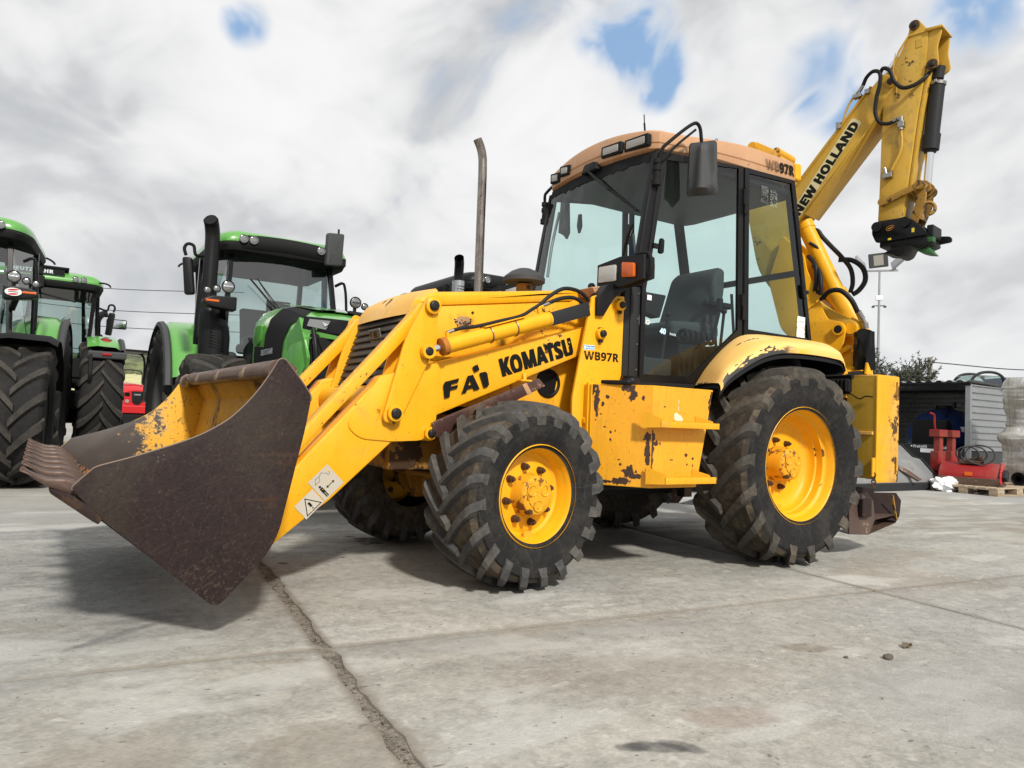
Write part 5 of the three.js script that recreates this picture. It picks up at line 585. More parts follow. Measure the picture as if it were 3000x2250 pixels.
  decal(C, 'sticker', 0.085, 0.13, (x, W, H) => { const r = rng(6); x.fillStyle = 'rgba(160,165,162,0.6)'; for (let i = 0; i < 320; i++) x.fillRect(r() * W, r() * H, 3 + r() * 9, 2 + r() * 5); x.fillStyle = '#14171c'; x.font = '900 ' + H * 0.34 + 'px sans-serif'; x.fillText('87', W * 0.34, H * 0.80); }, 2.365, 2.72, 0.641, 0, 0, -0.02, 128);
  // mirrors
  const mir = (s) => { const Z = (g) => s > 0 ? g : mirrorZ(g), m = group('mirror', L);
    part('mirror_arm', [Z(tube([[1.125, 2.62, 0.66], [1.13, 2.74, 0.675], [1.14, 2.815, 0.69], [1.16, 2.84, 0.70], [1.34, 3.005, 0.755], [1.375, 3.02, 0.765], [1.40, 3.0, 0.77], [1.42, 2.92, 0.77], [1.44, 2.78, 0.765]], 0.0125, 60, 8)), Z(tube([[1.15, 2.73, 0.67], [1.25, 2.85, 0.70], [1.38, 2.98, 0.755]], 0.0085, 20, 6))], M.blackMatte, m);
    part('mirror_hinge', [Z(cyl([1.12, 2.58, 0.66], [1.125, 2.72, 0.66], 0.022)), Z(cyl([1.118, 2.56, 0.66], [1.118, 2.60, 0.66], 0.03)), Z(cyl([1.122, 2.66, 0.66], [1.122, 2.69, 0.66], 0.028)), Z(cyl([1.12, 2.71, 0.66], [1.12, 2.74, 0.66], 0.026)), Z(box(1.10, 1.15, 2.60, 2.66, 0.63, 0.67, 0.006))], M.blackMatte, m);
    // housing: a moulded shell with a raised spine
    const rows = [], W = 0.105, H0 = 2.53, H1 = 2.90; for (let k = 0; k <= 10; k++) { const t = k / 10, y = mix(H0, H1, t), ww = W * (1 - 0.12 * t) * (k === 0 || k === 10 ? 0.9 : 1), row = []; for (let i = 0; i <= 14; i++) { const u = i / 14 * 2 - 1, rim = Math.min(1, (1 - Math.abs(u)) * 9), e = Math.min(1, Math.min(t, 1 - t) * 12), spine = Math.exp(-((u / mix(0.5, 0.22, t)) ** 2)) * mix(0.055, 0.022, t); row.push([-(0.008 + rim * e * 0.022 + spine * e), y, u * ww]); } rows.push(row); }
    const back = loft(rows, false, 0.9), place = (g) => Z(at(at(g, 0, -2.71, 0), 1.44, 2.71, 0.77, 0, 0.55, 0.05));
    part('mirror_housing', [place(back)], M.greyPlastic, m);
    part('mirror_rim', [place(prismX(rounded([[-0.105, 2.53], [0.105, 2.53], [0.094, 2.90], [-0.094, 2.90]], 0.025), -0.012, 0.010, 0.004))], M.greyPlastic, m);
    part('mirror_glass', [place(prismX(rounded([[-0.097, 2.54], [0.097, 2.54], [0.086, 2.89], [-0.086, 2.89]], 0.02), 0.0105, 0.0125, 0))], M.mirrorGlass, m); };
  mir(1); mir(-1);
}
{ // rear fenders
  const inn = [[1.56, 1.225], [1.66, 1.35], [1.83, 1.505], [2.0, 1.612], [2.10, 1.632], [2.30, 1.636], [2.55, 1.640], [2.75, 1.642], [2.86, 1.635], [2.90, 1.60]], out = [[1.375, 1.218], [1.44, 1.285], [1.60, 1.380], [1.78, 1.462], [1.92, 1.500], [2.07, 1.520], [2.30, 1.528], [2.55, 1.522], [2.68, 1.505], [2.715, 1.46]];
  const rows = [], flap = []; const N = inn.length;
  for (let i = 0; i < N; i++) { const row = []; for (let k = 0; k <= 8; k++) { const t = k / 8, e = t < 0.8 ? t / 0.8 : 1, up = 0.045 * Math.sin(Math.PI * Math.min(1, t * 1.05)) * (i > 0 && i < N - 1 ? 1 : 0.4); row.push([mix(inn[i][0], out[i][0], e), mix(inn[i][1], out[i][1], Math.pow(e, 1.35)) + up * 0.6 - (t > 0.8 ? (t - 0.8) * 0.22 : 0), mix(0.645, 1.04, e) + (t > 0.8 ? (t - 0.8) * 0.03 : 0)]); } rows.push(row); }
  const fine = []; { const cs = rows[0].map((_, k) => new THREE.CatmullRomCurve3(rows.map((r) => V(...r[k])), false, 'centripetal')); for (let i = 0; i <= 50; i++) fine.push(cs.map((c) => { const p = c.getPoint(i / 50); return [p.x, p.y, p.z]; })); }
  const n = 1024, fadeTex = texRGB(n, n, (i, j) => { const u = i / n, v = j / n, q = j * n + i; let c = [0.80, 0.47, 0.125].map((k) => k * (1 + 0.14 * (N1[q] - 0.5) + 0.08 * (N2[q] - 0.5))); c = mix3(c, [0.86, 0.58, 0.24], 0.5 * sst(0.45, 0.65, N1[(q + 5000) % 1048576])); const e = 1 - v + (fbm(u * 30, v * 20, 5) - 0.5) * 0.30, band = sst(0.02, 0.06, u) * sst(0.62, 0.5, u); c = mix3(c, [0.028, 0.027, 0.026], sst(0.150, 0.135, e) * band); const gash = Math.abs((v - 0.42) - (u - 0.30) * 1.1) + (fbm(u * 60, v * 60, 3) - 0.5) * 0.05; c = mix3(c, [0.03, 0.028, 0.026], sst(0.014, 0.008, gash) * sst(0.24, 0.26, u) * sst(0.40, 0.36, u)); c = mix3(c, [0.72, 0.40, 0.02], sst(0.62, 0.68, fbm(u * 16, v * 12, 4)) * sst(0.45, 0.5, u) * sst(0.7, 0.6, u) * sst(0.55, 0.75, v)); c = mix3(c, [0.12, 0.07, 0.03], 0.8 * sst(0.875, 0.90, fbm(u * 90, v * 60, 2))); const tip = u + (fbm(u * 40, v * 30, 4) - 0.5) * 0.05; c = mix3(c, [0.02, 0.018, 0.016], sst(0.012, 0.0, tip) * sst(0.6, 0.3, v)); return c; }, true);
  const fm = new THREE.MeshPhysicalMaterial({ map: fadeTex, roughness: 0.6, side: THREE.DoubleSide });
  for (const s of [1, -1]) {
    const F = group('rear_fender', L), g = loft(fine, false, 1.2), nR = fine.length - 1, nC = fine[0].length - 1, uv = []; for (let i = 0; i < nR; i++) for (let k = 0; k < nC; k++) for (const [a, b] of [[0, 0], [0, 1], [1, 1], [0, 0], [1, 1], [1, 0]]) uv.push((i + a) / nR, (k + b) / nC);
    g.setAttribute('uv', new THREE.Float32BufferAttribute(uv, 2)); g.userData.keepUV = true;
    const m = part('fender_shell', g, fm, F); if (s < 0) { const gg = mirrorZ((() => { const h = g.clone(); return h; })()); gg.userData.keepUV = true; F.remove(m); const h = norm(g); const mm = new THREE.Mesh(h, fm); mm.name = numbered('fender_shell'); mm.scale.z = -1; mm.castShadow = mm.receiveShadow = true; F.add(mm); }
    const Z = (q) => s > 0 ? q : mirrorZ(q);
    const under = fine.map((r) => r.map(([x, y, z]) => [x + 0.004, y - 0.035, z - 0.012]));
    part('fender_liner', Z(loft(under, false, 1.2)), M.blackMatte, F);
    part('fender_flap', Z(loft([[[2.52, 1.50, 0.66], [2.52, 1.46, 1.03]], [[2.70, 1.50, 0.66], [2.700, 1.452, 1.045]], [[2.73, 1.44, 0.66], [2.722, 1.40, 1.045]], [[2.72, 1.38, 0.66], [2.70, 1.372, 1.04]], [[2.55, 1.345, 0.66], [2.52, 1.345, 1.03]]], false, 1.5)), M.blackMatte, F);
    part('inner_wall', Z(prism([[1.56, 1.225], [1.83, 1.505], [2.0, 1.612], [2.86, 1.635], [2.95, 1.25], [2.8, 0.7], [1.5, 0.7]], 0.60, 0.63, 0.003)), M.blackMatte, F);
  }
}
{ // rear frame and stabilizer legs
  const R = group('rear_frame', L);
  part('frame_plate', box(2.985, 3.02, 0.62, 1.375, -0.90, 0.90, 0.004), M.yellowDirty, R);
  part('frame_rail', [box(2.955, 3.16, 1.30, 1.375, -0.92, 0.92, 0.008), box(2.955, 3.16, 0.62, 0.70, -0.92, 0.92, 0.008)], M.yellow, R);
  part('guide_rod', [cyl([2.965, 1.225, -0.88], [2.965, 1.225, 0.90], 0.016), cyl([2.97, 0.95, -0.88], [2.97, 0.95, 0.90], 0.012)], M.faded, R);
  for (const s of [1, -1]) {
    const Z = (g) => s > 0 ? g : mirrorZ(g), S = group('stabilizer', L);
    part('leg_housing', [Z(prism(rounded([[2.962, 0.575], [3.256, 0.575], [3.256, 1.385], [2.962, 1.385]], 0.02), 1.135, 1.15, 0.003, [[[3.215, 1.34], [3.238, 1.34], [3.238, 1.20], [3.215, 1.20]], [[3.21, 0.76], [3.236, 0.76], [3.236, 0.64], [3.21, 0.64]]]))], M.yellowWorn, S);
    part('leg_side', [Z(box(2.966, 2.985, 0.60, 1.38, 0.90, 1.135, 0.003)), Z(box(3.235, 3.252, 0.58, 1.38, 0.90, 1.135, 0.003))], M.armYellow, S);
    part('leg_rib', [Z(box(2.952, 2.966, 0.93, 0.955, 0.92, 1.12, 0.003)), Z(prism([[2.965, 1.375], [3.25, 1.375], [3.25, 1.385], [2.965, 1.385]], 0.92, 1.135, 0.001))], M.faded, S);
    part('inner_leg', Z(box(2.99, 3.10, 0.25, 0.95, 0.80, 0.90, 0.008)), M.nut, S);
    part('foot_pad', [Z(loft([[[2.865, 0.176, 1.0], [2.90, 0.19, 0.80]], [[3.12, 0.16, 1.0], [3.12, 0.17, 0.80]], [[3.50, 0.236, 1.0], [3.48, 0.24, 0.80]], [[3.55, 0.286, 1.0], [3.53, 0.29, 0.80]], [[3.52, 0.30, 1.0], [3.50, 0.305, 0.80]], [[3.217, 0.272, 1.0], [3.22, 0.28, 0.80]]], false, 0.5))], M.toothSteel, S);
    part('foot_cheek', [Z(sheet([[2.865, 0.178, 1.0], [3.12, 0.165, 1.003], [3.217, 0.272, 1.0], [3.224, 0.413, 0.985], [3.155, 0.485, 0.96], [3.003, 0.456, 0.96], [2.90, 0.372, 0.98]], 0.012))], M.toothSteel, S); part('foot_cheek', [Z(sheet([[3.50, 0.25, 1.0], [3.55, 0.29, 1.0], [3.55, 0.40, 0.99], [3.50, 0.455, 0.96], [3.46, 0.45, 0.80], [3.49, 0.27, 0.80]], 0.014))], M.brown, S); part('foot_edge', [Z(bar([3.505, 0.45, 0.965], [3.505, 0.26, 1.0], 0.012, 0.02))], M.armRust, S);
    part('foot_back', [Z(sheet([[3.10, 0.30, 0.83], [3.50, 0.27, 0.83], [3.46, 0.49, 0.83], [3.14, 0.52, 0.83]], 0.012)), Z(box(3.0, 3.12, 0.30, 0.44, 0.99, 1.03, 0.01))], M.brown, S);
    if (s > 0) { part('chain', Array.from({ length: 5 }, (_, k) => at(new THREE.TorusGeometry(0.016, 0.005, 6, 12), 2.95, 0.66 - k * 0.026, 1.14, 0, (k % 2) * 1.57, 0)), M.nut, S); part('chain_plate', box(2.925, 2.97, 0.62, 0.76, 1.13, 1.145, 0.004), M.yellowWorn, S); }
  }
  part('rubber_block', [box(2.93, 3.02, 1.245, 1.36, 0.62, 0.94, 0.02), ...Array.from({ length: 9 }, (_, k) => box(2.915, 2.935, 1.24 + (k % 3) * 0.008, 1.35, 0.63 + k * 0.034, 0.652 + k * 0.034, 0.006)), sheet([[2.94, 1.362, 0.64], [2.94, 1.37, 0.95], [3.10, 1.42, 0.98], [3.10, 1.40, 0.66]], 0.03)], M.blackMatte, R);
  part('lock_spike', [prism([[3.06, 1.40], [3.14, 1.40], [3.075, 1.49]], 0.98, 1.0, 0.002), prism([[2.96, 1.385], [3.02, 1.385], [2.975, 1.45]], 0.86, 0.88, 0.002)], M.yellow, R);
  part('wire', tube([[2.95, 1.25, 0.88], [2.945, 1.235, 0.95], [2.945, 1.20, 1.02], [2.95, 1.22, 1.06], [2.95, 1.215, 1.12]], 0.005, 20, 5), M.black, R);
}

{ // backhoe: built in its own plane, u along the boom, y up, w towards its text side
  const th = 80 * Math.PI / 180, K = group('backhoe', L); K.position.set(3.55, 0, 0.62); K.rotation.y = -th;   // local x -> (cos, sin), local -z is the side towards the front of the machine
  const PZ = (pts, a, b, bev, holes) => prism(pts, -b, -a, bev, holes);                                        // w runs against local z: w = -z ... text side is w > 0
  const W = (p) => [p[0], p[1], p[2]];
  const sideW = 1;                                                                                             // local +z is the text side
  const P3 = (pts, a, b, bev, holes) => prism(pts, a, b, bev, holes);
  const boomFull = rounded([[-0.13, 1.78, 0.08], [0.02, 1.74, 0.08], [0.05, 1.86, 0.06], [-0.28, 2.05, 0.15], [-0.50, 2.30, 0.2], [-0.66, 2.66, 0.12], [0.186, 3.613, 0.02], [0.207, 3.694, 0.03], [0.315, 3.84, 0.05], [0.285, 3.90, 0.04], [0.22, 3.955, 0.03], [0.122, 3.865, 0.04], [-0.075, 3.648, 0.02], [-0.528, 3.14, 0.02], [-0.70, 3.50, 0.05], [-1.0, 3.50, 0.06], [-1.02, 3.35, 0.1], [-1.0, 2.95, 0.1], [-0.88, 2.4, 0.15], [-0.45, 1.85, 0.15]], 0.03, 5);
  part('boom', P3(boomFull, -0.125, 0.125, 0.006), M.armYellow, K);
  part('boom_flange', [P3([[-0.535, 3.128], [-0.072, 3.650], [0.12, 3.866], [0.11, 3.874], [-0.082, 3.658], [-0.545, 3.136]], -0.14, 0.138, 0.002), P3([[-0.44, 2.876], [0.178, 3.604], [0.188, 3.596], [-0.43, 2.868]], -0.138, 0.137, 0.002)], M.armYellow, K);
  { const pts = [[-0.495, 2.961], [-0.03, 3.60]], a = Math.atan2(0.662, 0.486), g = new THREE.PlaneGeometry(0.92, 0.108); const [gg, m] = film(0.92, 0.108, (x, W, H) => { x.fillStyle = '#cfc394'; x.beginPath(); x.roundRect(W * 0.0, H * 0.02, W * 0.995, H * 0.96, H * 0.25); x.fill(); x.save(); x.translate(0, H * 0.02); fit(x, 'NEW HOLLAND', W * 0.985, H * 1.02, '900 ' + H * 0.98 + 'px sans-serif', '#14150f'); x.lineWidth = H * 0.06; x.strokeStyle = '#14150f'; x.textAlign = 'center'; x.textBaseline = 'middle'; const mm = x.measureText('NEW HOLLAND').width; x.translate(W * 0.4925, H * 0.53); x.scale(W * 0.955 / mm, 1); x.strokeText('NEW HOLLAND', 0, 0); x.restore(); wear(x, W, H, 26, 15, 0.5, 1.6); }, 1024); at(gg, -0.263, 3.247, 0.1275, 0, 0, a); gg.userData.keepUV = true; part('lettering', gg, m, K); }
  part('dipper_ram', [cyl([-0.80, 2.90, 0], [-0.02, 3.77, 0], 0.05)], M.armYellow, K); part('dipper_rod', cyl([-0.02, 3.77, 0], [0.44, 4.28, 0], 0.028), M.chrome, K);
  part('ram_anchor', [cyl([-0.96, 3.61, -0.16], [-0.96, 3.61, 0.16], 0.045), cyl([-0.72, 3.50, -0.15], [-0.72, 3.50, 0.15], 0.045), ...[-0.14, 0.14].map((w) => P3(rounded([[-1.0, 3.42], [-0.70, 3.42], [-0.72, 3.52], [-0.93, 3.655], [-1.0, 3.64]], 0.04), w - 0.012, w + 0.012, 0.003))], M.yellowWorn, K);
  part('boom_pipe', [tube([[-0.52, 3.19, 0.10], [-0.30, 3.44, 0.10], [-0.02, 3.75, 0.10], [0.02, 3.80, 0.10]], 0.010), tube([[-0.52, 3.17, 0.06], [-0.20, 3.53, 0.06], [0.05, 3.82, 0.06]], 0.009), tube([[-0.115, 3.63, 0.135], [-0.09, 3.70, 0.135], [-0.05, 3.78, 0.14], [0.0, 3.84, 0.14], [0.03, 3.87, 0.14]], 0.009)], M.armYellow, K);
  part('pipe_clamp', [box(-0.03, 0.04, 3.80, 3.83, 0.10, 0.155, 0.004), box(0.07, 0.11, 3.81, 3.85, 0.10, 0.155, 0.004), box(-0.17, -0.13, 3.57, 3.63, 0.08, 0.15, 0.004), cyl([0.02, 3.845, 0.14], [0.05, 3.89, 0.14], 0.016)], M.steel, K);
  // dipper
  const D = [[0.178, 2.66, 0.02], [0.188, 2.95], [0.197, 3.446], [0.204, 3.705, 0.05], [0.264, 3.949, 0.1], [0.358, 4.14, 0.12], [0.395, 4.238, 0.05], [0.402, 4.31, 0.03], [0.438, 4.34, 0.03], [0.468, 4.33, 0.03], [0.548, 4.21, 0.02], [0.530, 3.922, 0.05], [0.477, 3.565], [0.399, 2.909], [0.372, 2.66, 0.02]];
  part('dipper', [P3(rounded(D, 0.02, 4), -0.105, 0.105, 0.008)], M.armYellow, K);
  part('dipper_edge', [P3(rounded([[0.535, 3.94], [0.48, 3.565], [0.402, 2.909], [0.425, 2.905], [0.505, 3.56], [0.565, 3.93]], 0.01), -0.085, 0.085, 0.004)], M.armYellow, K);
  part('dipper_rib', [P3(rounded([[0.395, 4.22], [0.548, 4.215], [0.560, 4.20], [0.40, 4.205], [0.33, 4.10], [0.29, 3.98], [0.275, 3.985], [0.32, 4.115]], 0.01), 0.104, 0.113, 0.002), P3([[0.53, 4.225], [0.65, 4.215], [0.655, 4.195], [0.54, 4.20]], -0.12, 0.12, 0.003), P3(rounded([[0.55, 4.20], [0.645, 4.20], [0.61, 4.06], [0.62, 3.90, 0.05], [0.56, 3.88, 0.04], [0.52, 3.93]], 0.03), 0.075, 0.10, 0.003), P3(rounded([[0.55, 4.20], [0.645, 4.20], [0.63, 4.06], [0.655, 3.92, 0.05], [0.58, 3.88, 0.04], [0.52, 3.93]], 0.03), -0.11, -0.085, 0.003), box(0.455, 0.505, 4.09, 4.16, 0.104, 0.108, 0.002)], M.armYellow, K);
  for (const [x, y, r, w, m] of [[0.443, 4.285, 0.040, 0.105, M.armRust], [0.578, 3.915, 0.042, 0.10, M.armRust], [0.275, 3.86, 0.05, 0.125, M.armYellow]]) pinBoss(K, x, y, w, r, r * 0.55, 0.03, m);
  part('boom_hinge', [cyl([0.275, 3.86, -0.15], [0.275, 3.86, 0.15], 0.035)], M.armRust, K);
  // bucket ram
  part('bucket_ram', [cyl([0.60, 3.925, 0], [0.585, 3.83, 0], 0.045), cyl([0.588, 3.80, 0], [0.548, 3.36, 0], 0.056, 0.056, 24), cyl([0.552, 3.38, 0], [0.540, 3.255, 0], 0.064, 0.064, 24), cyl([0.540, 3.26, 0], [0.538, 3.235, 0], 0.045)], M.darkGrey, K);
  part('ram_band', [cyl([0.590, 3.80, 0], [0.587, 3.775, 0], 0.061, 0.061, 24), box(0.585, 0.605, 3.775, 3.80, 0.055, 0.085, 0.003)], M.steel, K);
  part('bucket_rod', cyl([0.54, 3.25, 0], [0.522, 2.98, 0], 0.030, 0.030, 20), M.chrome, K);
  part('tipping_link', [...[-0.128, 0.118].map((w) => P3(rounded([[0.49, 2.965, 0.02], [0.525, 2.955, 0.02], [0.52, 2.922, 0.02], [0.235, 2.826, 0.02], [0.202, 2.845, 0.02], [0.212, 2.876, 0.02]], 0.03), w, w + 0.022, 0.003)), cyl([0.505, 2.945, -0.15], [0.505, 2.945, 0.145], 0.036), cyl([0.222, 2.855, -0.13], [0.222, 2.855, 0.148], 0.03)], M.armRust, K);
  part('power_link', [...[-0.095, 0.06].map((w) => P3(rounded([[0.485, 2.96, 0.03], [0.545, 2.96, 0.03], [0.535, 2.80], [0.47, 2.64], [0.40, 2.64], [0.455, 2.78]], 0.02), w, w + 0.03, 0.003)), box(0.455, 0.50, 2.68, 2.92, -0.07, 0.07, 0.01), at(new THREE.TorusGeometry(0.05, 0.014, 8, 20, 4.4), 0.54, 2.77, 0.03, 0, 0.5, -1.4), cyl([0.505, 2.945, 0.03], [0.505, 2.945, 0.05], 0.055), cyl([0.505, 2.945, -0.07], [0.505, 2.945, -0.05], 0.055), cyl([0.505, 2.945, -0.155], [0.505, 2.945, -0.125], 0.045)], M.armRust, K);
  // quick coupler
  const Q = group('quick_coupler', K);
  part('coupler_plate', [-0.135, 0.115].map((w) => P3(rounded([[0.150, 2.66, 0.03], [0.185, 2.70, 0.03], [0.40, 2.70, 0.03], [0.45, 2.68, 0.03], [0.545, 2.585, 0.02], [0.575, 2.53, 0.02], [0.18, 2.52, 0.02], [0.145, 2.60, 0.02]], 0.02), w, w + 0.02, 0.003)), M.blackGloss, Q);
  part('coupler_body', [P3(rounded([[0.20, 2.535], [0.575, 2.535], [0.60, 2.46, 0.02], [0.50, 2.43, 0.02], [0.43, 2.475, 0.03], [0.395, 2.40, 0.04], [0.34, 2.385, 0.04], [0.30, 2.415, 0.02], [0.225, 2.43, 0.01], [0.29, 2.46, 0.02], [0.28, 2.50, 0.02], [0.20, 2.48, 0.01]], 0.01), -0.11, 0.11, 0.006), box(0.55, 0.60, 2.52, 2.62, -0.11, 0.09, 0.01), cyl([0.19, 2.65, -0.155], [0.19, 2.65, 0.160], 0.04), cyl([0.405, 2.655, -0.155], [0.405, 2.655, 0.160], 0.042), P3(rounded([[0.56, 2.57], [0.66, 2.555, 0.03], [0.665, 2.51, 0.03], [0.56, 2.50]], 0.01), -0.16, -0.13, 0.003)], M.black, Q);
  part('lock_jaw', [P3(rounded([[0.45, 2.47], [0.56, 2.47], [0.565, 2.43, 0.01], [0.60, 2.385, 0.01], [0.54, 2.395, 0.02], [0.48, 2.42, 0.02]], 0.008), -0.06, 0.075, 0.003), P3([[0.56, 2.515], [0.608, 2.515], [0.605, 2.475], [0.565, 2.478]], 0.05, 0.112, 0.003)], plain(0.018, 0.10, 0.022, 0.45), Q);
  decal(Q, 'emblem', 0.07, 0.042, (x, W, H) => { x.lineWidth = 7; x.strokeStyle = '#b07a3c'; x.beginPath(); x.ellipse(W / 2, H / 2, W * 0.45, H * 0.42, 0, 0, 7); x.stroke(); x.fillStyle = '#b07a3c'; x.fillRect(W * 0.22, H * 0.40, W * 0.56, H * 0.22); }, 0.292, 2.628, 0.1365, 0, 0, 0.3, 128);
  part('yellow_tag', [box(0.455, 0.475, 2.565, 2.60, 0.134, 0.137, 0.001), box(0.275, 0.30, 2.528, 2.545, 0.134, 0.137, 0.001)], plain(0.7, 0.55, 0.03, 0.5), Q);
  // hoses
  part('hydraulic_hose', [tube([[0.055, 3.89, 0.145], [0.09, 3.945, 0.16], [0.15, 3.97, 0.18], [0.205, 3.94, 0.19], [0.21, 3.86, 0.185], [0.18, 3.74, 0.175], [0.168, 3.62, 0.165], [0.20, 3.53, 0.15], [0.27, 3.505, 0.14], [0.335, 3.525, 0.135]], 0.016, 80, 8), tube([[0.19, 3.94, 0.15], [0.235, 3.965, 0.19], [0.285, 3.93, 0.195], [0.32, 3.83, 0.18], [0.38, 3.765, 0.165], [0.45, 3.765, 0.15], [0.525, 3.82, 0.11], [0.555, 3.89, 0.06], [0.565, 3.935, 0.04]], 0.016, 80, 8)], M.hose, K);
  part('hose_fitting', [cyl([0.30, 3.515, 0.138], [0.35, 3.53, 0.13], 0.017), box(0.335, 0.385, 3.45, 3.50, 0.105, 0.15, 0.006), cyl([0.36, 3.54, 0.13], [0.36, 3.43, 0.13], 0.018), box(0.225, 0.30, 3.05, 3.09, 0.105, 0.15, 0.006), cyl([0.235, 3.14, 0.13], [0.255, 3.06, 0.13], 0.016), cyl([0.30, 3.10, 0.13], [0.225, 3.05, 0.13], 0.014), box(0.475, 0.505, 3.44, 3.48, -0.14, -0.10, 0.004)], M.steel, K);
  part('hard_pipe', [tube([[0.36, 3.44, 0.128], [0.365, 3.30, 0.125], [0.355, 3.25, 0.125], [0.29, 3.11, 0.128]], 0.011), tube([[0.49, 3.46, -0.125], [0.47, 3.30, -0.12], [0.44, 3.20, -0.115], [0.40, 3.14, -0.11]], 0.010), tube([[0.30, 4.10, 0.110], [0.285, 3.95, 0.112], [0.31, 3.82, 0.112], [0.315, 3.70, 0.110]], 0.004)], M.armYellow, K);
  // lift ram, king post
  const R1 = group('lift_ram', K), ta = [-0.445, 2.64], tb = [-0.02, 1.83];
  part('rod', cyl([-0.66, 3.12, 0], [-0.45, 2.72, 0], 0.034), M.chrome, R1);
  part('barrel', [cyl([-0.50, 2.815, 0], [-0.13, 2.02, 0], 0.070, 0.070, 28), cyl([-0.505, 2.83, 0], [-0.475, 2.765, 0], 0.076, 0.076, 28)], M.yellow, R1);
  part('lower_barrel', [cyl([-0.20, 2.16, 0], [-0.02, 1.84, 0], 0.09, 0.085, 28), sphere(-0.015, 1.83, 0, 0.095), cyl([-0.01, 1.82, -0.14], [-0.01, 1.82, 0.14], 0.05)], M.yellow, R1);
  part('boom_cheek', [-0.17, 0.15].map((w) => P3(rounded([[-0.42, 2.50], [-0.39, 2.36], [-0.22, 1.95, 0.05], [-0.19, 1.905, 0.03], [-0.07, 1.875, 0.05], [-0.035, 1.82, 0.05], [-0.06, 1.68, 0.03], [-0.11, 1.58, 0.03], [-0.35, 1.58, 0.03], [-0.62, 1.85, 0.05], [-0.75, 2.3, 0.05], [-0.62, 2.7]], 0.02, 5), w, w + 0.02, 0.003)), M.yellow, K);
  part('cheek_boss', [cyl([-0.09, 1.81, 0.17], [-0.09, 1.81, 0.20], 0.05), cyl([-0.09, 1.81, 0.02], [-0.09, 1.81, 0.17], 0.045), cyl([-0.27, 2.08, 0.17], [-0.29, 2.06, 0.18], 0.012), bar([-0.33, 2.03, 0.175], [-0.28, 2.07, 0.175], 0.02, 0.012)], M.yellow, K);
  part('cheek_pin', [cyl([-0.09, 1.81, 0.195], [-0.09, 1.81, 0.202], 0.034), cyl([-0.255, 2.085, 0.169], [-0.255, 2.085, 0.172], 0.018), cyl([-0.28, 2.15, 0.169], [-0.28, 2.15, 0.172], 0.02), cyl([-0.02, 1.90, 0.02], [-0.01, 1.87, 0.06], 0.02)], M.pin, K);
  part('king_post', [P3(rounded([[-0.35, 1.66], [-0.05, 1.66], [0.06, 1.58], [0.10, 1.36], [0.05, 1.20], [-0.30, 1.20]], 0.06), -0.13, 0.13, 0.02), cyl([-0.05, 1.15, 0], [-0.05, 1.62, 0], 0.10), cyl([-0.12, 1.48, 0.08], [0.05, 1.44, 0.18], 0.05), box(-0.3, 0.25, 1.18, 1.28, -0.2, 0.2, 0.02), cyl([-0.05, 1.44, 0.14], [0.02, 1.43, 0.24], 0.045, 0.03), bar([-0.16, 1.57, 0.14], [0.0, 1.66, 0.16], 0.05, 0.04)], M.yellow, K);
  part('king_post_base', [box(-0.35, 0.18, 0.66, 1.2, 0.04, 0.32, 0.02)], M.yellowDirty, K);
  { const rows = []; for (let k = 0; k <= 12; k++) { const t = k / 12, row = []; for (let i = 0; i <= 16; i++) { const a = i / 16 * 4.4 - 0.6, r = 0.105 + 0.012 * Math.sin(a * 7 + t * 2) + 0.01 * (fbm(a * 2, t * 3, 3) - 0.5); row.push([0.13 + r * 0.85 * Math.cos(a + 1.0), mix(1.455, 1.785, t) + (t === 1 ? 0.012 * Math.sin(a * 3) : 0), 0.16 + r * Math.sin(a + 1.0) * 0.8]); } rows.push(row); } part('hose_guard', loft(rows, false, 1), M.blackGloss, K); }
  part('guard_hose', [tube([[-0.36, 2.40, 0.10], [-0.28, 2.33, 0.16], [-0.25, 2.2, 0.19], [-0.255, 2.12, 0.18]], 0.02), tube([[-0.42, 2.50, 0.08], [-0.33, 2.40, 0.14], [-0.30, 2.25, 0.17], [-0.31, 2.16, 0.17]], 0.02), tube([[-0.235, 2.09, 0.18], [-0.17, 2.14, 0.20], [-0.08, 2.14, 0.20], [0.0, 2.06, 0.17], [0.04, 1.95, 0.12], [0.05, 1.90, 0.08]], 0.021), tube([[-0.42, 2.76, -0.01], [-0.385, 2.745, -0.02], [-0.35, 2.69, -0.03], [-0.28, 2.60, -0.05], [-0.20, 2.50, -0.08], [-0.12, 2.38, -0.10], [-0.10, 2.25, -0.10], [-0.11, 2.17, -0.08]], 0.02), tube([[-0.22, 2.47, -0.08], [-0.12, 2.46, -0.12], [-0.03, 2.38, -0.14], [-0.01, 2.27, -0.14], [-0.06, 2.18, -0.12], [-0.10, 2.15, -0.10]], 0.022), tube([[-0.41, 2.62, 0.09], [-0.36, 2.58, 0.06], [-0.33, 2.52, 0.03]], 0.014)], M.hose, K);
  part('hose_end', [cyl([0.04, 1.96, 0.12], [0.062, 1.90, 0.085], 0.026), cyl([0.062, 1.90, 0.085], [0.075, 1.87, 0.07], 0.02), cyl([0.075, 1.87, 0.07], [0.08, 1.82, 0.06], 0.028)], M.steel, K);
}

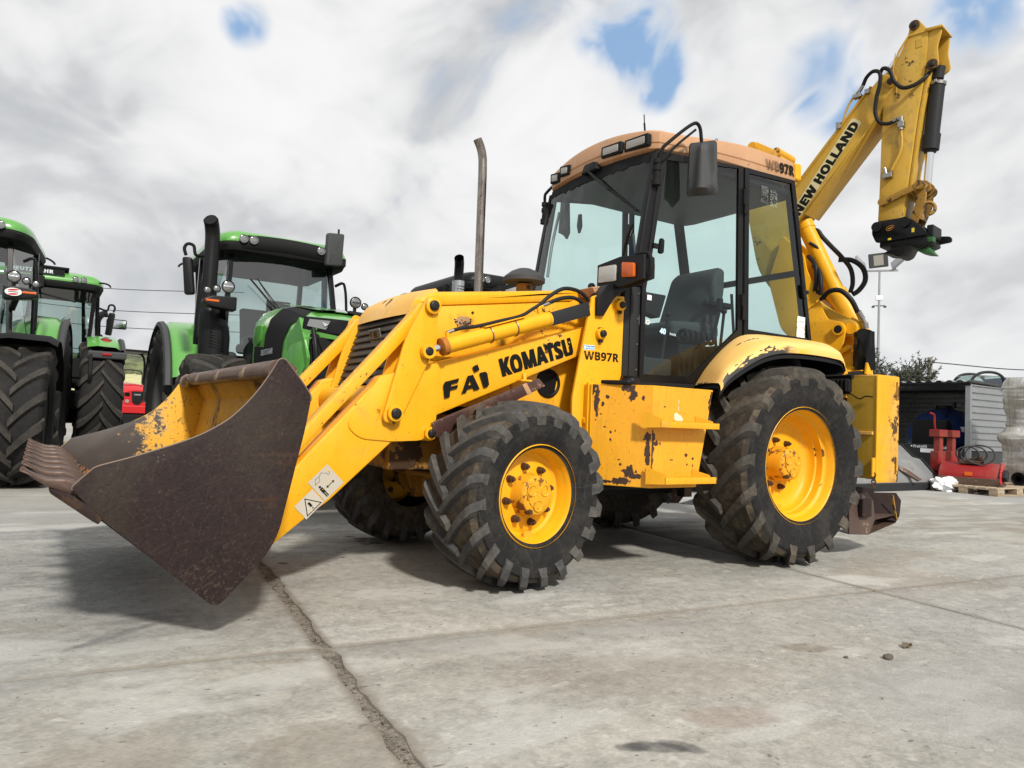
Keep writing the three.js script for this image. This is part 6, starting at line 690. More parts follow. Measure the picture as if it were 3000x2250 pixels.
// ------------------------------------------------------------------ tractors in the row behind
// local axes: origin on the ground under the front axle, z forward, x to the tractor's left
function tractor({ name, label, x, z, turn, k = 1, kx = 1, stackX = -0.72, paintM = M.green, roofM = M.green, lowRoof = false, mudguard = false, stack = 'intake', letters = 'hood', rear = false, sticker = false }) {
  const T = group(name); tag(T, label, 'tractor', undefined); T.position.set(x, 0, z); T.rotation.y = turn; T.scale.set(k * kx, k, k);
  const mx = (g) => { g = norm(g.clone()); g.scale(-1, 1, 1); const p = g.attributes.position.array, n = g.attributes.normal.array, u = g.attributes.uv.array; for (let t = 0; t < p.length; t += 9) for (let i = 0; i < 3; i++) { let s = p[t + 3 + i]; p[t + 3 + i] = p[t + 6 + i]; p[t + 6 + i] = s; s = n[t + 3 + i]; n[t + 3 + i] = n[t + 6 + i]; n[t + 6 + i] = s; } for (let t = 0; t < u.length; t += 6) for (let i = 0; i < 2; i++) { const s = u[t + 2 + i]; u[t + 2 + i] = u[t + 4 + i]; u[t + 4 + i] = s; } return g; };
  const pair = (f) => { const g = join(f()); return [g, mx(g)]; };
  const two = (nm, f, m, par = T) => { const g = join(f()); part(nm, g, m, par); part(nm, mx(g), m, par); };
  const RA = -2.75;
  for (const s of [1, -1]) {
    for (const [nm, R, hw, rim, zz, xx, lugs, lh, lw] of [['front_wheel', 0.72, 0.26, 0.37, 0, 0.93, 15, 0.045, 0.095], ['rear_wheel', 0.95, 0.30, 0.54, RA, 0.82, 17, 0.05, 0.10]]) {
      const w = wheel(T, nm, { R, hw, rim, lugs, lugH: lh, lugW: lw, sweep: 0.42, dir: s, tyreMat: M.newTyre, lugMat: M.newLug, curve: 0.7, drop: 0.05 });
      part('rim', ringGeo([[rim, hw * 0.84], [rim + 0.01, hw * 0.80], [rim - 0.02, hw * 0.74], [rim - 0.04, hw * 0.4], [rim - 0.08, hw * 0.15], [rim * 0.6, hw * 0.05], [rim * 0.45, hw * 0.3], [rim * 0.3, hw * 0.5], [0.001, hw * 0.5]], 40), paintM === M.red ? M.white : M.greyPlastic, w);
      w.position.set(xx * s, R, zz); w.rotation.y = s > 0 ? Math.PI / 2 : -Math.PI / 2;
    }
  }
  part('chassis', [box(-0.30, 0.30, 0.55, 1.25, -2.7, 0.9, 0.05), box(-0.55, 0.55, 0.62, 0.80, -0.12, 0.12, 0.04), box(-0.7, 0.7, 0.80, 1.1, -3.0, -2.5, 0.05), box(-0.80, 0.80, 0.55, 1.0, -2.0, -1.2, 0.05), box(-0.34, 0.34, 0.55, 0.95, 0.9, 1.35, 0.03)], M.blackMatte, T);
  // bonnet
  const row = (zz, hw, yt, yb) => [[-hw, yb, zz], [-hw, mix(yb, yt, 0.6), zz], [-hw * 0.97, yt - 0.16, zz], [-hw * 0.80, yt - 0.045, zz], [-hw * 0.45, yt, zz], [0, yt + 0.015, zz], [hw * 0.45, yt, zz], [hw * 0.80, yt - 0.045, zz], [hw * 0.97, yt - 0.16, zz], [hw, mix(yb, yt, 0.6), zz], [hw, yb, zz]];
  const B = group('bonnet', T), rows = [row(-0.60, 0.44, 2.0, 1.25), row(-0.1, 0.44, 2.0, 1.2), row(0.3, 0.44, 1.955, 1.15), row(0.75, 0.43, 1.86, 1.12), row(1.02, 0.41, 1.775, 1.2), row(1.12, 0.37, 1.72, 1.4)];
  part('hood', [loft(rows, false, 0.5)], paintM, B);
  two('hood_scoop', () => prismX(rounded([[-0.56, 1.62], [-0.50, 1.80], [-0.20, 1.80], [-0.28, 1.62], [-0.36, 1.58]], 0.04), 0.435, 0.462, 0.012), paintM, B);
  if (paintM === M.green) {
    part('hood_panel', loft([[[-0.22, 1.86, 0.99 - 0.15], [0, 1.875, 0.85], [0.22, 1.86, 0.99 - 0.15]], [[-0.3, 2.008, -0.1], [0, 2.022, -0.1], [0.3, 2.008, -0.1]]].map((r) => r.map(([a, b, c]) => [a, b + 0.006, c])), false, 1), M.green, B);
    const onHood = (zz, k, off) => { let i = 0; while (i < rows.length - 2 && rows[i + 1][0][2] < zz) i++; const t = (zz - rows[i][0][2]) / (rows[i + 1][0][2] - rows[i][0][2]), kk = Math.min(9.999, k), k0 = Math.floor(kk), g = (r) => [0, 1, 2].map((q) => mix(r[k0][q], r[k0 + 1][q], kk - k0)), A = g(rows[i]), Bq = g(rows[i + 1]), p = [0, 1, 2].map((q) => mix(A[q], Bq[q], t)); return [p[0] * (1 + off / 0.42), p[1] + (k > 1.9 ? off : 0), zz]; };
    const patch = (zf, ks, off) => loft([0, 0.25, 0.5, 0.75, 1].map((t) => ks.map((k) => onHood(zf(k, t), k, off))), false, 0.6);
    for (const s of [1, -1]) { const f = (g) => s > 0 ? mx(g) : g; part('hood_band', f(patch((k, t) => mix(mix(-0.22, 0.28, Math.min(1, k / 4)), mix(0.42, 0.88, Math.min(1, k / 3.2)) - Math.max(0, k - 3) * 0.25, t), [0.55, 1, 1.5, 2, 2.5, 3, 3.5, 4, 4.4], 0.007)), M.blackMatte, B); part('side_panel', f(patch((k, t) => mix(-0.50, 0.50, t), [0.25, 0.5, 0.75], 0.012)), M.blackMatte, B); }
    for (const s of [1, -1]) if (letters !== 'none') { const [g, m] = film(0.46, 0.085, (c, W, H) => fit(c, 'DEUTZ-FAHR', W, H, '700 ' + H * 0.95 + 'px sans-serif', '#b9bfc4'), 256); at(g, 0, 0, 0, 0, s * Math.PI / 2, 0); at(g, s * 0.462, 1.50, 0.05); g.userData.keepUV = true; part('lettering', g, m, B); }
  }
  part('grille', [prism(rounded([[-0.36, 1.62], [0.36, 1.62], [0.34, 1.0], [0.22, 0.88], [-0.22, 0.88], [-0.34, 1.0]], 0.03), 1.02, 1.12, 0.02)], M.blackMatte, B);
  part('grille_frame', [...pair(() => sheet([[0.14, 1.60, 1.135], [0.30, 1.58, 1.125], [0.16, 1.22, 1.14], [0.10, 1.24, 1.15]], 0.02)), ...pair(() => sheet([[0.10, 1.24, 1.15], [0.16, 1.22, 1.14], [0.24, 0.95, 1.13], [0.19, 0.95, 1.14]], 0.02))], M.black, B);
  part('lamp_strip', [loft([[[-0.40, 1.77, 1.03], [-0.20, 1.76, 1.14], [0, 1.755, 1.17], [0.20, 1.76, 1.14], [0.40, 1.77, 1.03]], [[-0.41, 1.66, 1.03], [-0.20, 1.63, 1.16], [0, 1.62, 1.19], [0.20, 1.63, 1.16], [0.41, 1.66, 1.03]], [[-0.40, 1.60, 1.03], [-0.20, 1.57, 1.14], [0, 1.57, 1.16], [0.20, 1.57, 1.14], [0.40, 1.60, 1.03]]], false, 0.6)], M.blackGloss, B);
  if (paintM === M.green) {
    two('cheek', () => [sheet([[0.415, 1.76, 0.98], [0.425, 1.60, 0.70], [0.43, 1.30, 0.62], [0.40, 1.10, 0.88], [0.36, 1.22, 1.08], [0.33, 1.40, 1.13], [0.38, 1.56, 1.08]], 0.03), sheet([[0.41, 1.655, 1.045], [0.20, 1.615, 1.165], [0.05, 1.60, 1.195], [0.06, 1.57, 1.19], [0.20, 1.58, 1.15], [0.40, 1.60, 1.05]], 0.012), sheet([[0.34, 1.12, 1.06], [0.12, 0.98, 1.14], [0.12, 0.93, 1.14], [0.36, 1.05, 1.05]], 0.012)], M.green, B);
    part('emblem', [sheet([[-0.03, 1.38, 1.155], [0.0, 1.50, 1.16], [0.03, 1.38, 1.155], [0.0, 1.33, 1.165]], 0.012), sheet([[-0.06, 1.865, 0.86], [-0.02, 1.90, 0.84], [0, 1.875, 0.86], [0.02, 1.90, 0.84], [0.06, 1.865, 0.86]], 0.012)], M.chrome, B);
    two('fog_lamp', () => [at(new THREE.TorusGeometry(0.06, 0.014, 8, 24), 0.27, 1.02, 1.125), disc(0.27, 1.02, 1.10, 0.055, [0, 0, 1], 0.02)], M.darkGrey, B);
  }
  two('headlight', () => [sheet([[0.20, 1.735, 1.158], [0.36, 1.745, 1.068], [0.375, 1.68, 1.060], [0.24, 1.655, 1.160]], 0.01)], M.lampGlass, B); two('daylight_strip', () => [sheet([[0.22, 1.70, 1.168], [0.27, 1.72, 1.14], [0.25, 1.68, 1.16]], 0.008)], M.chrome, B);
  part('guard_tube', pair(() => [tube([[0.30, 0.95, 1.18], [0.31, 1.25, 1.20], [0.33, 1.50, 1.18], [0.34, 1.66, 1.12]], 0.022)]), M.black, T);
  // cab
  const C = group('cab', T), yT = lowRoof ? 2.70 : 2.74;
  const pil = { a: [[0.575, yT, -1.32], [0.66, 1.55, -1.06]], b: [[0.76, yT, -2.05], [0.80, 1.30, -2.0]], c: [[0.68, yT, -2.85], [0.62, 1.62, -2.75]] };
  for (const [nm, w] of [['a', 0.055], ['b', 0.06], ['c', 0.06]]) two('pillar', () => bar(pil[nm][0], pil[nm][1], w, w, [0, 0, 1]), M.blackGloss, C);
  part('windscreen', loft([0, 1].map((e) => [1, 0.5, 0, -0.5, -1].map((u) => [u * pil.a[e][0], pil.a[e][1], pil.a[e][2] + 0.06 * (1 - u * u)])), false, 2), M.tractorGlass, C);
  two('side_window', () => [flat3([pil.a[0], pil.b[0], pil.b[1], pil.a[1]].map(([a, b, c]) => [a + 0.005, b, c]))], M.tractorGlass, C);
  two('side_window', () => [flat3([pil.b[0], pil.c[0], pil.c[1], [0.80, 1.62, -2.03]])], M.tractorGlass, C);
  part('rear_window', loft([pil.c[0], pil.c[1]].map((p) => [1, 0.5, 0, -0.5, -1].map((u) => [u * p[0], p[1], p[2] - 0.04 * (1 - u * u)])), false, 2), M.tractorGlass, C);
  part('cab_floor', [box(-0.78, 0.78, 1.15, 1.32, -2.75, -1.08, 0.03), box(-0.62, 0.62, 1.3, 1.62, -2.78, -2.66, 0.02), box(-0.42, 0.42, 1.3, 1.75, -1.2, -1.05, 0.05)], M.blackMatte, C);
  part('dashboard', [box(-0.22, 0.22, 1.70, 1.92, -1.42, -1.16, 0.06), box(0.0, 0.30, 2.05, 2.30, -1.95, -1.92, 0.01), box(-0.62, -0.36, 1.32, 1.60, -2.5, -1.7, 0.05)], M.greyPlastic, C);
  part('steering_wheel', [at(new THREE.TorusGeometry(0.20, 0.016, 8, 32), 0, 2.0, -1.50, 1.15, 0, 0), cyl([0, 1.75, -1.35], [0, 2.0, -1.50], 0.04)], M.black, C);
  part('seat', [box(-0.26, 0.26, 1.62, 1.75, -2.35, -1.85, 0.05), prismX(rounded([[-2.30, 1.70], [-2.20, 1.72], [-2.34, 2.22], [-2.44, 2.22]], 0.04), -0.22, 0.22, 0.04), box(-0.15, 0.15, 1.3, 1.62, -2.3, -1.9, 0.03)], M.seat, C);
  // roof: black tray under a moulded coloured top
  const plan = rounded([[-0.70, -1.10], [0.70, -1.10], [0.80, -1.35], [0.80, -2.85], [0.72, -3.02], [-0.72, -3.02], [-0.80, -2.85], [-0.80, -1.35]].map(([a, b]) => [a, b, 0.14]), 0.14, 5);
  const lay = (inset, y, sag = 0) => plan.map(([a, b]) => { const f = Math.max(0, (b + 2.06) / 0.96); return [a * (1 - inset), y - (inset < 0.3 ? 0.05 * (a / 0.8) ** 2 * 1.0 : 0) - sag * f * f, -2.06 + (b + 2.06) * (1 - inset)]; });
  part('roof_tray', [loft([lay(0.14, yT - 0.02), lay(0.03, yT + 0.0), lay(0.0, yT + 0.06), lay(0.01, yT + 0.10), lay(0.04, yT + 0.12)], true, 0.8), cap(lay(0.14, yT - 0.02))], M.blackMatte, C);
  part('roof_visor', loft([[-0.02, -1.16], [0.03, -1.085], [0.12, -1.075], [0.175, -1.10], [0.185, -1.16]].map(([dy, zz]) => Array.from({ length: 13 }, (_, i) => { const u = i / 6 - 1; return [u * 0.70, yT + dy - 0.05 * u * u * (dy > 0 ? 1 : 0.6), zz - 0.09 * u * u * u * u]; })), false, 1), M.blackMatte, C);
  part('roof_top', [loft([lay(0.004, yT + 0.095), lay(0.002, yT + 0.125), lay(0.03, yT + 0.185), lay(0.08, yT + 0.225), lay(0.18, yT + 0.25), lay(0.4, yT + 0.265), lay(0.7, yT + 0.27)], true, 1.2), cap(lay(0.7, yT + 0.27), true)], roofM, C);
  const rl = (a, zz, f, y = yT + 0.11) => { part('work_lamp', [at(ringGeo([[0.0005, 0.02], [0.03, 0.024], [0.038, 0.02], [0.042, 0.03], [0.048, 0.03], [0.05, 0.0]], 24), a, y, zz, 0, f > 0 ? 0 : Math.PI, 0)], M.lampGlass, C); };
  for (const a of [0.39, 0.50, -0.39, -0.50]) { rl(a, -1.095, 1, yT + 0.10); rl(a, -3.01, -1); }
  part('mirror_stalk', pair(() => [tube([[0.70, yT + 0.10, -2.95], [0.80, yT + 0.09, -3.05], [0.86, yT + 0.06, -3.10], [0.88, yT + 0.03, -3.10]], 0.014)]), M.blackMatte, C);
  // fenders
  const arc = (R, y0, z0, a0, a1, xa, xb, nn = 20) => { const rows2 = []; for (let i = 0; i <= nn; i++) { const a = mix(a0, a1, i / nn); rows2.push([[xa, y0 + (R - 0.02) * Math.cos(a), z0 + (R - 0.02) * Math.sin(a)], [mix(xa, xb, 0.3), y0 + (R + 0.012) * Math.cos(a), z0 + (R + 0.012) * Math.sin(a)], [mix(xa, xb, 0.85), y0 + R * Math.cos(a), z0 + R * Math.sin(a)], [xb, y0 + (R - 0.05) * Math.cos(a), z0 + (R - 0.05) * Math.sin(a)]]); } return loft(rows2, false, 0.9); };
  two('rear_fender', () => arc(1.06, 0.93, RA, rear ? -0.62 : -1.5, 1.25, 0.60, 1.06), paintM === M.red ? M.red : M.green, T);
  two('fender_lip', () => [arc(1.045, 0.93, RA, rear ? -0.66 : -1.55, 1.35, 1.05, 1.14), ...(rear ? [box(0.60, 1.14, 1.60, 1.72, RA - 0.72, RA - 0.62, 0.03)] : [])], M.greyPlastic, T);
  two('fender_wall', () => [prismX(rounded([[RA - 0.95, 1.35], [RA - 0.7, 1.70], [RA, 1.97], [RA + 0.5, 1.86], [RA + 0.95, 1.4], [RA + 0.9, 1.1], [RA - 0.8, 1.1]], 0.1), 0.62, 0.67, 0.004)], M.blackMatte, T);
  two('tail_lamp', () => [at(ringGeo([[0.0005, 0.03], [0.045, 0.034], [0.075, 0.03], [0.085, 0.0]], 24), 0.86, 1.86, RA - 0.42, 0, Math.PI, 0)], M.redLens, T);
  two('tail_lamp_shell', () => [prism(rounded([[0.75, 1.74], [0.76, 1.92], [0.86, 1.965], [0.96, 1.92], [0.97, 1.74]], 0.04), RA - 0.41, RA - 0.2, 0.02)], M.blackMatte, T);
  two('reflector', () => box(0.80, 0.93, 1.655, 1.69, RA - 0.74, RA - 0.715, 0.004), M.redLens, T);
  if (mudguard) two('front_mudguard', () => arc(0.80, 0.74, 0, -1.25, 0.45, 0.66, 1.24), M.blackMatte, T);
  // lamp bracket, mirrors, handrails on both sides
  const side = (s) => { const f = (g) => s > 0 ? g : mx(g); const Q = group('lamp_bracket', T);
    part('light_bar', [f(prism(rounded([[0.62, 1.96], [0.62, 2.11], [0.86, 2.10], [0.95, 2.06], [0.95, 2.01], [0.86, 1.98]], 0.02), -0.82, -0.66, 0.01))], M.black, Q);
    part('turn_signal', f(box(0.80, 0.93, 2.035, 2.058, -0.665, -0.655, 0.003)), M.amber, Q);
    for (const [a, y, r] of [[0.71, 2.215, 0.062], [0.825, 2.18, 0.036], [0.915, 2.155, 0.036]]) { const l = group('round_lamp', Q); l.position.set(s * a, y, -0.70); part('bezel', ringGeo([[r, -0.03], [r + 0.008, 0], [r + 0.006, 0.012], [r - 0.004, 0.012]], 24), M.black, l); part('lens', ringGeo([[0.0005, 0.014], [r * 0.7, 0.012], [r, 0.004]], 24), M.lampGlass, l); if (r > 0.05) part('lamp_bar', box(-r * 0.8, r * 0.8, -0.008, 0.012, 0.008, 0.02, 0.003), M.chrome, l); }
    part('stem', [f(cyl([0.71, 2.09, -0.72], [0.71, 2.16, -0.72], 0.02)), f(cyl([0.86, 2.06, -0.74], [0.86, 2.16, -0.74], 0.015)), f(bar([0.66, 1.9, -1.1], [0.75, 2.03, -0.75], 0.06, 0.05))], M.black, Q);
    const m = group('mirror', T); if (mudguard) m.position.set(s > 0 ? -0.42 : -0.2, 0.1, 0.1);
    if (s > 0) { part('mirror_shell', f(at(prism(rounded([[-0.115, -0.22], [0.105, -0.19], [0.12, 0.21], [-0.11, 0.18]], 0.03), -0.05, 0.03, 0.025), 0.56, 2.89, -1.10, 0, 0.25, 0)), M.greyPlastic, m); part('mirror_arm', [f(tube([[0.60, 2.75, -1.3], [0.66, 2.82, -1.22], [0.66, 2.88, -1.16]], 0.016)), f(box(0.66, 0.72, 2.70, 2.80, -1.2, -1.12, 0.01)), f(cyl([0.60, 3.08, -1.1], [0.60, 3.14, -1.1], 0.012))], M.blackMatte, m); }
    else { part('mirror_shell', at(prism(rounded([[-0.055, -0.21], [0.05, -0.21], [0.05, 0.20], [-0.05, 0.21]], 0.03), -0.05, 0.04, 0.025), -1.03, 2.36, -1.2, 0, -0.4, 0.12), M.black, m); part('mirror_arm', [tube([[-0.66, 2.66, -1.35], [-0.85, 2.62, -1.25], [-0.97, 2.60, -1.2], [-1.0, 2.70, -1.2], [-1.06, 2.71, -1.2], [-1.09, 2.66, -1.2], [-1.07, 2.58, -1.2]], 0.018)], M.blackMatte, m); }
    part('handrail', f(tube([[0.70, 2.50, -1.42], [0.80, 2.55, -1.42], [0.83, 2.48, -1.42], [0.86, 2.1, -1.40], [0.87, 1.70, -1.36]], 0.018)), M.blackGloss, T); };
  side(1); side(-1);
  if (stack === 'intake') {
    const S = group('intake_stack', T), f = -0.83;
    part('canister', [loft([[1.50, 0.16, 0], [1.70, 0.162, 0], [1.82, 0.155, 0.01], [1.92, 0.13, 0.04], [2.0, 0.10, 0.06], [2.06, 0.086, 0.075]].map(([y, r, o]) => Array.from({ length: 24 }, (_, i) => [f + 0.08 - o + r * Math.cos(i / 24 * 6.283), y, -1.08 + r * Math.sin(i / 24 * 6.283)])), true, 1)], M.black, S);
    part('pipe', [tube([[f, 1.95, -1.08], [f, 2.3, -1.09], [f + 0.005, 2.70, -1.1], [f, 2.84, -1.09], [f - 0.02, 2.93, -1.05], [f - 0.04, 2.97, -1.01]], 0.078, 50, 24), cyl([f - 0.038, 2.968, -1.014], [f - 0.044, 2.975, -1.004], 0.07)], M.black, S);
    part('louvre', Array.from({ length: 9 }, (_, k) => at(box(-0.10, 0.06, -0.004, 0.004, -0.006, 0.006, 0.002), f + 0.10, 1.56 + k * 0.032, -0.925, 0, 0, -0.3)), M.blackGloss, S);
  } else if (stack === 'short') {
    const S = group('exhaust_stack', T); part('pipe', [tube([[stackX, 1.6, -0.62], [stackX, 2.66, -0.62], [stackX - 0.01, 2.78, -0.60], [stackX - 0.04, 2.88, -0.55], [stackX - 0.08, 2.93, -0.50]], 0.068, 40, 20)], M.black, S);
    const pts = []; const g = cyl([stackX, 2.36, -0.62], [stackX, 2.66, -0.62], 0.088, 0.088, 28, true); part('heat_shield', g, M.galv, S); part('vent_hole', Array.from({ length: 60 }, (_, k) => { const a = (k % 15) / 15 * 3.4 - 0.6 + (Math.floor(k / 15) % 2) * 0.11, y = 2.48 + Math.floor(k / 15) * 0.035; return disc(stackX + 0.0885 * Math.sin(a), y, -0.62 + 0.0885 * Math.cos(a), 0.008, [Math.sin(a), 0, Math.cos(a)], 0.002, 8); }), M.black, S);
  }
  part('exhaust_elbow', stack === 'rear' ? [tube([[-0.82, 1.55, -1.1], [-0.82, 2.35, -1.1], [-0.84, 2.45, -1.08], [-0.90, 2.54, -1.0], [-0.96, 2.57, -0.95]], 0.06, 30, 16), cyl([-0.82, 1.5, -1.1], [-0.82, 2.05, -1.1], 0.14, 0.13, 20)] : [cyl([-0.7, 1.2, -0.9], [-0.7, 1.5, -0.9], 0.08)], M.black, T);
  part('wiper', [bar([0.05, 1.95, -1.06], [-0.32, 2.42, -1.13], 0.014, 0.012), bar([-0.40, 2.40, -1.10], [-0.12, 2.10, -1.07], 0.012, 0.02), bar([0.0, 1.95, -1.05], [-0.30, 2.38, -1.11], 0.008, 0.008)], M.black, T);
  if (rear) {
    const g0 = film(0.72, 0.09, (c, W, H) => { c.fillStyle = '#101215'; c.fillRect(0, 0, W, H); fit(c, 'DEUTZ-FAHR', W * 0.8, H, '900 ' + H * 0.85 + 'px sans-serif', '#d8dcde'); }, 256); at(g0[0], 0, 0, 0, 0, Math.PI, 0); at(g0[0], 0.12, yT + 0.185, -3.03, 0, 0, 0); g0[0].userData.keepUV = true; part('lettering', g0[0], g0[1], T);
    part('roof_rack', [box(-0.3, 0.55, yT + 0.245, yT + 0.28, -3.0, -2.2, 0.01), box(0.05, 0.15, yT + 0.12, yT + 0.26, -3.08, -3.0, 0.01)], M.blackMatte, T);
    part('rear_light_box', [box(0.02, 0.52, yT - 0.08, yT + 0.09, -3.16, -3.02, 0.01)], M.black, T); part('rear_wiper', [bar([0.45, 2.66, -2.93], [-0.42, 2.50, -2.90], 0.02, 0.02)], M.black, T);
    part('side_mirror', [box(-1.32, -0.98, 2.30, 2.48, -1.0, -0.93, 0.03), box(-1.12, -0.72, 2.50, 2.54, -1.0, -0.95, 0.01)], M.black, T); part('mirror_glass', box(-1.30, -1.0, 2.32, 2.46, -1.008, -1.0, 0.002), M.mirrorGlass, T);
  }
  if (letters === 'roof') { const g0 = film(0.44, 0.07, (c, W, H) => fit(c, 'DEUTZ-FAHR', W, H, '700 ' + H * 0.9 + 'px sans-serif', '#8f9499'), 256); at(g0[0], 0.17, yT + 0.085, -1.075, 0, 0, -0.02); g0[0].userData.keepUV = true; part('lettering', g0[0], g0[1], T); }
  if (sticker) { const g0 = film(0.16, 0.088, (c, W, H) => { c.fillStyle = '#e9e6e2'; c.beginPath(); c.ellipse(W / 2, H / 2, W * 0.49, H * 0.49, 0, 0, 7); c.fill(); c.fillStyle = '#b4262a'; c.beginPath(); c.ellipse(W * 0.5, H * 0.25, W * 0.33, H * 0.11, -0.1, 0, 7); c.ellipse(W * 0.5, H * 0.78, W * 0.30, H * 0.11, -0.1, 0, 7); c.fill(); c.fillStyle = '#555'; c.fillRect(W * 0.2, H * 0.44, W * 0.6, H * 0.12); }, 128); at(g0[0], 0.72, 2.04, -0.64); g0[0].userData.keepUV = true; part('oval_sticker', g0[0], g0[1], T); }
  return T;
}
tractor({ name: 'tractor', label: 'green tractor behind the rusty bucket with tall black air stack', x: 0.02, z: -3.2, turn: 0, sticker: false });
tractor({ name: 'tractor', label: 'large green tractor with a red and white oval sticker and black front mudguard', x: -3.45, z: -5.25, turn: -0.09, k: 1.055, mudguard: true, stack: 'none', sticker: true });
tractor({ name: 'tractor', label: 'green tractor seen from behind with round red tail lamp and bent exhaust beside its cab', x: -2.33, z: -12.2, turn: Math.PI, stack: 'rear', rear: true, letters: 'none' });
tractor({ name: 'tractor', label: 'black roofed tractor whose cab top shows above the yellow bonnet of the backhoe loader', x: 3.05, z: -3.2, turn: 0, k: 0.99, kx: 0.86, stackX: -1.2, roofM: M.black, stack: 'short', letters: 'roof' });
{ // the small red tractor far back between the green ones
  const T = group('small_tractor'); tag(T, 'small red tractor with black grille seen far back between two green tractors', 'tractor'); T.position.set(-0.45, 0, -15.7); T.rotation.y = 0.1; T.scale.setScalar(0.95);
  for (const s of [1, -1]) for (const [nm, R, hw, rim, zz, xx] of [['front_wheel', 0.42, 0.13, 0.2, 0.35, 0.55], ['rear_wheel', 0.62, 0.18, 0.33, -1.4, 0.6]]) { const w = wheel(T, nm, { R, hw, rim, lugs: 16, lugH: 0.03, lugW: 0.05, sweep: 0.4, dir: s, tyreMat: M.newTyre, lugMat: M.newLug }); part('rim', ringGeo([[rim, hw * 0.8], [rim - 0.03, hw * 0.4], [0.001, hw * 0.2]], 24), M.white, w); w.position.set(xx * s, R, zz); w.rotation.y = s * Math.PI / 2; }
  const row = (z, hw, yt, yb) => [[-hw, yb, z], [-hw, yt - 0.12, z], [-hw * 0.75, yt - 0.03, z], [0, yt, z], [hw * 0.75, yt - 0.03, z], [hw, yt - 0.12, z], [hw, yb, z]];
  part('hood', [loft([row(-0.8, 0.36, 1.52, 0.85), row(0.3, 0.35, 1.47, 0.8), row(0.62, 0.33, 1.40, 0.75), row(0.74, 0.28, 1.30, 0.72)], false, 0.6), cap(row(0.74, 0.28, 1.30, 0.72))], M.red, T);
  part('bumper', [box(-0.36, 0.36, 0.72, 0.92, 0.45, 0.80, 0.03)], M.red, T); part('front_weight', [box(-0.30, 0.30, 0.45, 0.70, 0.5, 0.85, 0.03), box(-0.2, 0.2, 0.4, 0.8, -1.6, 0.6, 0.04)], M.blackMatte, T);
  part('grille', prism(rounded([[-0.13, 1.27], [0.13, 1.27], [0.11, 1.0], [0.05, 0.94], [-0.05, 0.94], [-0.11, 1.0]], 0.03), 0.73, 0.755, 0.008), M.blackMatte, T);
  for (const s of [1, -1]) { part('headlight', [box(s > 0 ? 0.16 : -0.28, s > 0 ? 0.28 : -0.16, 1.13, 1.24, 0.70, 0.745, 0.02)], M.blackGloss, T); part('headlight', [disc(s * 0.22, 1.02, 0.738, 0.045, [0, 0, 1], 0.02)], M.lensDull, T); }
  { const g0 = film(0.16, 0.06, (c, W, H) => fit(c, 'SAME', W, H, '700 ' + H * 0.9 + 'px sans-serif', '#aab0b4'), 64); at(g0[0], 0, 1.19, 0.758); g0[0].userData.keepUV = true; part('lettering', g0[0], g0[1], T); }
  part('roll_bar', [tube([[-0.5, 0.9, -1.2], [-0.5, 2.2, -1.2], [-0.4, 2.32, -1.2], [0.4, 2.32, -1.2], [0.5, 2.2, -1.2], [0.5, 0.9, -1.2]], 0.03), tube([[-0.24, 1.50, -0.5], [-0.24, 1.78, -0.55], [-0.16, 1.82, -0.55], [0.3, 1.82, -0.55], [0.34, 1.76, -0.55], [0.34, 1.5, -0.5]], 0.014)], M.black, T);
  part('canopy', box(-0.62, 0.66, 2.31, 2.37, -1.7, -0.3, 0.02), M.black, T); part('seat', box(-0.22, 0.22, 1.0, 1.5, -1.5, -1.1, 0.06), M.seat, T);
  part('fender', [box(-0.82, -0.42, 1.26, 1.32, -1.9, -0.9, 0.03), box(0.42, 0.82, 1.26, 1.32, -1.9, -0.9, 0.03)], M.red, T);
  for (const s of [1, -1]) part('mirror', [at(sphere(0, 0, 0, 0.07, 0.12, 0.03), s * 0.55 + (s < 0 ? -0.02 : 0), 2.10, -0.35), tube([[s * 0.5, 2.31, -0.35], [s * 0.54, 2.25, -0.35], [s * 0.55, 2.15, -0.35]], 0.012)], M.black, T);
}

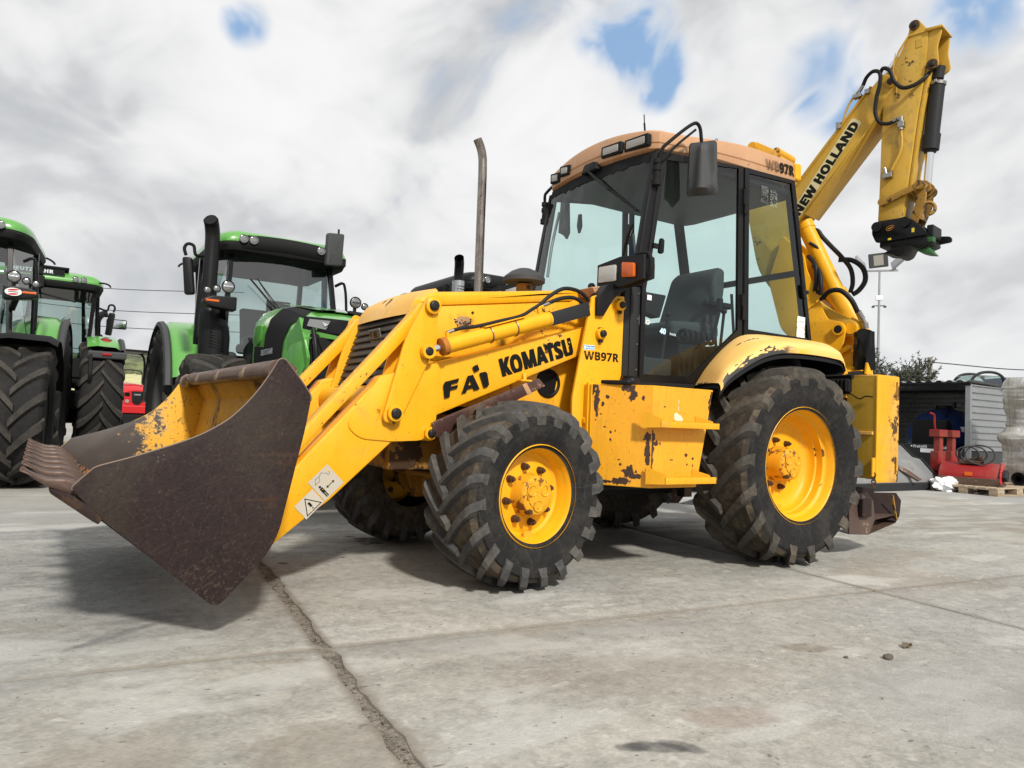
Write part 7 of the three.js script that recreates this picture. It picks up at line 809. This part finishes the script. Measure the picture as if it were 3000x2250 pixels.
// ------------------------------------------------------------------ right-hand background: shed with tank, attachments, pallet, mast, tree
const corr = (len, h, rows, depth, flat) => { // corrugated sheet in x (len) by y (h): horizontal ribs
  const pr = []; for (let k = 0; k < rows; k++) { const y = k * h / rows, d = h / rows; pr.push([y, 0], [y + d * 0.70, 0], [y + d * 0.78, depth], [y + d * 0.92, depth]); } pr.push([h, 0]);
  return loft(pr.map(([y, z]) => [[0, y, z], [len, y, z]]), false, 0.2); };
{
  const S = group('corrugated_shed'); tag(S, 'low galvanised corrugated shed open at the front with a dark interior', 'shed'); S.position.set(14.0, 0, -3.46);
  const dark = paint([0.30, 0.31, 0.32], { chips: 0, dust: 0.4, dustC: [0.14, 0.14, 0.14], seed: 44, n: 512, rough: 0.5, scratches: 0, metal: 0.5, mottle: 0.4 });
  part('side_wall', at(corr(3.2, 1.40, 10, 0.035), 0.05, 0.66, 0), M.galv, S);
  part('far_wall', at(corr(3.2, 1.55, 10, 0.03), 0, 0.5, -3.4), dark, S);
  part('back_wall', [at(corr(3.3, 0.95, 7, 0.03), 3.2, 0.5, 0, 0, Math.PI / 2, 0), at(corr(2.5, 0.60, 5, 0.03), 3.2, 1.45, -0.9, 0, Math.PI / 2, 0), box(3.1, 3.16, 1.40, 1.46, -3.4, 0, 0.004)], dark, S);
  part('corner_post', [box(-0.03, 0.05, 0.2, 2.06, -0.05, 0.05, 0.006), box(3.15, 3.2, 0.2, 2.02, -0.05, 0, 0.006), box(-0.02, 0.04, 0.2, 2.06, -3.42, -3.36, 0.006)], M.galv, S);
  { const g = []; for (let k = 0; k <= 68; k++) { const z = mix(0.12, -3.5, k / 68), up = (k % 4 < 2) ? 0.035 : 0; g.push([[-0.12, 2.10 + up, z], [3.4, 2.02 + up, z]]); } part('roof_sheet', loft(g, false, 0.2), M.galv, S); }
  part('roof_beam', [box(-0.06, 0.0, 2.02, 2.075, -3.45, 0.05, 0.004), box(1.5, 1.56, 1.96, 2.02, -3.45, 0.05, 0.004)], M.blackMatte, S);
  part('base_bin', [box(0.1, 3.2, 0.0, 0.655, -0.30, -0.02, 0.03)], M.greyPlastic, S);
  part('bund_wall', [box(-0.05, 0.02, 0.0, 0.75, -3.4, -0.25, 0.01)], M.darkGrey, S);
  { const g0 = film(0.9, 0.115, (x, W, H) => { x.fillStyle = '#d6d9da'; x.font = '700 ' + H * 0.78 + 'px sans-serif'; x.textBaseline = 'middle'; x.beginPath(); x.arc(W * 0.03, H * 0.5, H * 0.16, 0, 7); x.fill(); x.fillText('fratelli', W * 0.07, H * 0.5); x.fillText('tarit', W * 0.76, H * 0.5); }, 256); at(g0[0], 0, 0, 0, 0, -Math.PI / 2, 0); at(g0[0], -0.056, 0.705, -0.72); g0[0].userData.keepUV = true; part('lettering', g0[0], g0[1], S); }
  part('notice', [box(-0.06, -0.052, 0.575, 0.66, -0.95, -0.52, 0.002)], M.white, S);
  part('red_notice', box(0.9, 1.05, 1.38, 1.43, -3.36, -3.35, 0.002), M.red, S);
  const K = group('fuel_tank'); tag(K, 'dark blue rounded fuel tank inside the corrugated shed', 'tank'); K.position.set(15.6, 0, -4.72);
  part('tank_body', [at(sphere(0, 0.92, 0, 0.95, 0.68, 0.74, 32), 0, 0, 0)], M.blueTank, K); part('cradle', [box(-0.6, 0.6, 0.0, 0.5, -0.5, 0.5, 0.02)], M.blackMatte, K); part('hatch', [cyl([0, 1.56, 0], [0, 1.66, 0], 0.2, 0.2, 20), cyl([-0.1, 1.6, 0.25], [-0.1, 1.74, 0.25], 0.04), tube([[-0.1, 1.66, 0.26], [-0.35, 1.60, 0.3], [-0.55, 1.45, 0.3], [-0.65, 1.25, 0.3]], 0.015)], M.black, K); part('label_plate', box(-0.5, -0.48, 1.05, 1.17, 0.52, 0.66, 0.002), M.white, K);
  const P = group('pump_cabinet'); tag(P, 'flat black pump cabinet standing in front of the blue tank', 'cabinet'); P.position.set(14.45, 0, -4.44);
  part('cabinet_body', box(-0.12, 0.12, 0.0, 1.30, -0.38, 0.38, 0.02), M.black, P); part('door', box(-0.13, -0.12, 0.72, 1.26, -0.35, 0.35, 0.004), M.blackMatte, P); part('handle', [box(-0.145, -0.13, 0.95, 1.06, 0.08, 0.10, 0.003)], M.steel, P);
  const v = group('yard_vehicle'); tag(v, 'small glazed vehicle cab with dark frame peeping over the shed roof', 'vehicle'); v.position.set(23.5, 0, -7.6); v.rotation.y = -0.6;
  part('body', [box(-1.0, 1.0, 0.6, 2.1, -0.9, 0.9, 0.1)], M.white, v); part('cab_frame', [tube([[-0.6, 2.0, 0.5], [-0.6, 2.75, 0.5], [-0.35, 3.0, 0.5], [0.2, 3.02, 0.5], [0.45, 2.8, 0.5], [0.5, 2.0, 0.5]], 0.045), tube([[-0.6, 2.0, -0.5], [-0.6, 2.75, -0.5], [-0.35, 3.0, -0.5], [0.2, 3.02, -0.5], [0.45, 2.8, -0.5], [0.5, 2.0, -0.5]], 0.045)], M.darkGrey, v); part('cab_glass', box(-0.55, 0.42, 2.1, 2.95, -0.48, 0.48, 0.05), M.tractorGlass, v); part('side_post', box(0.42, 0.56, 2.0, 2.9, -0.5, 0.55, 0.03), M.blueTank, v); part('engine_cover', box(0.6, 1.1, 2.0, 2.75, -0.5, 0.5, 0.08), plain(0.6, 0.32, 0.12, 0.6), v); part('seat', box(-0.2, 0.2, 2.05, 2.5, -0.2, 0.2, 0.05), M.orangeRust, v);
  part('tyre', [cyl([-0.8, 0.5, -0.95], [-0.8, 0.5, 0.95], 0.5), cyl([0.8, 0.5, -0.95], [0.8, 0.5, 0.95], 0.5)], M.newTyre, v);
}
{ // grey loader bucket on the ground
  const B = group('loader_bucket'); tag(B, 'wide grey steel loader bucket lying face down on the concrete', 'bucket'); B.position.set(10.0, 0, -3.0);
  const prof = rounded([[-0.35, 0.735], [-0.20, 0.74], [0.02, 0.53], [0.16, 0.50], [0.42, 0.14, 0.06], [0.40, 0.02, 0.03], [0.30, 0.0], [-0.45, 0.0], [-0.5, 0.3]], 0.03, 4);
  const grey = paint([0.19, 0.195, 0.20], { chips: 0.8, dust: 0.4, dustC: [0.26, 0.25, 0.23], seed: 47, n: 512, rough: 0.55, mottle: 0.3, chip: [0.09, 0.08, 0.07] });
  const out = rounded([[-0.55, 0.10], [-0.40, 0.745], [-0.22, 0.745], [0.0, 0.545], [0.14, 0.515], [0.42, 0.22], [0.44, 0.10], [0.36, 0.0], [-0.45, 0.0]], 0.02);
  part('shell', prismX(out, -1.55, 1.05, 0.01), grey, B); part('end_plate', [prismX(rounded([[-0.58, 0.05], [-0.42, 0.76], [-0.2, 0.76], [0.03, 0.56], [0.17, 0.53], [0.46, 0.23], [0.47, 0.10], [0.38, -0.0], [-0.45, 0.0]], 0.03), 1.05, 1.075, 0.004)], M.darkGrey, B);
  part('gusset', [sheet([[-0.10, 0.545, 0.06], [0.20, 0.32, 0.42], [0.30, 0.12, 0.475], [0.22, 0.10, 0.47], [0.02, 0.38, 0.33], [-0.12, 0.50, 0.12]], 0.03)], M.toothSteel, B); part('wear_strip', box(-1.55, 1.05, 0.0, 0.135, 0.38, 0.462, 0.02), M.darkGrey, B);
  part('rear_beam', box(-1.2, 0.7, 0.45, 0.75, -0.60, -0.5, 0.02), grey, B);
}
{ // pallet with mulcher and lying pipes
  const W = group('wooden_pallet'); tag(W, 'weathered wooden pallet carrying the red mulcher and black rolls', 'pallet'); W.position.set(12.05, 0, -2.05);
  for (let k = 0; k < 7; k++) part('plank', box(-1.25, 1.75, 0.112, 0.134, -0.52 + k * 0.16, -0.40 + k * 0.16, 0.004), M.wood, W);
  for (let k = 0; k < 3; k++) { part('plank', box(-1.25, 1.75, 0.0, 0.02, -0.5 + k * 0.47, -0.36 + k * 0.47, 0.004), M.wood, W); for (let i = 0; i < 5; i++) part('block', box(-1.25 + i * 0.66, -1.03 + i * 0.66, 0.02, 0.094, -0.5 + k * 0.47, -0.36 + k * 0.47, 0.004), M.wood, W); }
  for (let i = 0; i < 5; i++) part('plank', box(-1.25 + i * 0.66, -1.03 + i * 0.66, 0.094, 0.112, -0.52, 0.58, 0.003), M.wood, W);
  const U = group('flail_mulcher'); tag(U, 'red flail mulcher with black side cover and coiled hydraulic hoses on the pallet', 'mulcher'); U.position.set(11.30, 0.134, -2.15); U.rotation.y = -1.25; U.scale.setScalar(0.78); U.rotation.z = 0.0;
  part('hood', prismX(rounded([[-0.42, 0.42], [-0.20, 0.48], [0.10, 0.40], [0.30, 0.24], [0.34, 0.06], [0.30, 0.0], [-0.40, 0.02]], 0.03), -0.55, 0.60, 0.01), M.redDull, U);
  part('end_plate', [prismX(rounded([[-0.44, 0.44], [-0.20, 0.52], [0.12, 0.43], [0.34, 0.26], [0.38, 0.05], [0.2, -0.02], [-0.42, 0.0]], 0.05), 0.60, 0.63, 0.004)], M.red, U);
  part('belt_cover', prismX(rounded([[-0.30, 0.30], [-0.10, 0.36], [0.18, 0.30], [0.28, 0.20], [0.10, 0.10], [-0.22, 0.12]], 0.03), 0.63, 0.72, 0.02), M.darkGrey, U);
  part('skid', [box(0.50, 0.66, -0.03, 0.06, -0.4, 0.36, 0.02), box(-0.55, 0.6, 0.0, 0.16, 0.30, 0.36, 0.01)], M.toothSteel, U); part('bolt', Array.from({ length: 8 }, (_, k) => disc(0.63, 0.10 + 0.3 * (k % 4) / 4, -0.34 + 0.62 * k / 7, 0.016, [1, 0, 0], 0.012, 6)), M.steel, U);
  part('motor', [cyl([-0.1, 0.46, -0.15], [0.25, 0.56, -0.15], 0.08), box(-0.2, 0.2, 0.44, 0.52, -0.3, 0.05, 0.02)], M.nut, U); part('plate', box(-0.05, 0.10, 0.20, 0.28, 0.315, 0.325, 0.002), M.amber, U);
  part('hydraulic_hose', [0, 1, 2].map((i) => tube(Array.from({ length: 14 }, (_, k) => { const a = k / 13 * 6.5 + i, r = 0.22 + 0.03 * i; return [-0.05 + i * 0.13 + r * Math.cos(a), 0.66 + r * 0.75 * Math.sin(a), -0.1 + 0.08 * i + 0.03 * k / 13]; }), 0.018, 60, 6)), M.greyPlastic, U);
  const st = (x, z, label, crank) => { const R = group('red_stand'); tag(R, label, 'stand'); R.position.set(x, 0, z); R.scale.setScalar(1.08); part('post', [box(-0.055, 0.055, 0.0, 0.92, -0.05, 0.05, 0.006), box(-0.12, 0.10, 0.30, 0.62, -0.07, 0.07, 0.01)], M.redDull, R); part('head', box(-0.13, 0.12, 0.86, 0.98, -0.09, 0.09, 0.012), M.redDull, R); part('foot', box(-0.2, 0.2, 0.0, 0.02, -0.15, 0.15, 0.004), M.redDull, R); if (crank) part('crank', tube([[-0.10, 0.96, 0.0], [-0.13, 1.06, 0.0], [-0.15, 1.22, 0.0], [-0.20, 1.24, 0.0], [-0.30, 1.25, 0.0]], 0.016), M.redDull, R); };
  st(11.45, -2.75, 'taller red steel stand with a bent crank beside the grey bucket', true); st(12.2, -2.9, 'red steel stand without crank behind the coiled hoses', false);
  for (let k = 0; k < 2; k++) { const r = group('black_roll'); tag(r, k ? 'short black plastic roll lying nearer the wrapped stack on the pallet' : 'black crumpled roll lying beside the mulcher on the pallet', 'roll'); r.position.set(12.45 + k * 0.62, 0.134, -1.75); part('roll_body', [at(ringGeo([[0.05, -0.28], [0.11, -0.28], [0.115, -0.2], [0.11, 0], [0.118, 0.2], [0.11, 0.28], [0.05, 0.28]], 24), 0, 0.115, 0, 0, Math.PI / 2, 0)], M.blackGloss, r); part('end_ring', at(new THREE.TorusGeometry(0.11, 0.012, 8, 24), -0.28, 0.115, 0, 0, Math.PI / 2, 0), M.black, r); }
  const bag = group('plastic_bag'); tag(bag, 'crumpled white plastic bag on the ground by the pallet', 'bag'); bag.position.set(10.95, 0, -2.35); { const g = new THREE.IcosahedronGeometry(0.2, 5), p = g.attributes.position; for (let i = 0; i < p.count; i++) { const x = p.getX(i), y = p.getY(i), z = p.getZ(i), q = 0.7 + 0.7 * Math.abs(fbm(x * 9 + 3, y * 9 + z * 7, 4) - 0.5) * 2 + 0.2 * fbm(x * 26, z * 26 + y * 20, 3); p.setXYZ(i, x * q * 1.7, Math.max(0, (y * q + 0.12) * 0.8), z * q); } g.computeVertexNormals(); part('bag_skin', g, M.white, bag); }
  // pallet stack wrapped in film
  const Q = group('wrapped_pallet_stack'); tag(Q, 'tall pallet load wrapped in clear stretch film at the edge of the yard', 'wrapped load'); Q.position.set(13.6, 0, -1.85);
  const film_ = paint([0.33, 0.31, 0.26], { chips: 0, dust: 0.7, dustC: [0.55, 0.55, 0.54], seed: 49, n: 512, rough: 0.22, scratches: 200, chip: [0.7, 0.7, 0.7], mottle: 0.4, streak: 0.5, cc: 0.8 });
  const rows = []; for (let k = 0; k <= 60; k++) { const y = mix(0.13, 2.12, k / 60), t = k / 60, bulge = 0.03 * Math.sin(t * 9) + 0.12 * Math.exp(-(((y - 0.98) / 0.13) ** 2)) + 0.012 * (lat(k, 5) - 0.5), top = t > 0.94 ? (t - 0.94) * 3 : 0, row = []; for (let i = 0; i < 40; i++) { const a = i / 40 * 6.283, c = Math.cos(a), s = Math.sin(a), q = 1 / Math.pow(Math.pow(Math.abs(c), 5) + Math.pow(Math.abs(s), 5), 0.2), r = (0.60 + bulge + 0.03 * (fbm(a * 6, y * 5, 3) - 0.5) + 0.02 * (fbm(a * 2, y * 30, 2) - 0.5)) * q * (1 - top * 0.5); row.push([c * r, y + 0.02 * Math.sin(a * 3), s * r]); } rows.push(row); }
  part('wrap', [loft(rows, true, 0.6), cap(rows[60], true)], film_, Q); part('label', box(-0.655, -0.645, 1.26, 1.42, 0.25, 0.42, 0.002), M.white, Q); part('pallet_base', box(-0.6, 0.6, 0.0, 0.13, -0.6, 0.6, 0.01), M.wood, Q);
}
{ // floodlight mast, power pole, wires, tree
  const far = (px, depth) => { const a = (px - 1500) / 2152.5, r = [Math.cos(0.5701), Math.sin(0.5701)], f = [Math.sin(0.5701), -Math.cos(0.5701)]; return [-2.3081 + depth * (a * r[0] + f[0]), 4.2981 + depth * (a * r[1] + f[1])]; };
  const L1 = group('floodlight_mast'); tag(L1, 'tall grey mast with three floodlights on top behind the olive tree', 'light mast'); const [lx, lz] = far(2572, 46); L1.position.set(lx, 0, lz); L1.rotation.y = -0.9;
  part('pole', cyl([0, 0, 0], [0, 11.2, 0], 0.10, 0.06, 16), M.galv, L1); part('crossbar', [box(-1.05, 1.05, 11.15, 11.27, -0.06, 0.06, 0.02), cyl([-0.9, 11.2, 0], [-0.9, 11.6, 0], 0.04), cyl([0.9, 11.2, 0], [0.9, 11.6, 0], 0.04)], M.galv, L1);
  part('floodlight', at(box(-0.55, 0.55, -0.45, 0.45, -0.12, 0.12, 0.04), -0.1, 11.85, 0.1, 0.15, 0, 0.1), M.greyPlastic, L1); part('floodlight_glass', at(box(-0.28, 0.28, -0.32, 0.32, 0.121, 0.13, 0.005), -0.1, 11.85, 0.1, 0.15, 0, 0.1), M.lensDull, L1); part('floodlight', at(box(-0.5, 0.5, -0.09, 0.09, -0.45, 0.45, 0.06), 1.05, 11.8, 0, 0.6, 0, 0.85), M.galv, L1); part('floodlight', at(box(-0.42, 0.42, -0.09, 0.09, -0.45, 0.45, 0.06), -1.1, 11.75, 0, 0.6, 0, -0.85), M.galv, L1);
  part('control_box', box(-0.20, 0.20, 9.33, 9.63, -0.1, 0.1, 0.03), M.white, L1); part('camera_arm', [box(-0.36, 0.36, 8.95, 9.01, -0.03, 0.03, 0.02), box(-0.42, -0.26, 8.86, 8.96, -0.1, 0.1, 0.03), box(0.26, 0.42, 8.86, 8.96, -0.1, 0.1, 0.03)], M.greyPlastic, L1);
  const L2 = group('power_pole'); tag(L2, 'grey concrete power pole with a wire running to the right above the shed', 'power pole'); const [qx, qz] = far(2725, 38); L2.position.set(qx, 0, qz); part('pole', cyl([0, 0, 0], [0, 5.0, 0], 0.17, 0.12, 12), plain(0.25, 0.24, 0.22, 0.9), L2); part('bracket', [box(-0.35, -0.15, 3.6, 4.0, -0.1, 0.1, 0.02), cyl([0.14, 4.3, 0], [0.4, 4.1, 0], 0.03), box(-0.2, 0.2, 4.75, 4.83, -0.1, 0.1, 0.02)], M.greyPlastic, L2);
  const wire = (pts, r, label) => { const w = part('overhead_wire', tube(pts, r, 60, 5), M.greyPlastic); tag(w, label, 'wire'); };
  { const [ax, az] = far(2727, 38), [bx, bz] = far(3300, 42); wire([[ax, 4.75, az], [mix(ax, bx, 0.5), 4.75, mix(az, bz, 0.5)], [bx, 5.5, bz]], 0.03, 'dark wire from the concrete power pole across the sky'); }
  [[5.55, 5.75, 'uppermost of the thin wires crossing between the green tractors'], [4.55, 4.75, 'second wire from the top between the green tractors'], [3.75, 4.0, 'third wire from the top between the green tractors'], [2.85, 2.5, 'lowest of the thin wires between the green tractors']].forEach(([a, b, l]) => { const [ax, az] = far(-100, 36), [bx, bz] = far(700, 32); wire([[ax, a + 1.4, az], [mix(ax, bx, 0.5), mix(a, b, 0.5) + 0.55, mix(az, bz, 0.5)], [bx, b + 0.2, bz]], 0.018, l); });
  // olive tree
  const T = group('olive_tree'); tag(T, 'dark grey green olive tree behind the stabilizer and shed', 'tree'); const [tx, tz] = far(2590, 26); T.position.set(tx, 0, tz); const r = rng(77);
  const limbs = [cyl([0, 0, 0], [0.1, 1.5, 0], 0.24, 0.16, 10)], tips = []; for (let k = 0; k < 16; k++) { const a = r() * 6.28, e = 0.35 + r() * 0.8, L0 = 1.3 + r() * 0.9, p = [0.1, 1.3 + r() * 0.4, 0], q = [0.1 + Math.cos(a) * Math.cos(e) * L0, p[1] + Math.sin(e) * L0 * 1.15, Math.sin(a) * Math.cos(e) * L0]; limbs.push(tube([p, [mix(p[0], q[0], 0.5), mix(p[1], q[1], 0.5) + 0.15, mix(p[2], q[2], 0.5)], q], 0.035, 8, 5)); for (let i = 0; i < 46; i++) { const t = 0.35 + r() * 0.65, c = [mix(p[0], q[0], t), mix(p[1], q[1], t), mix(p[2], q[2], t)], d = V(r() - 0.5, r() * 0.9 - 0.1, r() - 0.5).normalize(), l = 0.35 + r() * 0.6; tips.push([c, d, l]); } }
  part('trunk', limbs, plain(0.10, 0.085, 0.07, 0.95), T);
  const pos = [], col = []; for (const [c, d, l] of tips) for (let i = 0; i < 44; i++) { const t = r(), b = V(c[0] + d.x * l * t, c[1] + d.y * l * t, c[2] + d.z * l * t), n = V(r() - 0.5, r() - 0.3, r() - 0.5).normalize(), s = V(r() - 0.5, r() - 0.5, r() - 0.5).cross(n).normalize().multiplyScalar(0.018), e = n.multiplyScalar(0.085 + r() * 0.05), kk = 0.6 + r() * 0.8; pos.push(b.x - s.x, b.y - s.y, b.z - s.z, b.x + s.x, b.y + s.y, b.z + s.z, b.x + e.x, b.y + e.y, b.z + e.z); for (let q = 0; q < 3; q++) col.push(0.062 * kk, 0.070 * kk, 0.048 * kk); }
  const g = new THREE.BufferGeometry(); g.setAttribute('position', new THREE.Float32BufferAttribute(pos, 3)); g.setAttribute('color', new THREE.Float32BufferAttribute(col, 3)); g.computeVertexNormals();
  const crown = new THREE.Mesh(g, new THREE.MeshStandardMaterial({ vertexColors: true, roughness: 0.7, side: THREE.DoubleSide })); crown.name = 'crown'; crown.castShadow = crown.receiveShadow = true; T.add(crown);
  // hill with scrub and a pale field, far to the left behind the tractors
  const hr = []; for (let k = 0; k <= 60; k++) { const px = mix(-900, 3600, k / 60), row = []; for (const [d, y] of [[70, 0.0], [95, 1.2], [120, 4.6], [150, 8.2], [200, 12.5], [260, 6]]) { const [x, z] = far(px, d), bump = (px < 900 ? 1 : px > 1500 ? 0.25 : mix(1, 0.25, (px - 900) / 600)); row.push([x, y * bump * (0.85 + 0.3 * fbm(px * 0.004, d * 0.02, 3)) - 0.1, z]); } hr.push(row); }
  const field = texRGB(256, 256, (i, j) => { const q = j * 4 * 1024 + i * 4; return mix3([0.36, 0.35, 0.15], [0.60, 0.56, 0.32], N2[q]); }); field.repeat.set(1 / 30, 1 / 30);
  struct(part('hillside', loft(hr, false, 3), new THREE.MeshStandardMaterial({ map: field, roughness: 0.95, side: THREE.DoubleSide })));
  const scrub = new THREE.InstancedMesh(new THREE.IcosahedronGeometry(1, 1), new THREE.MeshStandardMaterial({ color: new THREE.Color().setRGB(0.10, 0.115, 0.06), roughness: 0.95 }), 2600), m4 = new THREE.Matrix4(), qq = new THREE.Quaternion(); const sp = scrub.geometry.attributes.position; for (let i = 0; i < sp.count; i++) { const k = 0.75 + 0.5 * fbm(sp.getX(i) * 3 + 5, sp.getY(i) * 3 + sp.getZ(i) * 2, 2); sp.setXYZ(i, sp.getX(i) * k, sp.getY(i) * k, sp.getZ(i) * k); } scrub.geometry.computeVertexNormals();
  for (let i = 0; i < 2600; i++) { const px = -600 + r() * 1500, d = 128 + r() * 74, [x, z] = far(px, d), y = (d < 150 ? mix(4.6, 8.2, (d - 120) / 30) : mix(8.2, 12.5, (d - 150) / 50)) * (0.85 + 0.3 * fbm(px * 0.004, d * 0.02, 3)), s = 0.5 + r() * 0.9; qq.setFromEuler(new THREE.Euler(r() * 6, r() * 6, r() * 6)); scrub.setMatrixAt(i, m4.compose(V(x, y - 0.2, z), qq, V(s * 1.2, s, s * 1.2))); const c = 0.6 + r() * 0.9; scrub.setColorAt(i, new THREE.Color().setRGB(c, c, c * (0.8 + r() * 0.4))); }
  scrub.name = 'hill_scrub'; struct(scrub, 'stuff'); tag(scrub, 'olive green scrub and bushes covering the distant hillside', 'scrub'); scrub.castShadow = scrub.receiveShadow = true; scene.add(scrub);
}
scene.updateMatrixWorld(true);
renderer.render(scene, camera);
